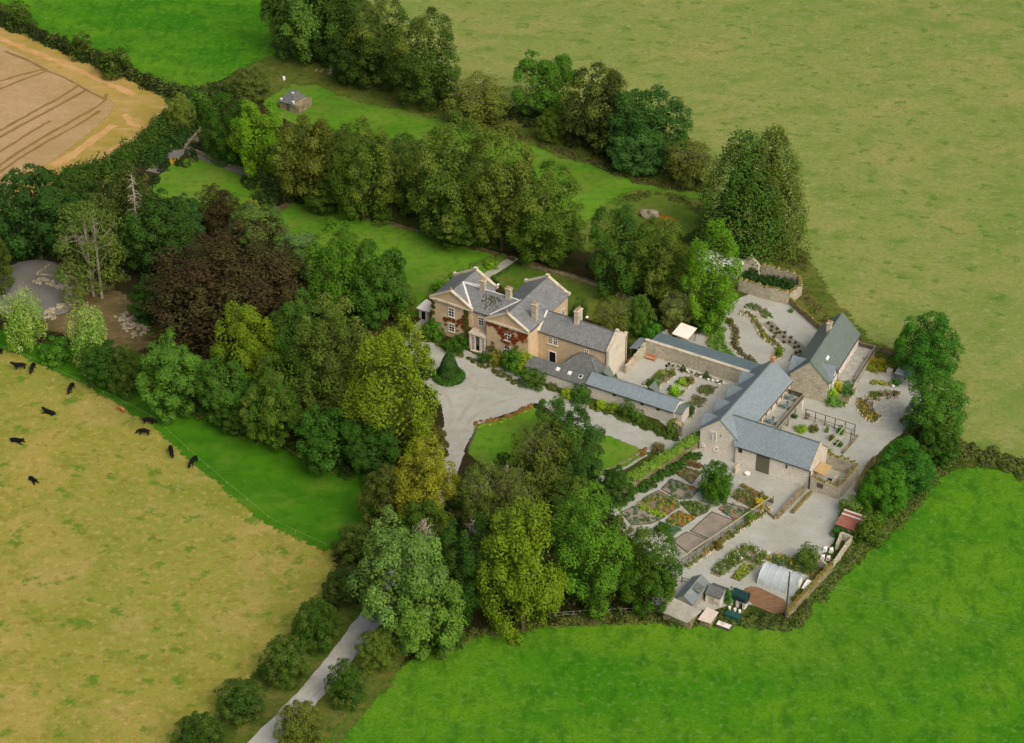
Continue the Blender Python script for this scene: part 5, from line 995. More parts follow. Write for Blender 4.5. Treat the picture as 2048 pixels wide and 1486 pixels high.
# --- far barn (slightly turned)
T2 = R_(-25.5)
def TB(name, label, cat, u, v, z=0, group=None): return thing(name, label, cat, u, v, z, T2, group)
B = TB('far_barn', 'stone barn with green-grey slate roof, chimney and side dormers nearest the pasture', 'barn', 50.4, 22)
walls(B, M_stone2, 47.0, 53.9, 14.7, 32.0, 4.5, 7.8, 'v')
gable_roof(B, M_slateg, 47.0, 53.9, 14.7, 32.0, 4.52, 7.9, 'v', .3, .15)
walls(B, M_stone, 53.89, 53.94, 14.8, 32.0, 4.4, None, 'v', 'side_facing')
for sgn, uu in ((-1, 47.0), (1, 53.9)):
    vv = 17.0; q = [(uu + sgn * .6, vv - 1.5, 4.3), (uu + sgn * .6, vv, 6.6), (uu - sgn * 2.2, vv, 6.6), (uu - sgn * .3, vv - 1.5, 4.3)]; q2 = [(uu + sgn * .6, vv, 6.602), (uu + sgn * .6, vv + 1.5, 4.3), (uu - sgn * .3, vv + 1.5, 4.3), (uu - sgn * 2.2, vv, 6.602)]
    mb = MB(); mb.slab(q, .12); mb.slab(q2, .12); mb.build('dormer_roof', M_slateb, B)
    a, b = sorted((uu + sgn * .3, uu - sgn * .2)); mb = MB(); mb.add([(x, y, zz) for x in (a, b) for y, zz in ((vv - 1.25, 3.8), (vv + 1.25, 3.8), (vv + 1.25, 4.5), (vv, 6.35), (vv - 1.25, 4.5))], [(0, 1, 2, 3, 4), (9, 8, 7, 6, 5), (1, 0, 5, 6), (2, 1, 6, 7), (3, 2, 7, 8), (4, 3, 8, 9), (0, 4, 9, 5)]); mb.build('dormer_front', M_stone, B)
    window(B, '+u' if sgn > 0 else '-u', uu + sgn * .3, vv, 3.0, 1.0, 1.6)
chimney(B, 50.0, 26.0, .8, .8, 7.2, 9.0, 2, M_cope); mb = MB(); mb.bar((50.45, 14.7, 7.96), (50.45, 32.1, 7.96), .2, .1); mb.build('ridge_tile', M_slateg, B)
mb = MB(); mb.slab([(52.0, 18.6, 6.55), (52.35, 18.6, 6.2), (52.35, 19.8, 6.2), (52.0, 19.8, 6.55)], .06); mb.build('rooflight', M_white, B)
for vv in (22, 25, 28): window(B, '+u', 53.94, vv, 2.3, .9, 1.5)
pipe(B, 54.02, 14.9, .05, 4.3); pipe(B, 54.05, 20.2, .05, 4.3); gutter(B, (54.25, 14.7, 4.2), (54.25, 32, 4.2))
B = TB('stone_terrace', 'raised paved terrace with rails beside the far barn', 'terrace', 55.6, 26)
mb = MB(); mb.box(54.0, 57.0, 20.6, 32.4, 0, 1.5); mb.build('deck', M_paving, B)
mb = MB(); mb.box(56.9, 57.0, 20.6, 32.4, 1.52, 2.3); mb.box(54.0, 56.89, 32.3, 32.4, 1.52, 2.3); mb.build('balustrade', M_woodd, B)
mb = MB(); mb.box(56.84, 57.06, 20.55, 32.45, 2.303, 2.38); mb.box(54.0, 56.838, 32.24, 32.46, 2.303, 2.38); mb.build('handrail', M_wood, B)
mb = MB()
for i in range(6): mb.box(54.3 + i * .45, 54.75 + i * .45 - .002, 19.3, 20.59, 0, 1.3 - i * .22)
mb.build('steps', M_cope, B)
mb = MB(); mb.box(57.2, 57.6, 19.0, 20.8, 0, 1.6); mb.build('side_wall', M_stone2, B)

# --- roofless ruin beside the barn
def ragged(root, mat, a, b, th_, h, seed, name='wall', moss=True, step=.55, var=.25):
    "rubble wall with an uneven top from a to b (u,v)"
    rnd = random.Random(seed); A = Vector((a[0], a[1], 0)); Bv = Vector((b[0], b[1], 0)); L = (Bv - A).length; d = (Bv - A) / L; n = Vector((-d.y, d.x, 0)); mb = MB(); mm = MB(); s = 0
    while s < L - .05:
        e = min(L, s + rnd.uniform(.6, 1.3) * step); hh = h + rnd.uniform(-var, var)
        q = [A + d * s - n * th_ / 2, A + d * (e - .003) - n * th_ / 2, A + d * (e - .003) + n * th_ / 2, A + d * s + n * th_ / 2]
        mb.hexa([(p.x, p.y, 0) for p in q], [(p.x + rnd.uniform(-.03, .03), p.y, hh + rnd.uniform(-.05, .05)) for p in q])
        if moss: mm.hexa([(p.x, p.y, hh + .03) for p in [p.lerp(q[0].lerp(q[2], .5), .12) for p in q]], [(p.x, p.y, hh + rnd.uniform(.1, .22)) for p in [p.lerp(q[0].lerp(q[2], .5), .3) for p in q]])
        s = e
    o = mb.build(name, mat, root)
    if moss: mm.build('moss_top', M_moss, o)
    return o
B = thing('roofless_ruin', 'roofless mossy stone ruin against the end of the barn', 'ruin', 62.5, -1.5)
ragged(B, M_stone2, (60.4, -5.0), (65.6, -5.0), .65, 2.6, 1); ragged(B, M_stone2, (65.5, -4.6), (65.5, 2.2), .65, 2.6, 2); ragged(B, M_stone2, (65.1, 2.2), (60.4, 2.2), .65, 2.8, 3)
ragged(B, M_stone2, (63.6, -4.5), (63.6, -1.0), .4, 2.0, 4, moss=False)
mb = MB(); mb.slab([(60.2, -3.6, 2.9), (62.2, -3.6, 2.6), (62.2, -.6, 2.6), (60.2, -.6, 2.9)], .1); mb.build('lean_to_roof', plain('tan_sheet', (176, 150, 106), .8, .12, 1.5), B)
mb = MB(); mb.box(62.3, 63.3, -4.4, -2.2, 0, 1.3); o = mb.build('water_trough', M_dark, None, (62.8, -3.3, 0, TH)); tag(o, 'dark square tank standing inside the roofless ruin', 'tank')
mb = MB(); face_box(mb, '-v', -5.33, 61.6, 62.7, 1.2, 2.1, 0, .05); mb.build('blocked_opening', M_woodd, B)
# ramp walls between yard levels
B = thing('ramp_wall', 'low rubble wall with timber rail running down from the barn corner', 'wall', 58.8, -9)
ragged(B, M_stone3, (59.7, -5.6), (59.0, -15.2), .5, .9, 6, moss=False, var=.1); mb = MB(); mb.bar((59.7, -5.6, 1.5), (59.0, -15.2, 1.2), .12, .1)
for i in range(6): t = i / 5; mb.bar((59.7 - .7 * t, -5.6 - 9.6 * t, .5), (59.7 - .7 * t, -5.6 - 9.6 * t, 1.45 - .25 * t), .1)
mb.build('rail', M_wood, B)
B = thing('ramp_wall', 'second low mossy wall on the yard side of the ramp', 'wall', 60.6, -9); ragged(B, M_stone3, (61.0, -6.0), (60.6, -12.6), .5, .55, 7, var=.12)
B = thing('ramp_wall', 'short low wall at the foot of the ramp by the flower beds', 'wall', 57.4, -14.5); ragged(B, M_stone3, (56.2, -14.0), (58.9, -15.4), .4, .55, 8, moss=False, var=.1)
B = thing('ramp_wall', 'low stone edging wall between vegetable beds and upper yard', 'wall', 53, -10.5); ragged(B, M_stone3, (50.2, -10.0), (56.6, -11.6), .5, .55, 9, var=.15)

# --- ruined garden enclosure by the pasture
def uvl(*pts, z=0): return [UV(x, y, z) for x, y in pts]
B = thing('ruined_enclosure', 'ivy-filled ruined stone enclosure beside the olive pasture', 'ruin', *UV(1535, 570))
q = uvl((1478, 580), (1500, 592), (1540, 600), (1575, 608), (1602, 575), (1600, 545), (1560, 540), (1500, 515))
ragged(B, M_stone2, q[0], q[2], .7, 2.6, 11); ragged(B, M_stone2, q[2], q[3], .7, 2.7, 12); ragged(B, M_stone2, q[3], uvl((1600, 590))[0], .7, 2.3, 13, var=.4)
ragged(B, M_stone2, uvl((1600, 588))[0], uvl((1598, 572))[0], .7, 2.0, 14); ragged(B, M_stone2, uvl((1598, 570))[0], uvl((1500, 540))[0], .7, 2.2, 15)
g = uvl((1480, 545), (1515, 552)); gm = ((g[0][0] + g[1][0]) / 2, (g[0][1] + g[1][1]) / 2)
mb = MB(); mb.add([(g[0][0], g[0][1], 0), (g[1][0], g[1][1], 0), (g[1][0], g[1][1], 2.2), (gm[0], gm[1], 4.2), (g[0][0], g[0][1], 2.2)] + [(a + .2, b + .6, c) for a, b, c in [(g[0][0], g[0][1], 0), (g[1][0], g[1][1], 0), (g[1][0], g[1][1], 2.2), (gm[0], gm[1], 4.2), (g[0][0], g[0][1], 2.2)]],
    [(0, 1, 2, 3, 4), (9, 8, 7, 6, 5), (0, 5, 6, 1), (1, 6, 7, 2), (2, 7, 8, 3), (3, 8, 9, 4), (4, 9, 5, 0)]); mb.build('gable_wall', M_stone2, B)
scrub('ivy_mass', [(1485, 565), (1500, 552), (1590, 575), (1580, 592), (1560, 596)], 80, 2.1, (44, 72, 28), FM_dark, 'dark ivy and scrub filling the ruined enclosure', 'ivy', None, .26, 21, (.6, 1.2), 70)
def wallpath(name, px, th_, h, mat, label, seed, moss=False, cat='wall', var=.15):
    q = uvl(*px); B = thing(name, label, cat, *q[0])
    for i in range(len(q) - 1): ragged(B, mat, q[i], q[i + 1], th_, h, seed + i, moss=moss, var=var)
    return B
wallpath('boundary_wall', [(1577, 606), (1595, 622), (1615, 640), (1640, 662), (1652, 672)], .5, 1.2, M_stone3, 'curving rubble boundary wall between upper gravel garden and pasture', 31, True)
wallpath('boundary_wall', [(1712, 688), (1760, 702), (1800, 714)], .4, .9, M_stone3, 'low rubble wall between far barn and dark round tree', 41, True)
wallpath('boundary_wall', [(1572, 1240), (1600, 1208), (1640, 1165), (1662, 1142)], .7, 1.6, M_stone3, 'thick rubble boundary wall below the polytunnel', 51, True)
wallpath('boundary_wall', [(1712, 985), (1722, 962), (1738, 935), (1748, 925)], .5, 1.1, M_stone3, 'mossy wall behind the two near trees on the right of the yard', 56, True)
wallpath('yard_pen', [(1662, 1142), (1672, 1128), (1702, 1085), (1682, 1078), (1672, 1100)], .4, 1.3, M_stone2, 'small stone-walled pen holding bins beside the lower yard', 61)
wallpath('yard_pen', [(1618, 1122), (1632, 1130), (1660, 1142)], .35, 1.2, M_stone2, 'low front wall of the bin pen', 65)
wallpath('lawn_wall', [(402, 262), (370, 300)], .5, .8, M_stone3, 'low stone wall on the right of the stony track', 68)
wallpath('lawn_wall', [(378, 300), (440, 326), (500, 346), (550, 368)], .45, .7, M_stone3, 'low stone wall along the top of the small lawn', 71)
wallpath('lawn_kerb', [(935, 900), (950, 868), (958, 850)], .25, .35, M_woodd, 'dark stone kerb between drive and front lawn', 75, cat='kerb', var=.05)
wallpath('lawn_kerb', [(1285, 905), (1250, 925), (1200, 948)], .25, .35, M_stone3, 'stone kerb along the right edge of the front lawn', 78, cat='kerb', var=.05)
wallpath('beech_wall', [(1045, 530), (1130, 552), (1210, 580), (1290, 608)], .35, .5, M_stone3, 'low mossy wall along the lawn behind the house', 81, cat='wall', var=.08)

# --- stone hut at the top
u0, v0 = UV(577, 222)
B = thing('stone_hut', 'small stone hut with dark hipped roof on the upper lawn', 'hut', u0, v0)
mb = MB(); mb.box(u0 - 2.2, u0 + 2.9, v0, v0 + 4.8, 0, 1.8); mb.build('wall', M_stone3, B)
mb = MB(); mb.slab([(u0 - 2.6, v0 - .2, 1.9), (u0 + 1.2, v0 - .2, 1.9), (u0 + .2, v0 + 2.2, 3.4), (u0 - 1.4, v0 + 2.2, 3.4)], .12); mb.slab([(u0 + 1.2, v0 - .2, 1.9), (u0 + 1.2, v0 + 4.9, 1.9), (u0 + .2, v0 + 3.6, 3.4), (u0 + .2, v0 + 2.2, 3.4)], .12)
mb.slab([(u0 + 1.2, v0 + 4.9, 1.9), (u0 - 2.6, v0 + 4.9, 1.9), (u0 - 1.4, v0 + 3.6, 3.4), (u0 + .2, v0 + 3.6, 3.4)], .12); mb.slab([(u0 - 2.6, v0 + 4.9, 1.9), (u0 - 2.6, v0 - .2, 1.9), (u0 - 1.4, v0 + 2.2, 3.4), (u0 - 1.4, v0 + 3.6, 3.4)], .12)
mb.slab([(u0 - 1.4, v0 + 2.2, 3.402), (u0 + .2, v0 + 2.2, 3.402), (u0 + .2, v0 + 3.6, 3.402), (u0 - 1.4, v0 + 3.6, 3.402)], .1); mb.build('roof', M_slated, B)
for a, b in ((-2.2, .1), (-.4, 2.0), (.8, .3)): mb = MB(); mb.box(u0 + a, u0 + a + .5, v0 + b, v0 + b + .35, 1.9, 2.45 if b < 1 else 3.5); mb.build('roof_stone', M_white, B)
mb = MB(); face_box(mb, '-v', v0, u0 - .5, u0 + .4, .02, 1.7, 0, .05); mb.build('door', M_woodd, B)

# --- sheds and yard objects at the lower right
def shed(name, label, u, v, w_, d, ze, zr, wm, rm, axis='v', th=TH):
    B = thing(name, label, 'shed', u, v, 0, th); walls(B, wm, u - w_ / 2, u + w_ / 2, v - d / 2, v + d / 2, ze, zr, axis); gable_roof(B, rm, u - w_ / 2, u + w_ / 2, v - d / 2, v + d / 2, ze + .02, zr + .08, axis, .15, .1); return B
M_felt = plain('grey_felt', (112, 124, 124), .8, .15, 2, .2, (132, 138, 130)); M_shw = plain('grey_shed_boards', (150, 150, 136), .9, .15, 3); M_shl = plain('pale_shed_boards', (218, 214, 204), .9, .12, 3, .1, (170, 160, 140))
B = shed('garden_shed', 'longer grey-roofed wooden shed among the three huts', 56.3, -40.5, 2.9, 6.0, 1.9, 2.9, M_shw, M_felt); window(B, '-v', -43.5, 56.3, .7, 1.0, .9, (0, 0), False, M_woodd)
mb = MB(); mb.slab([(56.6, -41.2, 2.95), (57.9, -41.2, 2.5), (57.9, -39.4, 2.5), (56.6, -39.4, 2.95)], .08); mb.build('roof_panel', M_slated, B); door(B, '+u', 57.75, -39, .8, 1.7, M_woodd, False)
B = shed('garden_shed', 'small pale wooden shed with dark grey roof beside the vegetable path', 59.6, -38.6, 2.5, 2.7, 1.9, 2.5, M_shl, M_slated, 'u'); door(B, '-v', -39.95, 59.4, .9, 1.6, plain('pale_door', (182, 170, 150), .8), False)
B = thing('corrugated_shelter', 'low shelter with streaked grey corrugated roof near the bottom hedge', 'shelter', 56.6, -45.6)
mb = MB(); mb.slab([(53.6, -47.4, 1.9), (58.9, -47.4, 1.5), (59.6, -43.9, 1.6), (54.4, -43.7, 2.1)], .1); mb.build('roof', plain('old_sheet', (150, 152, 138), .7, .2, .8, .2, (196, 192, 176)), B)
mb = MB()
for i in range(24): t = i / 23; mb.bar((53.7 + t * 5.1, -47.35, 1.93 - .4 * t), (54.5 + t * 5.0, -43.75, 2.12 - .5 * t), .06, .05)
mb.build('ribs', plain('old_sheet2', (160, 160, 146), .7, .15), B)
mb = MB(); mb.box(54.6, 59.2, -46.9, -44.2, 0, 1.48); mb.build('wall', M_stone3, B)
B = thing('white_shelter', 'low pale tin shelter right of the corrugated one', 'shelter', 60.6, -43.6)
mb = MB(); mb.slab([(59.8, -45.6, 1.3), (61.9, -45.4, 1.2), (61.9, -42.6, 1.4), (59.9, -42.6, 1.6)], .08); mb.build('roof', plain('pale_tin', (198, 188, 174), .7, .12, .8), B); mb = MB(); mb.box(60.0, 61.7, -45.2, -42.9, 0, 1.1); mb.build('wall', M_stone3, B)
B = thing('cold_frame', 'narrow grey cold frame below the green tanks', 'cold frame', 63.2, -43.6); mb = MB(); mb.box(62.3, 64.6, -44.4, -43.4, 0, .5); mb.build('box', M_woodd, B); mb = MB(); mb.slab([(62.35, -44.35, .53), (64.55, -44.35, .53), (64.55, -43.45, .62), (62.35, -43.45, .62)], .04); mb.build('lid', M_shl, B)
M_tank = plain('green_plastic', (24, 60, 62), .35, .15, 2, .5); M_tank2 = plain('green_plastic2', (36, 84, 70), .4, .15, 2, .5)
B = thing('oil_tank', 'dark green ribbed horizontal tank on block piers', 'tank', 63.3, -38.0)
mb = MB(); mb.tube([(61.9, -38, 2.05), (62.0, -38, 2.05), (64.5, -38, 2.05), (64.6, -38, 2.05)], [.6, .85, .85, .6], 18); t_ = mb.build('tank_body', M_tank, B, smooth=False)
for i in range(5): mb = MB(); x = 62.15 + i * .55; mb.tube([(x, -38, 2.05), (x + .25, -38, 2.05)], .93, 18); mb.build('rib', M_tank, t_)
for x in (62.1, 63.1, 64.2): mb = MB(); mb.box(x - .2, x + .2, -38.6, -37.4, 0, 1.22); mb.build('pier', M_shl, B)
B = thing('oil_tank', 'low rectangular green tank in front of the ribbed one', 'tank', 63.7, -41.4); mb = MB(); mb.box(62.6, 65.0, -42.0, -40.8, 0, 1.0); mb.build('tank_body', M_tank2, B)
for i in range(6): mb = MB(); mb.box(62.7 + i * .4, 62.9 + i * .4, -42.05, -40.75, .05, 1.06); mb.build('rib', M_tank2, B)
for i, x in enumerate((62.6, 63.5, 64.3)):
    mb = MB(); mb.tube([(x, -40.2, 0), (x, -40.2, 1.1), (x, -40.2, 1.2)], [.25, .25, .12], 12); o = mb.build('gas_bottle', M_shl, None, (x, -40.2, 0, TH)); tag(o, 'pale upright gas bottle between the two green tanks', 'gas bottle', 'gas bottles between the tanks')
# polytunnel
B = thing('polytunnel', 'long white polytunnel of translucent sheeting', 'polytunnel', 66.6, -29.5)
def hoop(u, r=2.3, n=14, c=(-29.6), zs=1.05): return [(u, c + r * math.cos(math.pi * i / n), r * zs * math.sin(math.pi * i / n)) for i in range(n + 1)]
mb = MB(); n = 14; us = [63.4 + i * .62 for i in range(11)]; vs = []; fs = []
for k, u in enumerate(us):
    sag = .0 if k % 2 == 0 else -.06
    vs += [(a, b, c * (1 + sag)) for a, b, c in hoop(u)]
for k in range(len(us) - 1):
    for i in range(n): fs.append((k * (n + 1) + i, k * (n + 1) + i + 1, (k + 1) * (n + 1) + i + 1, (k + 1) * (n + 1) + i))
mb.add(vs, fs); M_poly = plain('polythene', (176, 188, 190), .35, .12, .7, .5, (146, 160, 154)); mb.build('cover', M_poly, B, smooth=True)
for nm, u in (('end_panel', us[0]), ('end_panel', us[-1])):
    h = hoop(u); mb = MB(); mb.add([(a, b, c) for a, b, c in h] + [(a + .04, b, c) for a, b, c in h], [tuple(range(n + 1)), tuple(range(2 * n + 1, n, -1))]); mb.build(nm, M_poly, B)
for u in us[::2]: mb = MB(); mb.tube([(a, b * 1 - 0, c) for a, b, c in hoop(u, 2.34)], .03, 6); mb.build('hoop', M_lead, B)
mb = MB(); face_box(mb, '+u', us[-1] + .05, -30.2, -29.0, .02, 1.9, 0, .06); mb.build('door', M_white, B)
B = thing('greenhouse_lean_to', 'small white glazed frame beyond the end of the polytunnel', 'cold frame', 71, -29.4)
mb = MB(); mb.box(70.3, 71.6, -30.2, -28.4, 0, .9); mb.build('base', M_shw, B); mb = MB(); mb.slab([(70.2, -30.3, .92), (71.7, -30.3, .92), (71.7, -28.3, 1.3), (70.2, -28.3, 1.3)], .06); mb.build('lid', M_white, B)
# compost / bins in the pen
for k, (px, py, c) in enumerate(((1650, 1102, 0), (1656, 1120, 1), (1645, 1118, 1), (1662, 1104, 0))):
    u, v = UV(px, py); mb = MB(); mb.hexa([(u - .3, v - .3, 0), (u + .3, v - .3, 0), (u + .3, v + .3, 0), (u - .3, v + .3, 0)], [(u - .2, v - .25, .8), (u + .34, v - .2, .6), (u + .2, v + .3, .85), (u - .3, v + .2, .7)])
    o = mb.build('feed_sack', M_white if k != 1 else M_shl, None, (u, v, 0, TH)); tag(o, 'white bulk sack heaped in the stone-walled pen', 'sack', 'white sacks in the pen')
B = thing('red_tin_shed', 'low shed with rusty red corrugated roof beside the yard bushes', 'shed', *UV(1698, 1062)); u, v = UV(1698, 1062)
mb = MB(); mb.box(u - 1.7, u + 1.5, v - 1.3, v + 2.0, 0, 1.7); mb.build('wall', M_stone3, B); M_red = plain('red_tin', (146, 92, 76), .8, .2, 1.2, .15, (160, 118, 102))
mb = MB(); mb.slab([(u - 1.9, v - 1.6, 1.75), (u + 1.8, v - 1.6, 1.75), (u + 1.8, v + 2.3, 2.3), (u - 1.9, v + 2.3, 2.3)], .08); rf = mb.build('roof', M_red, B)
mb = MB(); mb.bar((u - 1.9, v + 1.1, 2.16), (u + 1.8, v + 1.1, 2.16), .35, .05); mb.bar((u - 1.9, v + 2.0, 2.28), (u + 1.8, v + 2.0, 2.28), .3, .05); mb.build('ridge_sheet', M_shl, rf)
# tree-side garden room on the right
u, v = UV(1808, 762); B = thing('summer_shelter', 'small slate-roofed shelter under the dark round tree', 'shelter', u, v)
mb = MB(); mb.slab([(u - 1.5, v - 1.2, 1.9), (u + 1.5, v - 1.2, 1.9), (u + 1.5, v + 1.6, 2.5), (u - 1.5, v + 1.6, 2.5)], .1); mb.build('roof', M_slateb, B)
for a in (-1.3, 1.3):
    for b in (-1.0, 1.4): mb = MB(); mb.box(u + a - .06, u + a + .06, v + b - .06, v + b + .06, 0, 1.85); mb.build('post', M_woodd, B)
u, v = UV(1779, 748); mb = MB(); mb.box(u - .45, u + .45, v - .4, v + .4, 0, .9); mb.box(u - .52, u + .52, v - .47, v + .47, .902, 1.0); o = mb.build('stone_plinth', M_cope, None, (u, v, 0, TH)); tag(o, 'pale stone block beside the small shelter', 'plinth')
# ------------------------------------------------------------------ garden helpers
def z1(x, y): return (820 + x * .23438, 520 + y * .23438)
def z2(x, y): return (1240 + x * .21534, 560 + y * .21534)
def z3(x, y): return (1380 + x * .29297, 500 + y * .29297)
def z4(x, y): return (1380 + x * .23438, 700 + y * .23438)
def z5(x, y): return (1180 + x * .25391, 880 + y * .25391)
def zl(x, y): return (x * .24414, 360 + y * .24414)
def plant(name, g, r, h, col, mat, label, cat, group=None, sp='posy', rnd=random.Random(77), z0=0):
    cr, tk, _, gap = SPEC[sp]; cr = [e[0] for e in cr]
    root = None; k = rnd.randrange(len(cr))
    me = PM.setdefault((sp, k, mat.name), None)
    if me is None:
        me = cr[k].copy(); me.materials.clear(); me.materials.append(mat); PM[(sp, k, mat.name)] = me
    o = meshobj(name, me, None, None, (g.x, g.y, z0), rnd.uniform(0, 6.28), (r, r, h / (2 + gap))); o.color = lin(col)
    return tag(o, label, cat, group)
PM = {}
def planting(pts, n, cols, r, h, rnd, label, z0):
    "the low tangle of plants of one bed, each clump with its own leaf colour"
    rng = np.random.default_rng(n * 7 + len(pts)); per = 26
    x0, x1 = min(p.x for p in pts), max(p.x for p in pts); y0, y1 = min(p.y for p in pts), max(p.y for p in pts); P = []; N = []; S = []; T = []; t = 0
    while t < n * 1.5:
        x, y = rnd.uniform(x0, x1), rnd.uniform(y0, y1)
        if not inside(x, y, pts): continue
        rr = rnd.uniform(*r); hh = rnd.uniform(*h); d = rng.normal(size=(per, 3)); d /= np.linalg.norm(d, axis=1)[:, None]; d[:, 2] = np.abs(d[:, 2])
        P.append(d * np.array([rr, rr, hh]) * rng.uniform(.6, 1.15, per)[:, None] + np.array([x, y, z0])); N.append(d + rng.normal(size=(per, 3)) * .4 + np.array([0, 0, .5])); S.append(.12 * rng.uniform(.6, 1.4, per))
        c = np.array(lin(rnd.choice(cols))[:3]); T.append(c[None, :] * rng.uniform(.65, 1.3, per)[:, None]); t += 1
    P = np.concatenate(P); o0 = Vector((float(P[:, 0].mean()), float(P[:, 1].mean()), 0)); P -= np.array(o0)
    me = leaf_mesh('planting', P, np.concatenate(N), np.concatenate(S), np.concatenate(T), rng); o = meshobj('planting', me, M_bedleaf, None, o0)
    return tag(o, label, 'plants', None, 'stuff')
M_bedleaf, _nt, _n, _l, _b = nodes('bed_leaves'); _a = _n.new('ShaderNodeAttribute'); _a.attribute_name = 'tone'; _l.new(_a.outputs['Color'], _b.inputs['Base Color'])
def bed(px, label, soil=None, edge=None, eh=.18, ew=.14, plants=(), n=0, sm=0, name='garden_bed', world=None, cols=(), r=(.25, .45), h=(.3, .7), seed=1, plabel=None, mat=None, pname='garden_plant', soilh=.1):
    pts = world or [G(*p) for p in px]
    if sm: pts = smooth_poly(pts, sm)
    c = sum(pts, Vector()) / len(pts); B = bpy.data.objects.new(name, None); COL.objects.link(B); B.location = (c.x, c.y, 0); ORG[B.name] = (0, 0, 0, 0); tag(B, label, 'garden bed')
    loc = [(p - c) for p in pts]; area = sum(loc[i - 1].x * loc[i].y - loc[i].x * loc[i - 1].y for i in range(len(loc)))
    if area < 0: loc = loc[::-1]
    mb = MB(); tr = geometry.tessellate_polygon([[Vector((p.x, p.y, 0)) for p in loc]]); k = len(loc)
    mb.add([(p.x, p.y, soilh) for p in loc] + [(p.x, p.y, -.02) for p in loc], [tuple(t) for t in tr] + [(i, (i + 1) % k, (i + 1) % k + k, i + k) for i in range(k)]); mb.build('soil', soil or M_soil, B)
    rnd = random.Random(seed)
    if edge is not None:
        mb = MB()
        for i in range(k):
            a = loc[i]; b = loc[(i + 1) % k]
            if edge in ('stone',):
                L = (b - a).length; m = max(1, int(L / .45))
                for j in range(m):
                    q = a.lerp(b, (j + .5) / m) + Vector((rnd.uniform(-.1, .1), rnd.uniform(-.1, .1), 0)); s_ = rnd.uniform(.13, .24); hh = eh * rnd.uniform(.8, 1.6); an = rnd.uniform(0, 1.5)
                    lo = [(q.x + s_ * 1.2 * math.cos(an + t), q.y + s_ * 1.2 * math.sin(an + t), 0) for t in (0, 1.3, 2.9, 4.4)]; hi = [(x * .75 + q.x * .25 + rnd.uniform(-.03, .03), y * .75 + q.y * .25, hh + rnd.uniform(-.05, .05)) for x, y, _ in lo]
                    mb.hexa(lo, hi)
            else: mb.bar((a.x, a.y, eh / 2), (b.x, b.y, eh / 2), ew, eh)
        mb.build('stone_edging' if edge == 'stone' else 'edging', M_cope if edge == 'stone' else edge, B)
    if n: planting(pts, n, cols, r, h, rnd, plabel, .08)
    return B
def strip_bed(px, width, label, **kw):
    pts = smooth_poly([G(*p) for p in px], 2, False); L = []; Rr = []
    for i, p in enumerate(pts):
        d = (pts[min(i + 1, len(pts) - 1)] - pts[max(0, i - 1)]).normalized(); nn = Vector((-d.y, d.x, 0)); L.append(p + nn * width / 2); Rr.append(p - nn * width / 2)
    return bed(None, label, world=L + Rr[::-1], **kw)
GRN = [(86, 112, 44), (70, 98, 36), (100, 122, 50)]; BLU = [(84, 112, 84), (96, 124, 100), (72, 100, 64)]; ORA = [(204, 104, 40), (196, 128, 56), (112, 124, 48)]; YEL = [(160, 152, 66), (176, 142, 64), (110, 126, 50), (96, 116, 48)]
# kitchen garden
Q = lambda *p: [z5(*a) for a in p]
bed(Q((680, 270), (740, 220), (870, 265), (800, 350)), 'vegetable bed nearest the vine wall left of the yew', None, M_woodd, n=26, cols=[(150, 124, 84), (118, 122, 64), (96, 108, 56)], plabel='browning bean plants beside the yew', seed=2)
bed(Q((560, 390), (640, 312), (855, 392), (800, 462), (700, 470)), 'grey vegetable bed with orange flowers left of the yew', M_soil2, M_woodd, n=26, cols=BLU + [(198, 104, 44)] + GRN, plabel='cabbages and orange nasturtiums left of the yew', seed=3)
bed(Q((440, 450), (540, 402), (690, 485), (700, 530), (590, 600), (375, 525)), 'vegetable bed with orange and yellow growth', M_soil, M_woodd, n=46, cols=GRN + [(190, 116, 54), (160, 146, 60), (150, 150, 56), (120, 140, 50), (96, 124, 48)], plabel='orange and yellow flowering plants in the middle bed', seed=4, h=(.4, .9))
bed(Q((245, 575), (365, 522), (590, 610), (480, 662), (330, 672)), 'vegetable bed with rows of pale cabbages nearest the trees', M_soil2, M_woodd, n=30, cols=BLU + [(96, 118, 70)], plabel='small cabbages in the bed nearest the trees', seed=5, h=(.2, .35), r=(.2, .35))
strip_bed(Q((395, 525), (480, 570), (575, 608)), .9, 'narrow bed of lime-green lettuce', soil=M_soil, n=22, cols=[(140, 170, 44), (124, 158, 40)], plabel='lime-green lettuces in a row', seed=6)
bed(Q((715, 505), (765, 488), (940, 525), (925, 570), (820, 615)), 'green vegetable bed below the yew', M_soil, M_woodd, n=40, cols=GRN, plabel='leafy green vegetables below the yew', seed=7, h=(.4, .8))
bed(Q((595, 640), (700, 562), (825, 622), (722, 690)), 'flower bed with yellow and orange dahlias', M_soil, M_woodd, n=34, cols=YEL + [(180, 120, 50)], plabel='yellow and orange flowers above the leek bed', seed=8, h=(.4, .8))
bed(Q((560, 660), (715, 702), (640, 772), (520, 705)), 'bed of blue-green leeks', M_soil, M_woodd, n=30, cols=[(70, 118, 76), (84, 126, 90)], plabel='blue-green leeks', seed=9, h=(.3, .5))
bed(Q((790, 722), (960, 570), (1138, 640), (938, 782)), 'large bare raked seed bed', M_soil2, M_woodd)
bed(Q((652, 800), (758, 728), (930, 792), (832, 872), (765, 890)), 'smaller bare seed bed by the garden fence corner', M_soil2, M_woodd)
bed(Q((1015, 548), (1070, 498), (1250, 548), (1290, 562), (1145, 632)), 'bed of grey cabbages with one orange clump', M_soil2, M_woodd, n=30, cols=BLU + [(130, 146, 110), (110, 130, 90), (190, 100, 50)], plabel='grey cabbages behind the garden fence', seed=10, h=(.25, .5))
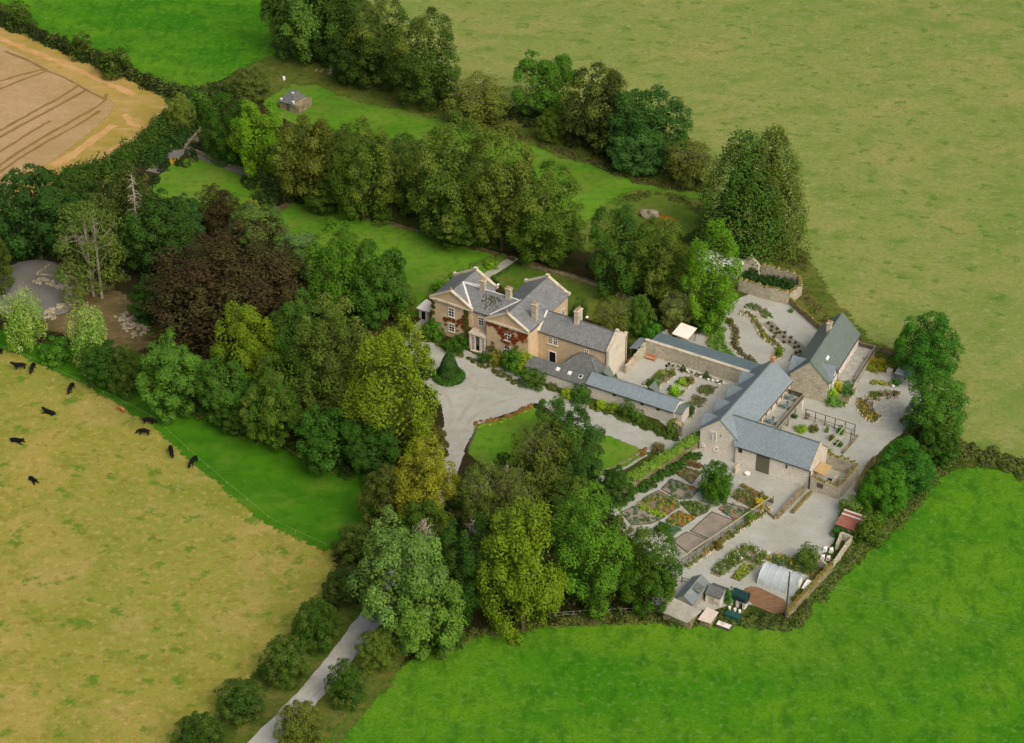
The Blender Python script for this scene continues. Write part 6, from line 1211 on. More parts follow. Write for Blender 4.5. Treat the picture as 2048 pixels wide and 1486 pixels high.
bed(Q((1120, 452), (1170, 398), (1340, 425), (1392, 470), (1290, 548)), 'herbaceous bed with red-brown plumes right of the yew', M_soil, M_woodd, n=50, cols=GRN + [(146, 120, 76), (166, 108, 72), (112, 120, 60), (86, 120, 70), (96, 116, 56)], plabel='tall grasses and red-brown plumes right of the yew', seed=11, h=(.6, 1.2), r=(.35, .6))
# vine wall
wallpath('vine_wall', [(1397, 893), (1345, 925), (1290, 958), (1232, 995)], .5, 2.0, M_stone3, 'stone wall carrying a grape vine beside the kitchen garden', 91)
scrub('grape_vine', None, 150, 1.0, (112, 146, 52), FM_leaf, 'bright green vine sprawling over the wall by the kitchen garden', 'vine', None, .2, 31, (.5, 1.0), 80, [(1399, 886), (1345, 922), (1290, 955), (1225, 992)], 1.0, 1.6)
scrub('border_planting', None, 80, 1.0, (62, 96, 34), FM_leaf, 'dark green border growing at the foot of the vine wall', 'border', None, .2, 32, (.5, .9), 60, [(1392, 912), (1345, 940), (1290, 975), (1240, 1008)], 1.2)
scrub('border_planting', None, 26, 1.0, (118, 100, 62), FM_leaf, 'brown wall-top plants between kitchen garden and yard', 'border', None, .18, 33, (.3, .5), 40, [(1366, 925), (1400, 935)], .5)
# garden fence of netting with a timber rail
fa, fb = UV(1362, 1133), UV(1546, 1008)
B = thing('garden_fence', 'tall netting fence with pale timber top rail between kitchen garden and yard', 'fence', *fa); mb = MB(); L = 12
for i in range(L + 1):
    t = i / L; a = fa[0] + (fb[0] - fa[0]) * t; b = fa[1] + (fb[1] - fa[1]) * t; p = MB(); p.box(a - .06, a + .06, b - .06, b + .06, 0, 1.75); p.build('post', M_wood, B)
mb.bar((fa[0], fa[1], 1.82), (fb[0], fb[1], 1.82), .14, .12); mb.build('top_rail', plain('pale_rail', (168, 166, 130), .8, .15, 3), B)
mb = MB()
for k in range(7): mb.bar((fa[0], fa[1], .2 + k * .24), (fb[0], fb[1], .2 + k * .24), .02, .02)
for i in range(80): t = i / 80; mb.bar((fa[0] + (fb[0] - fa[0]) * t, fa[1] + (fb[1] - fa[1]) * t, .02), (fa[0] + (fb[0] - fa[0]) * t, fa[1] + (fb[1] - fa[1]) * t, 1.74), .015)
mb.build('netting', M_woodd, B)
strip_bed([(1372, 1135), (1420, 1102), (1470, 1065), (1540, 1018)], .9, 'narrow flower border outside the garden fence', soil=M_soil, edge='stone', n=60, cols=GRN + [(170, 140, 66), (120, 106, 60)] + GRN, plabel='border flowers outside the garden fence', seed=12, h=(.5, 1.1), r=(.3, .5))
for box, c, lab in (((1425, 1075, 1448, 1102), (92, 84, 44), 'red-brown shrub against the garden fence'), ((1488, 1020, 1510, 1046), (76, 112, 50), 'green shrub halfway along the garden fence'), ((1508, 995, 1532, 1020), (168, 150, 50), 'yellow flowering shrub at the top of the garden fence')):
    tree('shrub', 'shrub', box, c, lab, 'shrub')
# vegetable patch by the polytunnel
bed(Q((950, 1052), (1035, 960), (1130, 880), (1200, 835), (1330, 868), (1425, 925), (1335, 992), (1208, 950), (1022, 1082)), 'L-shaped vegetable bed left of the polytunnel', M_soil, M_wood, n=95, cols=GRN * 3 + [(126, 146, 60), (214, 214, 200), (92, 104, 60), (120, 140, 60)], plabel='vegetables in the L-shaped bed', seed=13, h=(.5, 1.1), r=(.3, .6))
bed(Q((1108, 1088), (1220, 978), (1302, 1008), (1172, 1112)), 'small oblong vegetable bed inside the L-shaped one', M_soil, M_woodd, n=34, cols=[(120, 150, 44), (96, 126, 44), (150, 160, 60)], plabel='salad crops in the small oblong bed', seed=14)
strip_bed(Q((1420, 930), (1520, 975), (1640, 1010), (1770, 1060)), 1.6, 'mixed border behind the polytunnel', soil=M_soil, n=60, cols=GRN + BLU + [(160, 160, 60), (170, 130, 60)], plabel='mixed plants behind the polytunnel', seed=15, h=(.5, 1.0), r=(.3, .6))
strip_bed(Q((1490, 930), (1580, 955), (1650, 985)), .9, 'yellow-green low hedge by the yard edge of the polytunnel', soil=M_soil, n=22, cols=[(168, 164, 60), (140, 150, 56)], plabel='yellow-green plants by the yard edge', seed=16, h=(.5, .9), r=(.4, .6))
bed(Q((1190, 1180), (1290, 1145), (1420, 1205), (1565, 1275), (1540, 1385), (1400, 1352), (1250, 1285)), 'bare reddish soil patch below the polytunnel', ground_mat('red_soil', (136, 106, 80), [((112, 90, 66), .8, .4, .6, 5, 3, -.5, .8), ((120, 116, 70), 1.5, .55, .7, 4, 1, 0, .5)]), sm=1, soilh=.06)
bed(Q((1600, 1190), (1720, 1090), (1800, 1060), (1830, 1090), (1590, 1290)), 'overgrown bed between polytunnel and boundary wall', M_soil, n=40, cols=GRN + [(150, 140, 60), (110, 100, 60)], plabel='weeds between polytunnel and boundary wall', seed=18, h=(.4, .8), r=(.3, .6))
tree('shrub', 'shrub', (1445, 1172, 1480, 1212), (60, 104, 40), 'green bush left of the ribbed green tank', 'shrub')
# courtyard beds
Q = lambda *p: [z2(*a) for a in p]
bed(Q((305, 912), (392, 832), (525, 880), (432, 965)), 'stone-edged courtyard bed nearest the courtyard bench', M_soil, 'stone', n=26, cols=GRN + [(120, 116, 80), (140, 140, 90)], plabel='herbs in the courtyard bed nearest the bench', seed=20, h=(.4, .8))
bed(Q((215, 975), (285, 900), (385, 980), (345, 1045)), 'courtyard bed behind the first small slate gable', M_soil, 'stone', n=14, cols=GRN, plabel='low plants beside the first small slate gable', seed=21)
bed(Q((508, 965), (570, 898), (705, 930), (622, 1015)), 'herb bed in the middle of the courtyard', M_soil, 'stone', n=20, cols=GRN + [(150, 150, 60)], plabel='herbs in the middle courtyard bed', seed=22)
bed(Q((430, 1080), (470, 990), (600, 1050), (530, 1115)), 'courtyard bed with the bright green bush', M_soil, 'stone', n=10, cols=GRN, plabel='low plants round the bright green bush', seed=23)
bed(Q((705, 1040), (785, 972), (908, 1005), (828, 1082)), 'courtyard bed of low green herbs nearest the barn dormers', M_soil, 'stone', n=32, cols=[(96, 130, 60), (84, 112, 50), (120, 90, 80)], plabel='low green herbs nearest the barn dormers', seed=24, h=(.3, .6))
bed(Q((640, 1125), (690, 1068), (800, 1120), (742, 1195)), 'courtyard bed of grey lavender', M_soil, 'stone', n=24, cols=[(116, 116, 84), (130, 124, 92), (100, 110, 60)], plabel='grey lavender plants', seed=25, h=(.3, .6))
bed(Q((555, 1285), (600, 1180), (715, 1190), (690, 1262), (640, 1290)), 'courtyard bed by the end of the blue-roofed range', M_soil, 'stone', n=12, cols=GRN, plabel='low plants by the end of the blue-roofed range', seed=26)
strip_bed(Q((470, 800), (600, 850), (780, 905), (970, 968)), .9, 'long narrow bed along the high courtyard wall', soil=M_soil, edge='stone', n=34, cols=[(120, 112, 92), (96, 104, 64), (214, 210, 200)], plabel='dry low plants along the high courtyard wall', seed=27, h=(.2, .45), r=(.2, .35))
for (x0, y0, x1, y1), c, lab, sp in (((330, 825, 430, 900), (112, 124, 72), 'grey-green rounded shrub in the bed nearest the bench', 'shrub'), ((440, 810, 525, 895), (100, 108, 58), 'olive rounded shrub right of the grey-green one', 'bush'), ((240, 890, 370, 1000), (58, 88, 38), 'dark green shrub behind the small slate gable', 'shrub'), ((300, 985, 370, 1040), (98, 140, 44), 'light green shrub touching the slate gable', 'shrub'),
        ((460, 960, 570, 1085), (112, 158, 36), 'bright lime-green bush in the courtyard', 'shrub'), ((615, 885, 700, 965), (104, 100, 66), 'purple-brown shrub in the middle courtyard bed', 'bush'), ((535, 900, 620, 985), (118, 146, 48), 'yellow-green shrub in the middle courtyard bed', 'shrub'), ((590, 1130, 700, 1260), (48, 80, 34), 'dark bush by the end wall of the blue-roofed range', 'shrub')):
    a = z2(x0, y0); b = z2(x1, y1); tree('shrub', sp, (a[0], a[1], b[0], b[1]), c, lab, 'shrub')
def topiary(px, py, prof, col, label, name='topiary', n=1400, ls=.12, seed=3, parts=None):
    g = G(px, py); rng = np.random.default_rng(seed)
    def part(prof, n, rng):
        prof = np.array(prof, float); seg = np.hypot(np.diff(prof[:, 0]), np.diff(prof[:, 1])) * (prof[:-1, 0] + prof[1:, 0] + .05); pr = seg / seg.sum()
        k = rng.choice(len(seg), n, p=pr); t = rng.uniform(size=n); r = prof[k, 0] * (1 - t) + prof[k + 1, 0] * t; z = prof[k, 1] * (1 - t) + prof[k + 1, 1] * t; an = rng.uniform(0, 6.283, n)
        dr = prof[k + 1, 1] - prof[k, 1]; dz = -(prof[k + 1, 0] - prof[k, 0]); r = r * (1 + rng.normal(size=n) * .05) - rng.uniform(0, .08, n)
        P = np.stack([r * np.cos(an), r * np.sin(an), np.maximum(z + rng.normal(size=n) * .05, .01)], 1); N = np.stack([np.cos(an) * dr, np.sin(an) * dr, dz], 1) + rng.normal(size=(n, 3)) * .35
        T = np.stack([rng.uniform(size=n), np.clip(.5 + .5 * np.sin(an * 3) * np.sin(z * 4), 0, 1), z], 1)
        return leaf_mesh('leaf', P, N, ls * rng.uniform(.7, 1.3, n), T, rng)
    root = bpy.data.objects.new(name, None); COL.objects.link(root); root.location = g; tag(root, label, 'topiary')
    for nm, pf, m, c in (parts or [('foliage', prof, n, col)]):
        o = meshobj(nm, part(pf, m, rng), FM_dark, root); o.color = lin(c)
    return root
topiary(898, 756, None, None, 'clipped yew cone rising from a round skirt hedge in the turning circle', parts=[('cone', [(1.9, .3), (1.95, 1.2), (1.6, 2.4), (1.15, 3.8), (.75, 4.7), (.3, 5.3), (0, 5.5)], 5200, (50, 84, 30)), ('skirt', [(2.7, 0), (2.85, .5), (2.6, .95), (2.0, 1.05), (1.6, .9)], 3600, (58, 104, 26))])
topiary(*z2(585, 852), [(.45, 0), (.55, .5), (.35, 1.1), (0, 1.6)], (54, 84, 40), 'left-hand small clipped cone by the courtyard wall', n=500, ls=.09)
topiary(*z2(800, 915), [(.45, 0), (.55, .5), (.35, 1.1), (0, 1.6)], (54, 84, 40), 'right-hand small clipped cone by the courtyard wall', n=500, ls=.09, seed=4)
def pot(px, py, label, r=.22, h=.35, mat=None, group=None):
    u, v = UV(px, py); mb = MB(); mb.tube([(u, v, 0), (u, v, h * .8), (u, v, h * .82), (u, v, h)], [r * .75, r, r * 1.12, r * 1.12], 12); o = mb.build('plant_pot', mat or M_white, None, (u, v, 0, TH)); tag(o, label, 'plant pot', group)
for x, y in ((745, 910), (820, 935), (862, 942), (905, 950), (925, 978), (955, 965)): pot(*z2(x, y), 'small white pot in the narrow bed below the high courtyard wall', group='white pots along the courtyard wall')
pot(*z2(455, 788), 'dark pot at the left end of the narrow courtyard bed', mat=M_dark, group=None); pot(*z2(432, 806), 'dark pot just below the other dark courtyard pot', mat=M_dark)
pot(*z4(490, 1068), 'square-looking white tub standing alone in the upper yard', .45, .45)
# upper gravel garden
Q = lambda *p: [z3(*a) for a in p]
strip_bed(Q((345, 430), (415, 445), (470, 530), (505, 600), (590, 645), (620, 690), (585, 745)), 1.3, 'long serpentine stone-edged bed in the upper gravel garden', soil=M_soil, edge='stone', eh=.28, n=70, cols=[(128, 124, 60), (100, 116, 50), (140, 120, 80), (120, 140, 50)], plabel='low plants in the long serpentine bed', seed=30, h=(.3, .6), r=(.25, .4))
strip_bed(Q((262, 478), (318, 560), (305, 610), (298, 660), (360, 715), (445, 785)), 1.3, 'winding heather bed nearest the leaf-filled bed', soil=M_soil, edge='stone', n=64, cols=[(96, 88, 64), (108, 96, 72), (110, 120, 56), (84, 92, 56)], plabel='brownish heathers in the winding bed', seed=31, h=(.4, .7), r=(.3, .5))
bed(Q((110, 640), (125, 585), (180, 525), (235, 545), (235, 640), (290, 720), (320, 745), (250, 735), (170, 690)), 'leaf-filled curved bed at the left of the upper gravel garden', M_soil, None, n=90, cols=[(86, 132, 40), (112, 156, 48), (74, 110, 40), (130, 150, 60)], plabel='big leafy greens in the curved bed', seed=32, h=(.5, 1.0), r=(.4, .7))
bed(Q((378, 392), (400, 365), (450, 375), (540, 425), (560, 465), (490, 472), (455, 420)), 'angular bed at the top of the upper gravel garden', M_soil, 'stone', n=34, cols=[(70, 120, 60), (90, 136, 64), (120, 110, 80)], plabel='low green plants in the angular top bed', seed=33, h=(.3, .5))
strip_bed(Q((525, 495), (585, 555), (640, 605), (725, 645), (762, 700), (705, 770)), 2.2, 'broad bed of evenly spaced dark tufts beside the far barn', soil=M_soil2, edge=None)
for i, (x, y) in enumerate(((535, 505), (560, 530), (555, 555), (595, 545), (585, 575), (612, 570), (575, 600), (640, 600), (650, 570), (690, 605), (640, 635), (680, 635), (720, 640), (715, 670), (740, 665), (750, 700), (725, 710), (700, 735), (735, 740), (760, 730))):
    plant('garden_plant', G(*z3(x, y)), .38, .6, (74, 84, 48), FM_leaf, 'dark rounded tuft in the broad bed beside the far barn', 'plant', 'dark tufts beside the far barn')
for a, b, c, lab in (((585, 580), (640, 735), (90, 116, 44), None),):
    pass
tree('shrub', 'shrub', (*z3(585, 650), *z3(640, 740)), (92, 116, 44), 'green shrub at the foot of the serpentine bed', 'shrub'); tree('shrub', 'bush', (*z3(490, 560), *z3(520, 612)), (130, 130, 50), 'yellowish upright shrub in the serpentine bed', 'shrub'); tree('shrub', 'shrub', (*z3(240, 468), *z3(300, 512)), (70, 80, 42), 'dark round shrub at the top of the heather bed', 'shrub'); tree('shrub', 'shrub', (*z3(668, 392), *z3(710, 432)), (72, 104, 48), 'small green shrub against the boundary wall', 'shrub')
for box, c, lab, sp in (((910, 930, 1010, 1040), (104, 140, 44), 'yellow-green shrub at the corner of the far barn', 'shrub'), ((960, 890, 1050, 980), (140, 140, 50), 'golden shrub by the far barn steps', 'shrub'), ((1030, 890, 1135, 1000), (74, 108, 74), 'blue-green shrub by the far barn steps', 'shrub'), ((920, 990, 1050, 1075), (80, 116, 64), 'low green shrub in the corner bed of the far barn', 'shrub'), ((985, 870, 1040, 920), (116, 104, 44), 'rusty shrub by the far barn wall', 'bush')):
    a = z3(*box[:2]); b = z3(*box[2:]); tree('shrub', sp, (*a, *b), c, lab, 'shrub')
bed(Q((912, 1035), (950, 960), (1090, 900), (1140, 960), (1050, 1080)), 'corner bed of mixed shrubs at the far barn', M_soil, 'stone', n=20, cols=GRN, plabel='low plants in the corner bed of the far barn', seed=34)
strip_bed(Q((1165, 800), (1260, 808), (1375, 812)), 1.0, 'border along the top edge of the far yard', soil=M_soil, n=22, cols=[(130, 140, 50), (110, 126, 50)], plabel='yellow-green plants along the top edge of the far yard', seed=35, h=(.5, .8), r=(.4, .6))
for i, (x0, y0, x1, y1) in enumerate(((1160, 735, 1230, 805), (1215, 725, 1290, 795), (1275, 740, 1350, 808), (1330, 750, 1395, 815))): tree('shrub', 'shrub', (*z3(x0, y0), *z3(x1, y1)), ((120, 128, 44), (150, 128, 46), (132, 132, 44), (96, 116, 44))[i], ('olive shrub next to the far terrace', 'ochre shrub in the border above the far yard', 'yellow-green shrub in the border above the far yard', 'green shrub nearest the small slate shelter')[i], 'shrub')
# paved circle
cc = G(*z3(1372, 1082)); mb = MB()
mb = MB(); mb.tube([(cc.x, cc.y, 0), (cc.x, cc.y, .06)], 2.75, 36); o = mb.build('paved_circle', M_paving, None, (cc.x, cc.y, 0, 0)); o.location = (cc.x, cc.y, 0); o.rotation_euler = (0, 0, 0); tag(o, 'round stone-paved sitting circle beside the near tree', 'paving')
def arc(c, r, a0, a1, n=10): return [c + Vector((math.cos(R_(a0 + (a1 - a0) * i / n)) * r, math.sin(R_(a0 + (a1 - a0) * i / n)) * r, 0)) for i in range(n + 1)]
def arc_bed(r0, r1, a0, a1, label, **kw): return bed(None, label, world=arc(cc, r1, a0, a1) + arc(cc, r0, a1, a0), **kw)
arc_bed(3.1, 5.9, 150, 235, 'crescent rock bed with yellow flowers round the paved circle', edge='stone', eh=.35, n=44, cols=[(186, 164, 40), (170, 150, 40), (110, 112, 56), (96, 104, 60), (90, 106, 50)], plabel='yellow flowers of the crescent bed', seed=36, h=(.4, .7))
arc_bed(3.1, 5.2, 62, 140, 'rock bed on the far side of the paved circle', edge='stone', eh=.35, n=38, cols=[(96, 112, 48), (150, 160, 110), (130, 110, 60), (80, 92, 48)], plabel='rockery plants on the far side of the paved circle', seed=37, h=(.3, .6))
arc_bed(3.3, 4.8, -78, -40, 'small rock bed below the paved circle', edge='stone', eh=.35, n=16, cols=GRN + [(140, 140, 120)], plabel='rockery plants below the paved circle', seed=38)
strip_bed(Q((1225, 905), (1300, 908), (1390, 925)), 1.1, 'thin yellow-green bed above the rock beds', soil=M_soil, n=26, cols=[(160, 160, 70), (120, 136, 56)], plabel='yellow-green plants above the rock beds', seed=39, h=(.3, .5))
tree('shrub', 'shrub', (*z3(1215, 962), *z3(1290, 1008)), (78, 92, 42), 'dark mounded shrub in the far rock bed', 'shrub'); tree('shrub', 'shrub', (*z3(1365, 870), *z3(1450, 930)), (56, 92, 58), 'dark green shrub below the slate shelter', 'shrub')
wb = z3(1386, 938); pot(*wb, 'small white pot between the rock beds', .25, .4)
# pergola yard
B = thing('timber_pergola', 'open timber rail pergola between barn and paved circle', 'pergola', 56, 12.8)
for i in range(6):
    u = 51.4 + i * 1.84; mb = MB(); mb.box(u - .06, u + .06, 12.74, 12.86, 0, 2.3); mb.build('post', M_woodd, B)
mb = MB(); mb.bar((51.3, 12.8, 2.33), (60.7, 12.8, 2.33), .1, .06); mb.bar((51.3, 12.66, 1.2), (60.7, 12.66, 1.2), .08, .06); mb.bar((60.6, 12.8, 2.25), (60.8, 10.6, 2.25), .08, .06); mb.bar((60.6, 12.8, 1.2), (60.8, 10.6, 1.2), .08, .06); mb.box(60.75, 60.87, 10.54, 10.66, 0, 2.3); mb.build('rail', M_woodd, B)
lo = thing('garden_pergola', 'pale ladder-shaped timber pergola behind the barn', 'pergola', 60, 4); zz = 2.1
q = [UV(*z4(x, y), zz) for x, y in ((1150, 850), (1320, 650), (1310, 750), (1215, 850), (1175, 800))]
mb = MB(); M_pale = plain('pale_timber', (176, 184, 140), .8, .12, 3)
a0 = UV(*z4(1160, 840), zz); a1 = UV(*z4(1318, 652), zz); b0 = UV(*z4(1225, 838), zz); b1 = UV(*z4(1316, 735), zz)
mb.bar((*a0, zz), (*a1, zz), .12, .1); mb.bar((*b0, zz), (*b1, zz), .12, .1)
for x0, y0, x1, y1 in ((1250, 732, 1316, 740), (1205, 775, 1262, 796)):
    mb.bar((*UV(*z4(x0, y0), zz), zz + .06), (*UV(*z4(x1, y1), zz), zz + .06), .1, .08)
mb.build('beam', M_pale, lo)
for p in (a0, a1, b0, b1): mb = MB(); mb.box(p[0] - .05, p[0] + .05, p[1] - .05, p[1] + .05, 0, zz - .06); mb.build('post', M_pale, lo)
wallpath('pergola_kerb', [z4(930, 575), z4(1110, 610), z4(1300, 690), z4(1430, 740)], .3, .35, M_cope, 'low pale stone kerb under the timber rails', 95, cat='kerb', var=.06)
wallpath('pergola_kerb', [z4(1430, 740), z4(1370, 810), z4(1300, 890)], .35, .5, M_stone3, 'mossy kerb at the right end of the pergola yard', 98, cat='kerb', var=.08)
for box, c, lab, sp in (((885, 625, 1010, 712), (104, 132, 40), 'yellow-green rounded shrub in the pergola yard', 'shrub'), ((1005, 630, 1105, 710), (92, 88, 60), 'purple-grey rounded shrub in the pergola yard', 'bush'), ((860, 545, 925, 585), (48, 76, 34), 'dark plant under the terrace edge', 'shrub'), ((1250, 640, 1325, 730), (64, 108, 44), 'leafy climber at the top of the ladder pergola', 'shrub'),
        ((1150, 640, 1190, 715), (98, 116, 58), 'narrow upright shrub against the timber rails', 'shrub'), ((1180, 715, 1245, 780), (92, 92, 46), 'olive bush beside the ladder pergola', 'bush'), ((1225, 760, 1310, 830), (46, 76, 30), 'dark bush inside the ladder pergola', 'shrub'), ((1150, 845, 1215, 885), (122, 122, 50), 'mossy bush on the top of the roofless ruin', 'bush'), ((690, 640, 755, 670), (110, 140, 50), 'small green plant at the near end of the terrace', 'shrub')):
    tree('shrub', sp, (*z4(*box[:2]), *z4(*box[2:])), c, lab, 'shrub')
u, v = UV(*z4(1000, 590)); mb = MB(); mb.box(u - .35, u + .35, v - .25, v + .25, .45, .55); mb.box(u - .35, u + .35, v + .15, v + .25, .552, 1.1); mb.box(u - .3, u + .3, v - .2, v + .14, 0, .448); o = mb.build('garden_chair', M_wood, None, (u, v, 0, TH)); tag(o, 'grey wooden chair behind the rails in the pergola yard', 'chair')
# shrubs round the house and drive
for sp, box, c, lab in (('shrub', (838, 634, 892, 686), (56, 88, 30), 'large dark green shrub at the left front corner of the manor'), ('bush', (834, 648, 862, 684), (86, 80, 42), 'rusty shrub beside the white summerhouse'), ('shrub', (884, 672, 938, 710), (44, 76, 26), 'dark low shrub left of the porch'), ('shrub', (905, 664, 940, 694), (60, 88, 32), 'green shrub under the left front ivy'),
        ('shrub', (952, 702, 984, 728), (50, 80, 30), 'small dark shrub right of the porch'), ('bush', (976, 700, 1008, 738), (104, 110, 48), 'yellowish shrub under the red creeper'), ('shrub', (998, 690, 1062, 750), (54, 88, 28), 'big green shrub under the red creeper corner'), ('shrub', (1028, 700, 1068, 748), (116, 134, 42), 'yellow-green shrub at the corner below the creeper'),
        ('shrub', (1036, 738, 1100, 778), (58, 84, 32), 'dark shrub in front of the dark lean-to'), ('shrub', (1118, 772, 1150, 800), (108, 128, 40), 'yellow-green shrub left of the dark one by the long range'), ('shrub', (1138, 766, 1185, 810), (54, 82, 34), 'dark rounded shrub where the two low ranges meet'),
        ('shrub', (1190, 798, 1215, 822), (116, 140, 40), 'bright yellow-green shrub against the long range'), ('shrub', (1210, 802, 1240, 826), (96, 120, 44), 'light green shrub against the long range'), ('bush', (1234, 798, 1276, 842), (58, 84, 36), 'tall dark shrub against the long range'), ('shrub', (1262, 818, 1292, 852), (66, 94, 40), 'rounded green shrub against the long range'),
        ('bush', (1330, 836, 1358, 872), (84, 108, 52), 'pale upright shrub by the stone gateway'), ('bush', (1300, 885, 1332, 906), (92, 84, 56), 'twiggy purple-brown shrub at the right tip of the lawn'), ('shrub', (860, 556, 905, 590), (74, 108, 34), 'green shrub behind the left gable of the manor'), ('shrub', (900, 540, 945, 568), (92, 122, 40), 'light green shrub on the lawn behind the manor'), ('bush', (848, 585, 872, 612), (110, 92, 48), 'brownish shrub beside the left gable roof'),
        ('shrub', (1140, 596, 1180, 640), (58, 84, 40), 'dark shrub behind the wing chimney'), ('shrub', (968, 518, 1000, 540), (96, 124, 40), 'light green shrub beside the garden path behind the manor')):
    tree('shrub', sp, box, c, lab, 'shrub')
hedge([(1100, 775), (1130, 790)], 20, .9, 1.0, (84, 100, 44), 'low ragged planting under the lean-to wall', FM_leaf, 41, .16, r=(.3, .6), name='border_planting', cat='border')
hedge([(1275, 846), (1310, 862), (1350, 875)], 60, .9, 1.6, (72, 92, 34), 'low dense planting below the long range by the gateway', FM_leaf, 42, .18, r=(.4, .7), name='border_planting', cat='border')
hedge([(1185, 812), (1230, 828), (1275, 845)], 50, .5, 1.4, (88, 100, 46), 'low border along the foot of the long range', FM_leaf, 43, .16, r=(.3, .6), name='border_planting', cat='border')
hedge([(845, 672), (900, 700), (960, 728), (1040, 768)], 70, .5, 1.2, (88, 96, 46), 'low border between manor front and gravel drive', FM_leaf, 44, .16, r=(.3, .6), name='border_planting', cat='border')
hedge([(950, 848), (990, 840), (1030, 828), (1062, 812)], 56, .35, .8, (150, 116, 66), 'orange-brown flower edging along the top of the front lawn', FM_flow, 45, .13, r=(.25, .45), name='flower_edging', cat='border')
hedge([(952, 856), (1000, 845), (1060, 822)], 40, .3, .5, (136, 160, 44), 'yellow-green plant edging just inside the front lawn', FM_flow, 46, .13, r=(.2, .35), name='flower_edging', cat='border')
hedge([(900, 555), (960, 528), (1010, 512)], 44, .7, 1.2, (98, 128, 44), 'low leafy border beside the garden path behind the manor', FM_leaf, 47, .16, r=(.3, .6), name='border_planting', cat='border')
hedge([(985, 560), (1030, 530)], 20, .5, .8, (70, 100, 34), 'short green border on the right of the garden path', FM_leaf, 48, .15, r=(.3, .5), name='border_planting', cat='border')
hedge([(1290, 900), (1280, 912)], 8, .5, .6, (140, 108, 60), 'orange plant clump at the tip of the front lawn', FM_flow, 49, .13, r=(.3, .5), name='flower_clump', cat='flowers')
hedge([(880, 930), (888, 890), (880, 860)], 30, .6, 1.4, (96, 96, 44), 'rough verge between tall lime and drive', FM_brown, 50, .16, r=(.3, .7), name='border_planting', cat='border')
hedge([(1300, 945), (1340, 925)], 1, .1, .1, (90, 100, 40), 'weeds', FM_leaf) if 0 else None
hedge([(1340, 680), (1345, 660), (1400, 662)], 30, .5, 1.6, (112, 96, 50), 'brownish planting round the white canopy', FM_leaf, 51, .16, r=(.3, .6), name='border_planting', cat='border')
hedge([(345, 325), (352, 322)], 8, .7, .8, (190, 160, 50), 'yellow shrub patch by the stony track', FM_flow, 52, .16, r=(.4, .6), name='flower_clump', cat='flowers')
hedge([(1310, 430), (1345, 440)], 14, .5, 1.2, (176, 132, 50), 'orange-yellow patch on the mound near the conifers', FM_flow, 53, .16, r=(.4, .7), name='flower_clump', cat='flowers')

# ------------------------------------------------------------------ rocks
rocks = []
for k in range(5):
    bm = bmesh.new(); bmesh.ops.create_icosphere(bm, subdivisions=2, radius=1); rr = random.Random(k)
    pl = [(Vector((rr.gauss(0, 1), rr.gauss(0, 1), rr.gauss(0, 1))).normalized(), rr.uniform(.55, .9)) for _ in range(9)]
    for v_ in bm.verts:
        for n_, d_ in pl:
            s_ = v_.co.dot(n_)
            if s_ > d_: v_.co -= n_ * (s_ - d_)
        v_.co.z *= .75
    me = bpy.data.meshes.new('boulder'); bm.to_mesh(me); bm.free(); me.materials.append(plain('rock', (160, 152, 128), .95, .4, 2.5, .1, (98, 94, 74), .6)); rocks.append(me)
rr = random.Random(9)
def put_rocks(pts, n, wd, sz, label, group, poly=None):
    line = resample(pts, .3, 0, rr, False) if poly is None else None
    if poly: x0, x1 = min(p.x for p in poly), max(p.x for p in poly); y0, y1 = min(p.y for p in poly), max(p.y for p in poly)
    k = 0
    while k < n:
        if poly:
            p = Vector((rr.uniform(x0, x1), rr.uniform(y0, y1), 0))
            if not inside(p.x, p.y, poly): continue
        else: p = rr.choice(line) + Vector((rr.uniform(-wd, wd) / 2, rr.uniform(-wd, wd) / 2, 0))
        s_ = rr.uniform(*sz); o = meshobj('boulder', rr.choice(rocks), None, None, (p.x, p.y, s_ * .3), rr.uniform(0, 6.28), (s_ * rr.uniform(.8, 1.4), s_, s_ * rr.uniform(.7, 1.1))); tag(o, label, 'boulder', group); k += 1
Q = lambda *p: [G(*zl(*a)) for a in p]
put_rocks(Q((290, 835), (400, 842), (500, 880), (575, 905), (560, 950), (640, 970), (570, 1000), (480, 1050), (400, 1090), (420, 1140)), 100, 1.6, (.32, .62), 'pale boulder in the curved bank of rocks round the grey gravel clearing', 'boulders banked round the gravel clearing')
put_rocks(Q((300, 770), (400, 695)), 16, .3, (.2, .32), 'small stone in the edging row above the gravel clearing', 'edging stones above the gravel clearing'); put_rocks(Q((300, 772), (450, 785), (635, 808)), 30, .3, (.2, .32), 'small stone in the edging row above the gravel clearing', 'edging stones above the gravel clearing')
put_rocks(None, 85, 0, (.25, .48), 'pale stone in the heap beside the brown clearing under the copper beech', 'stones heaped beside the brown clearing', Q((930, 1110), (1040, 1080), (1150, 1150), (1235, 1250), (1085, 1295), (1000, 1210)))
put_rocks(None, 16, 0, (.15, .4), 'broken stone in the rubble behind the stone hut', 'rubble behind the stone hut', [G(*p) for p in ((625, 140), (665, 135), (690, 150), (650, 155))])
put_rocks([G(*z5(1370, 900)), G(*z5(1400, 970))], 9, .8, (.3, .5), 'grey boulder at the end of the polytunnel', 'boulders at the end of the polytunnel')
put_rocks([G(*z4(750, 1390)), G(*z4(860, 1320)), G(*z4(960, 1200))], 12, .5, (.2, .35), 'loose pale stone along the foot of the ramp', 'stones along the foot of the ramp')
put_rocks([G(1296, 432), G(1318, 436)], 1, .2, (1.6, 1.7), 'large flat grey rock on the mound near the conifers', None)
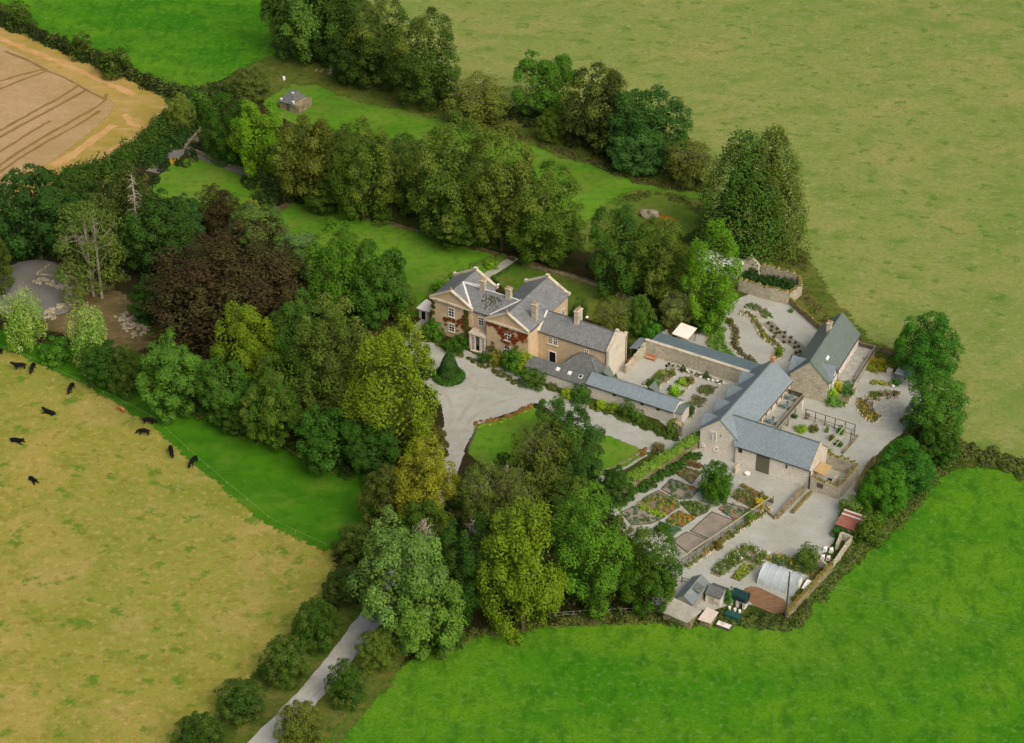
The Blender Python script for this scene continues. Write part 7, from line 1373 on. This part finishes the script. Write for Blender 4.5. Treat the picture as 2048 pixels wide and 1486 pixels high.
# stone slab tables / bits
u, v = UV(*z4(400, 1040)); mb = MB(); mb.box(u - .1, u + .1, v - .8, v + .8, 0, 1.4); o = mb.build('stone_sign', M_cope, None, (u, v, 0, TH)); tag(o, 'upright pale stone board standing in the upper yard', 'sign board')
for (px, py), lab, c in (((568, 160), 'pale tub near the rubble by the stone hut', M_white), ((522, 192), 'left of the two teal barrels beside the stone hut', M_tank), ((536, 183), 'right of the two teal barrels beside the stone hut', M_tank)):
    u, v = UV(px, py); mb = MB(); mb.tube([(u, v, 0), (u, v, .4), (u, v, .85)], [.28, .34, .28], 12); o = mb.build('barrel', c, None, (u, v, 0, TH)); tag(o, lab, 'barrel')
# lamp globes on the roofs' far side
for (px, py, z), lab in (((996, 571, 7.5), 'small white dish on a short mast at the back of the left wing'), ((1174, 636, 7.6), 'small white dish on a short mast behind the kitchen wing')):
    u, v = UV(px, py, z); B = thing('white_dish', lab, 'dish', u, v); mb = MB(); mb.tube([(u, v, 0), (u, v, z)], .05, 6); mb.build('mast', M_pipe, B); mb = MB(); mb.tube([(u, v, z), (u, v, z + .2), (u, v, z + .4)], [.15, .3, .12], 10); mb.build('dish', M_white, B)

# ------------------------------------------------------------------ telegraph pole and wires
g = G(1571, 1240); u, v = UV(1571, 1240); hp = 9.4
B = thing('telegraph_pole', 'dark timber telegraph pole with white-tipped top beside the polytunnel', 'pole', u, v)
mb = MB(); mb.tube([(u, v, 0), (u, v, hp)], [.17, .12], 10); mb.build('pole', M_woodd, B)
mb = MB(); mb.bar((u - .1, v - .75, hp - .35), (u - .1, v + .75, hp - .35), .12, .12); ca = mb.build('crossarm', M_shl, B)
for q in (-.65, 0, .65): mb = MB(); mb.tube([(u, v + q, hp - .28), (u, v + q, hp - .05)], [.07, .05], 8); mb.build('insulator', M_white, ca)
far = G(2300, 1290, 8.0); fu = UV(2300, 1290, 8.0)
for k, q in enumerate((-.65, 0, .65)):
    mb = MB(); A = Vector((u, v + q, hp - .05)); Bp = Vector((fu[0], fu[1] + q, 8.0)); pts = [A.lerp(Bp, t / 24) - Vector((0, 0, 2.2 * 4 * (t / 24) * (1 - t / 24))) for t in range(25)]
    mb.tube(pts, .009, 4); o = mb.build('overhead_wire', M_wood, None, (u, v, 0, TH)); tag(o, 'thin overhead wire running right from the telegraph pole over the bright field', 'wire', 'overhead wires over the bright field')

# ------------------------------------------------------------------ fences
def post_fence(px, label, n, h=.9, rails=2, r=.05, wire=.015, mat=None, group=None, col=None, name='wire_fence'):
    pts = resample([G(*p) for p in px], .5, 0, random.Random(1), False); B = bpy.data.objects.new(name, None); COL.objects.link(B); B.location = (pts[0].x, pts[0].y, 0); ORG[B.name] = (pts[0].x, pts[0].y, 0, 0); tag(B, label, 'fence')
    if n:
        for i in range(n):
            p = pts[min(len(pts) - 1, int(i * (len(pts) - 1) / (n - 1)))]; mb = MB(); mb.box(p.x - r, p.x + r, p.y - r, p.y + r, 0, h); mb.build('post', mat or M_wood, B)
    for k in range(rails):
        z = h * (k + 1) / rails - .08; mb = MB(); mb.tube([(p.x, p.y, z) for p in pts[::4] + [pts[-1]]], wire, 4); mb.build('tape' if col else 'wire', col or M_lead, B)
post_fence([(-40, 680), (10, 698), (70, 722), (150, 760), (240, 803), (310, 840), (380, 905), (450, 965), (540, 1040), (600, 1070), (652, 1092)], 'pale electric fence tape between pasture and long grass strip', 16, .6, 1, .01, .012, M_lead, None, plain('fence_tape', (170, 190, 120), .6, .1, 3))
post_fence([(1100, 1236), (1160, 1232), (1230, 1228), (1300, 1226), (1325, 1228)], 'old post and wire fence along the bottom of the wood', 14, 1.1, 2, .06, .012, M_wood)
post_fence([(1900, 870), (1880, 840), (1895, 810)], 'short post fence behind the near trees at the pasture', 3, 1.3, 2, .08, .012, M_wood)
mb = MB(); g = G(1888, 905); u, v = UV(1888, 905); mb.box(u - .12, u + .12, v - .12, v + .12, 0, 3.6); o = mb.build('pale_post', M_shl, None, (u, v, 0, TH)); tag(o, 'single tall pale post among the trees on the right', 'post')
B = thing('field_gate', 'white field gate glimpsed between the trees left of the sheds', 'gate', *UV(1235, 1172)); u, v = UV(1235, 1172)
mb = MB()
for k in range(4): mb.bar((u - 1.5, v, .25 + k * .28), (u + 1.5, v, .25 + k * .28), .06, .09)
mb.bar((u - 1.5, v, .25), (u + 1.5, v, 1.1), .05, .07); mb.build('rails', M_white, B)
for s in (-1.6, 1.6): mb = MB(); mb.box(u + s - .08, u + s + .08, v - .08, v + .08, 0, 1.3); mb.build('gate_post', M_wood, B)
B = thing('hurdle', 'dark timber rail by the longer grey shed', 'rail', *UV(*z5(750, 1110))); a = UV(*z5(722, 1125)); b = UV(*z5(830, 1150)); mb = MB()
mb.bar((*a, 1.0), (*b, 1.0), .08); mb.bar((*a, .5), (*b, .5), .08)
for q in (a, b): mb.box(q[0] - .06, q[0] + .06, q[1] - .06, q[1] + .06, 0, 1.2)
mb.build('rails', M_woodd, B)

# ------------------------------------------------------------------ cattle
def skin_mesh(name, V, E_, Rr, mat):
    me = bpy.data.meshes.new(name); me.from_pydata(V, E_, []); o = bpy.data.objects.new(name, me); COL.objects.link(o)
    m = o.modifiers.new('s', 'SKIN'); m.use_smooth_shade = True
    for i, r in enumerate(Rr): me.skin_vertices[0].data[i].radius = r if isinstance(r, tuple) else (r, r)
    me.skin_vertices[0].data[0].use_root = True; m2 = o.modifiers.new('u', 'SUBSURF'); m2.levels = 1; m2.render_levels = 1
    bpy.context.view_layer.update(); dg = bpy.context.evaluated_depsgraph_get(); nm = bpy.data.meshes.new_from_object(o.evaluated_get(dg)); nm.name = name
    nm.materials.clear(); nm.materials.append(mat); nm.polygons.foreach_set('use_smooth', [True] * len(nm.polygons)); bpy.data.objects.remove(o); return nm
M_blk = plain('black_hide', (17, 17, 17), .75, .25, 4, .15, None, 0); M_brn = plain('chestnut_hide', (178, 118, 74), .8, .15, 4, .1, None, 0)
def cow_verts(pose):
    lie = pose == 'lie'; dz = -.62 if lie else 0; graze = pose == 'graze'
    V = [(-.75, 0, 1.05), (-.3, 0, .98), (.2, 0, .98), (.62, 0, 1.05)]; R4 = [(.27, .33), (.34, .38), (.35, .38), (.27, .34)]
    if graze: V += [(.98, 0, .88), (1.2, .03, .52), (1.36, .05, .28)]; R4 += [.19, .15, .085]
    else: V += [(.98, 0, 1.28), (1.2, 0, 1.45), (1.5, .0, 1.36)]; R4 += [.19, .15, .09]
    V = [(x, y, z + dz) for x, y, z in V]; E_ = [(0, 1), (1, 2), (2, 3), (3, 4), (4, 5), (5, 6)]
    for i, (bx, sx) in enumerate(((0, -.78), (3, .62))):
        for s in (-1, 1):
            k = len(V)
            if lie: V += [(sx, s * .22, .28), (sx + .35, s * .42, .12), (sx + .75 * (1 if i else .6), s * .38, .07)]; R4 += [.14, .09, .05]
            else:
                V += [(sx, s * .2, .78), (sx + (.12 if i == 0 else -.02) - .12, s * .21, .42), (sx - (0 if i else .06) + .03 * s, s * .21, .05)]; R4 += [.14, .075, .055]
            E_ += [(bx, k), (k, k + 1), (k + 1, k + 2)]
    k = len(V); V += [(-1.08, 0, 1.0 + dz), (-1.14, 0.02, .55 + (dz * .6))]; R4 += [.06, .03]; E_ += [(0, k), (k, k + 1)]
    for s in (-1, 1):
        k = len(V); hx, hy, hz = V[5]; V += [(hx - .04, hy + s * .2, hz + .08), (hx - .06, hy + s * .32, hz + .06)]; R4 += [.045, .03]; E_ += [(5, k), (k, k + 1)]
    return V, E_, R4
cows = {}
def cow(px, py, pose, ang, label, brown=False, s=1.0):
    key = (pose, brown)
    if key not in cows: V, E_, R4 = cow_verts(pose); cows[key] = skin_mesh('cow', V, E_, R4, M_brn if brown else M_blk)
    g = G(px, py); o = meshobj('cow', cows[key], None, None, g, R_(ang), (s, s, s)); tag(o, label, 'cow', 'cattle in the dry pasture')
cow(-2, 714, 'graze', 250, 'black cow cut off by the left edge of the picture', s=1.1)
cow(40, 739, 'stand', 186, 'black cow standing sideways, left one of the pair by the grass strip', s=1.1)
cow(66, 742, 'graze', 265, 'black cow seen end-on, right one of the pair by the grass strip', s=1.1)
cow(143, 782, 'graze', 258, 'black cow end-on touching the fence tape under the weeping willow', s=1.1)
cow(100, 828, 'lie', 155, 'black cow lying down with its head to the upper left', s=1.15)
cow(33, 884, 'lie', -22, 'black cow lying down near the left edge with its head to the right', s=1.15)
cow(66, 962, 'lie', -50, 'lowest black cow, lying curled alone', s=1.05)
cow(243, 823, 'graze', 140, 'the only chestnut-brown calf, beside the fence tape', True, .85)
cow(299, 848, 'graze', -5, 'black cow touching the fence tape right of the brown calf', s=1.05)
cow(288, 870, 'graze', 172, 'black cow grazing sideways just below another, right of the brown calf', s=1.05)
cow(343, 909, 'graze', -75, 'slim black cow walking down, left one of the lower right pair', s=1.15)
cow(387, 930, 'graze', 245, 'black cow at the far right of the herd near the long grass strip', s=1.15)
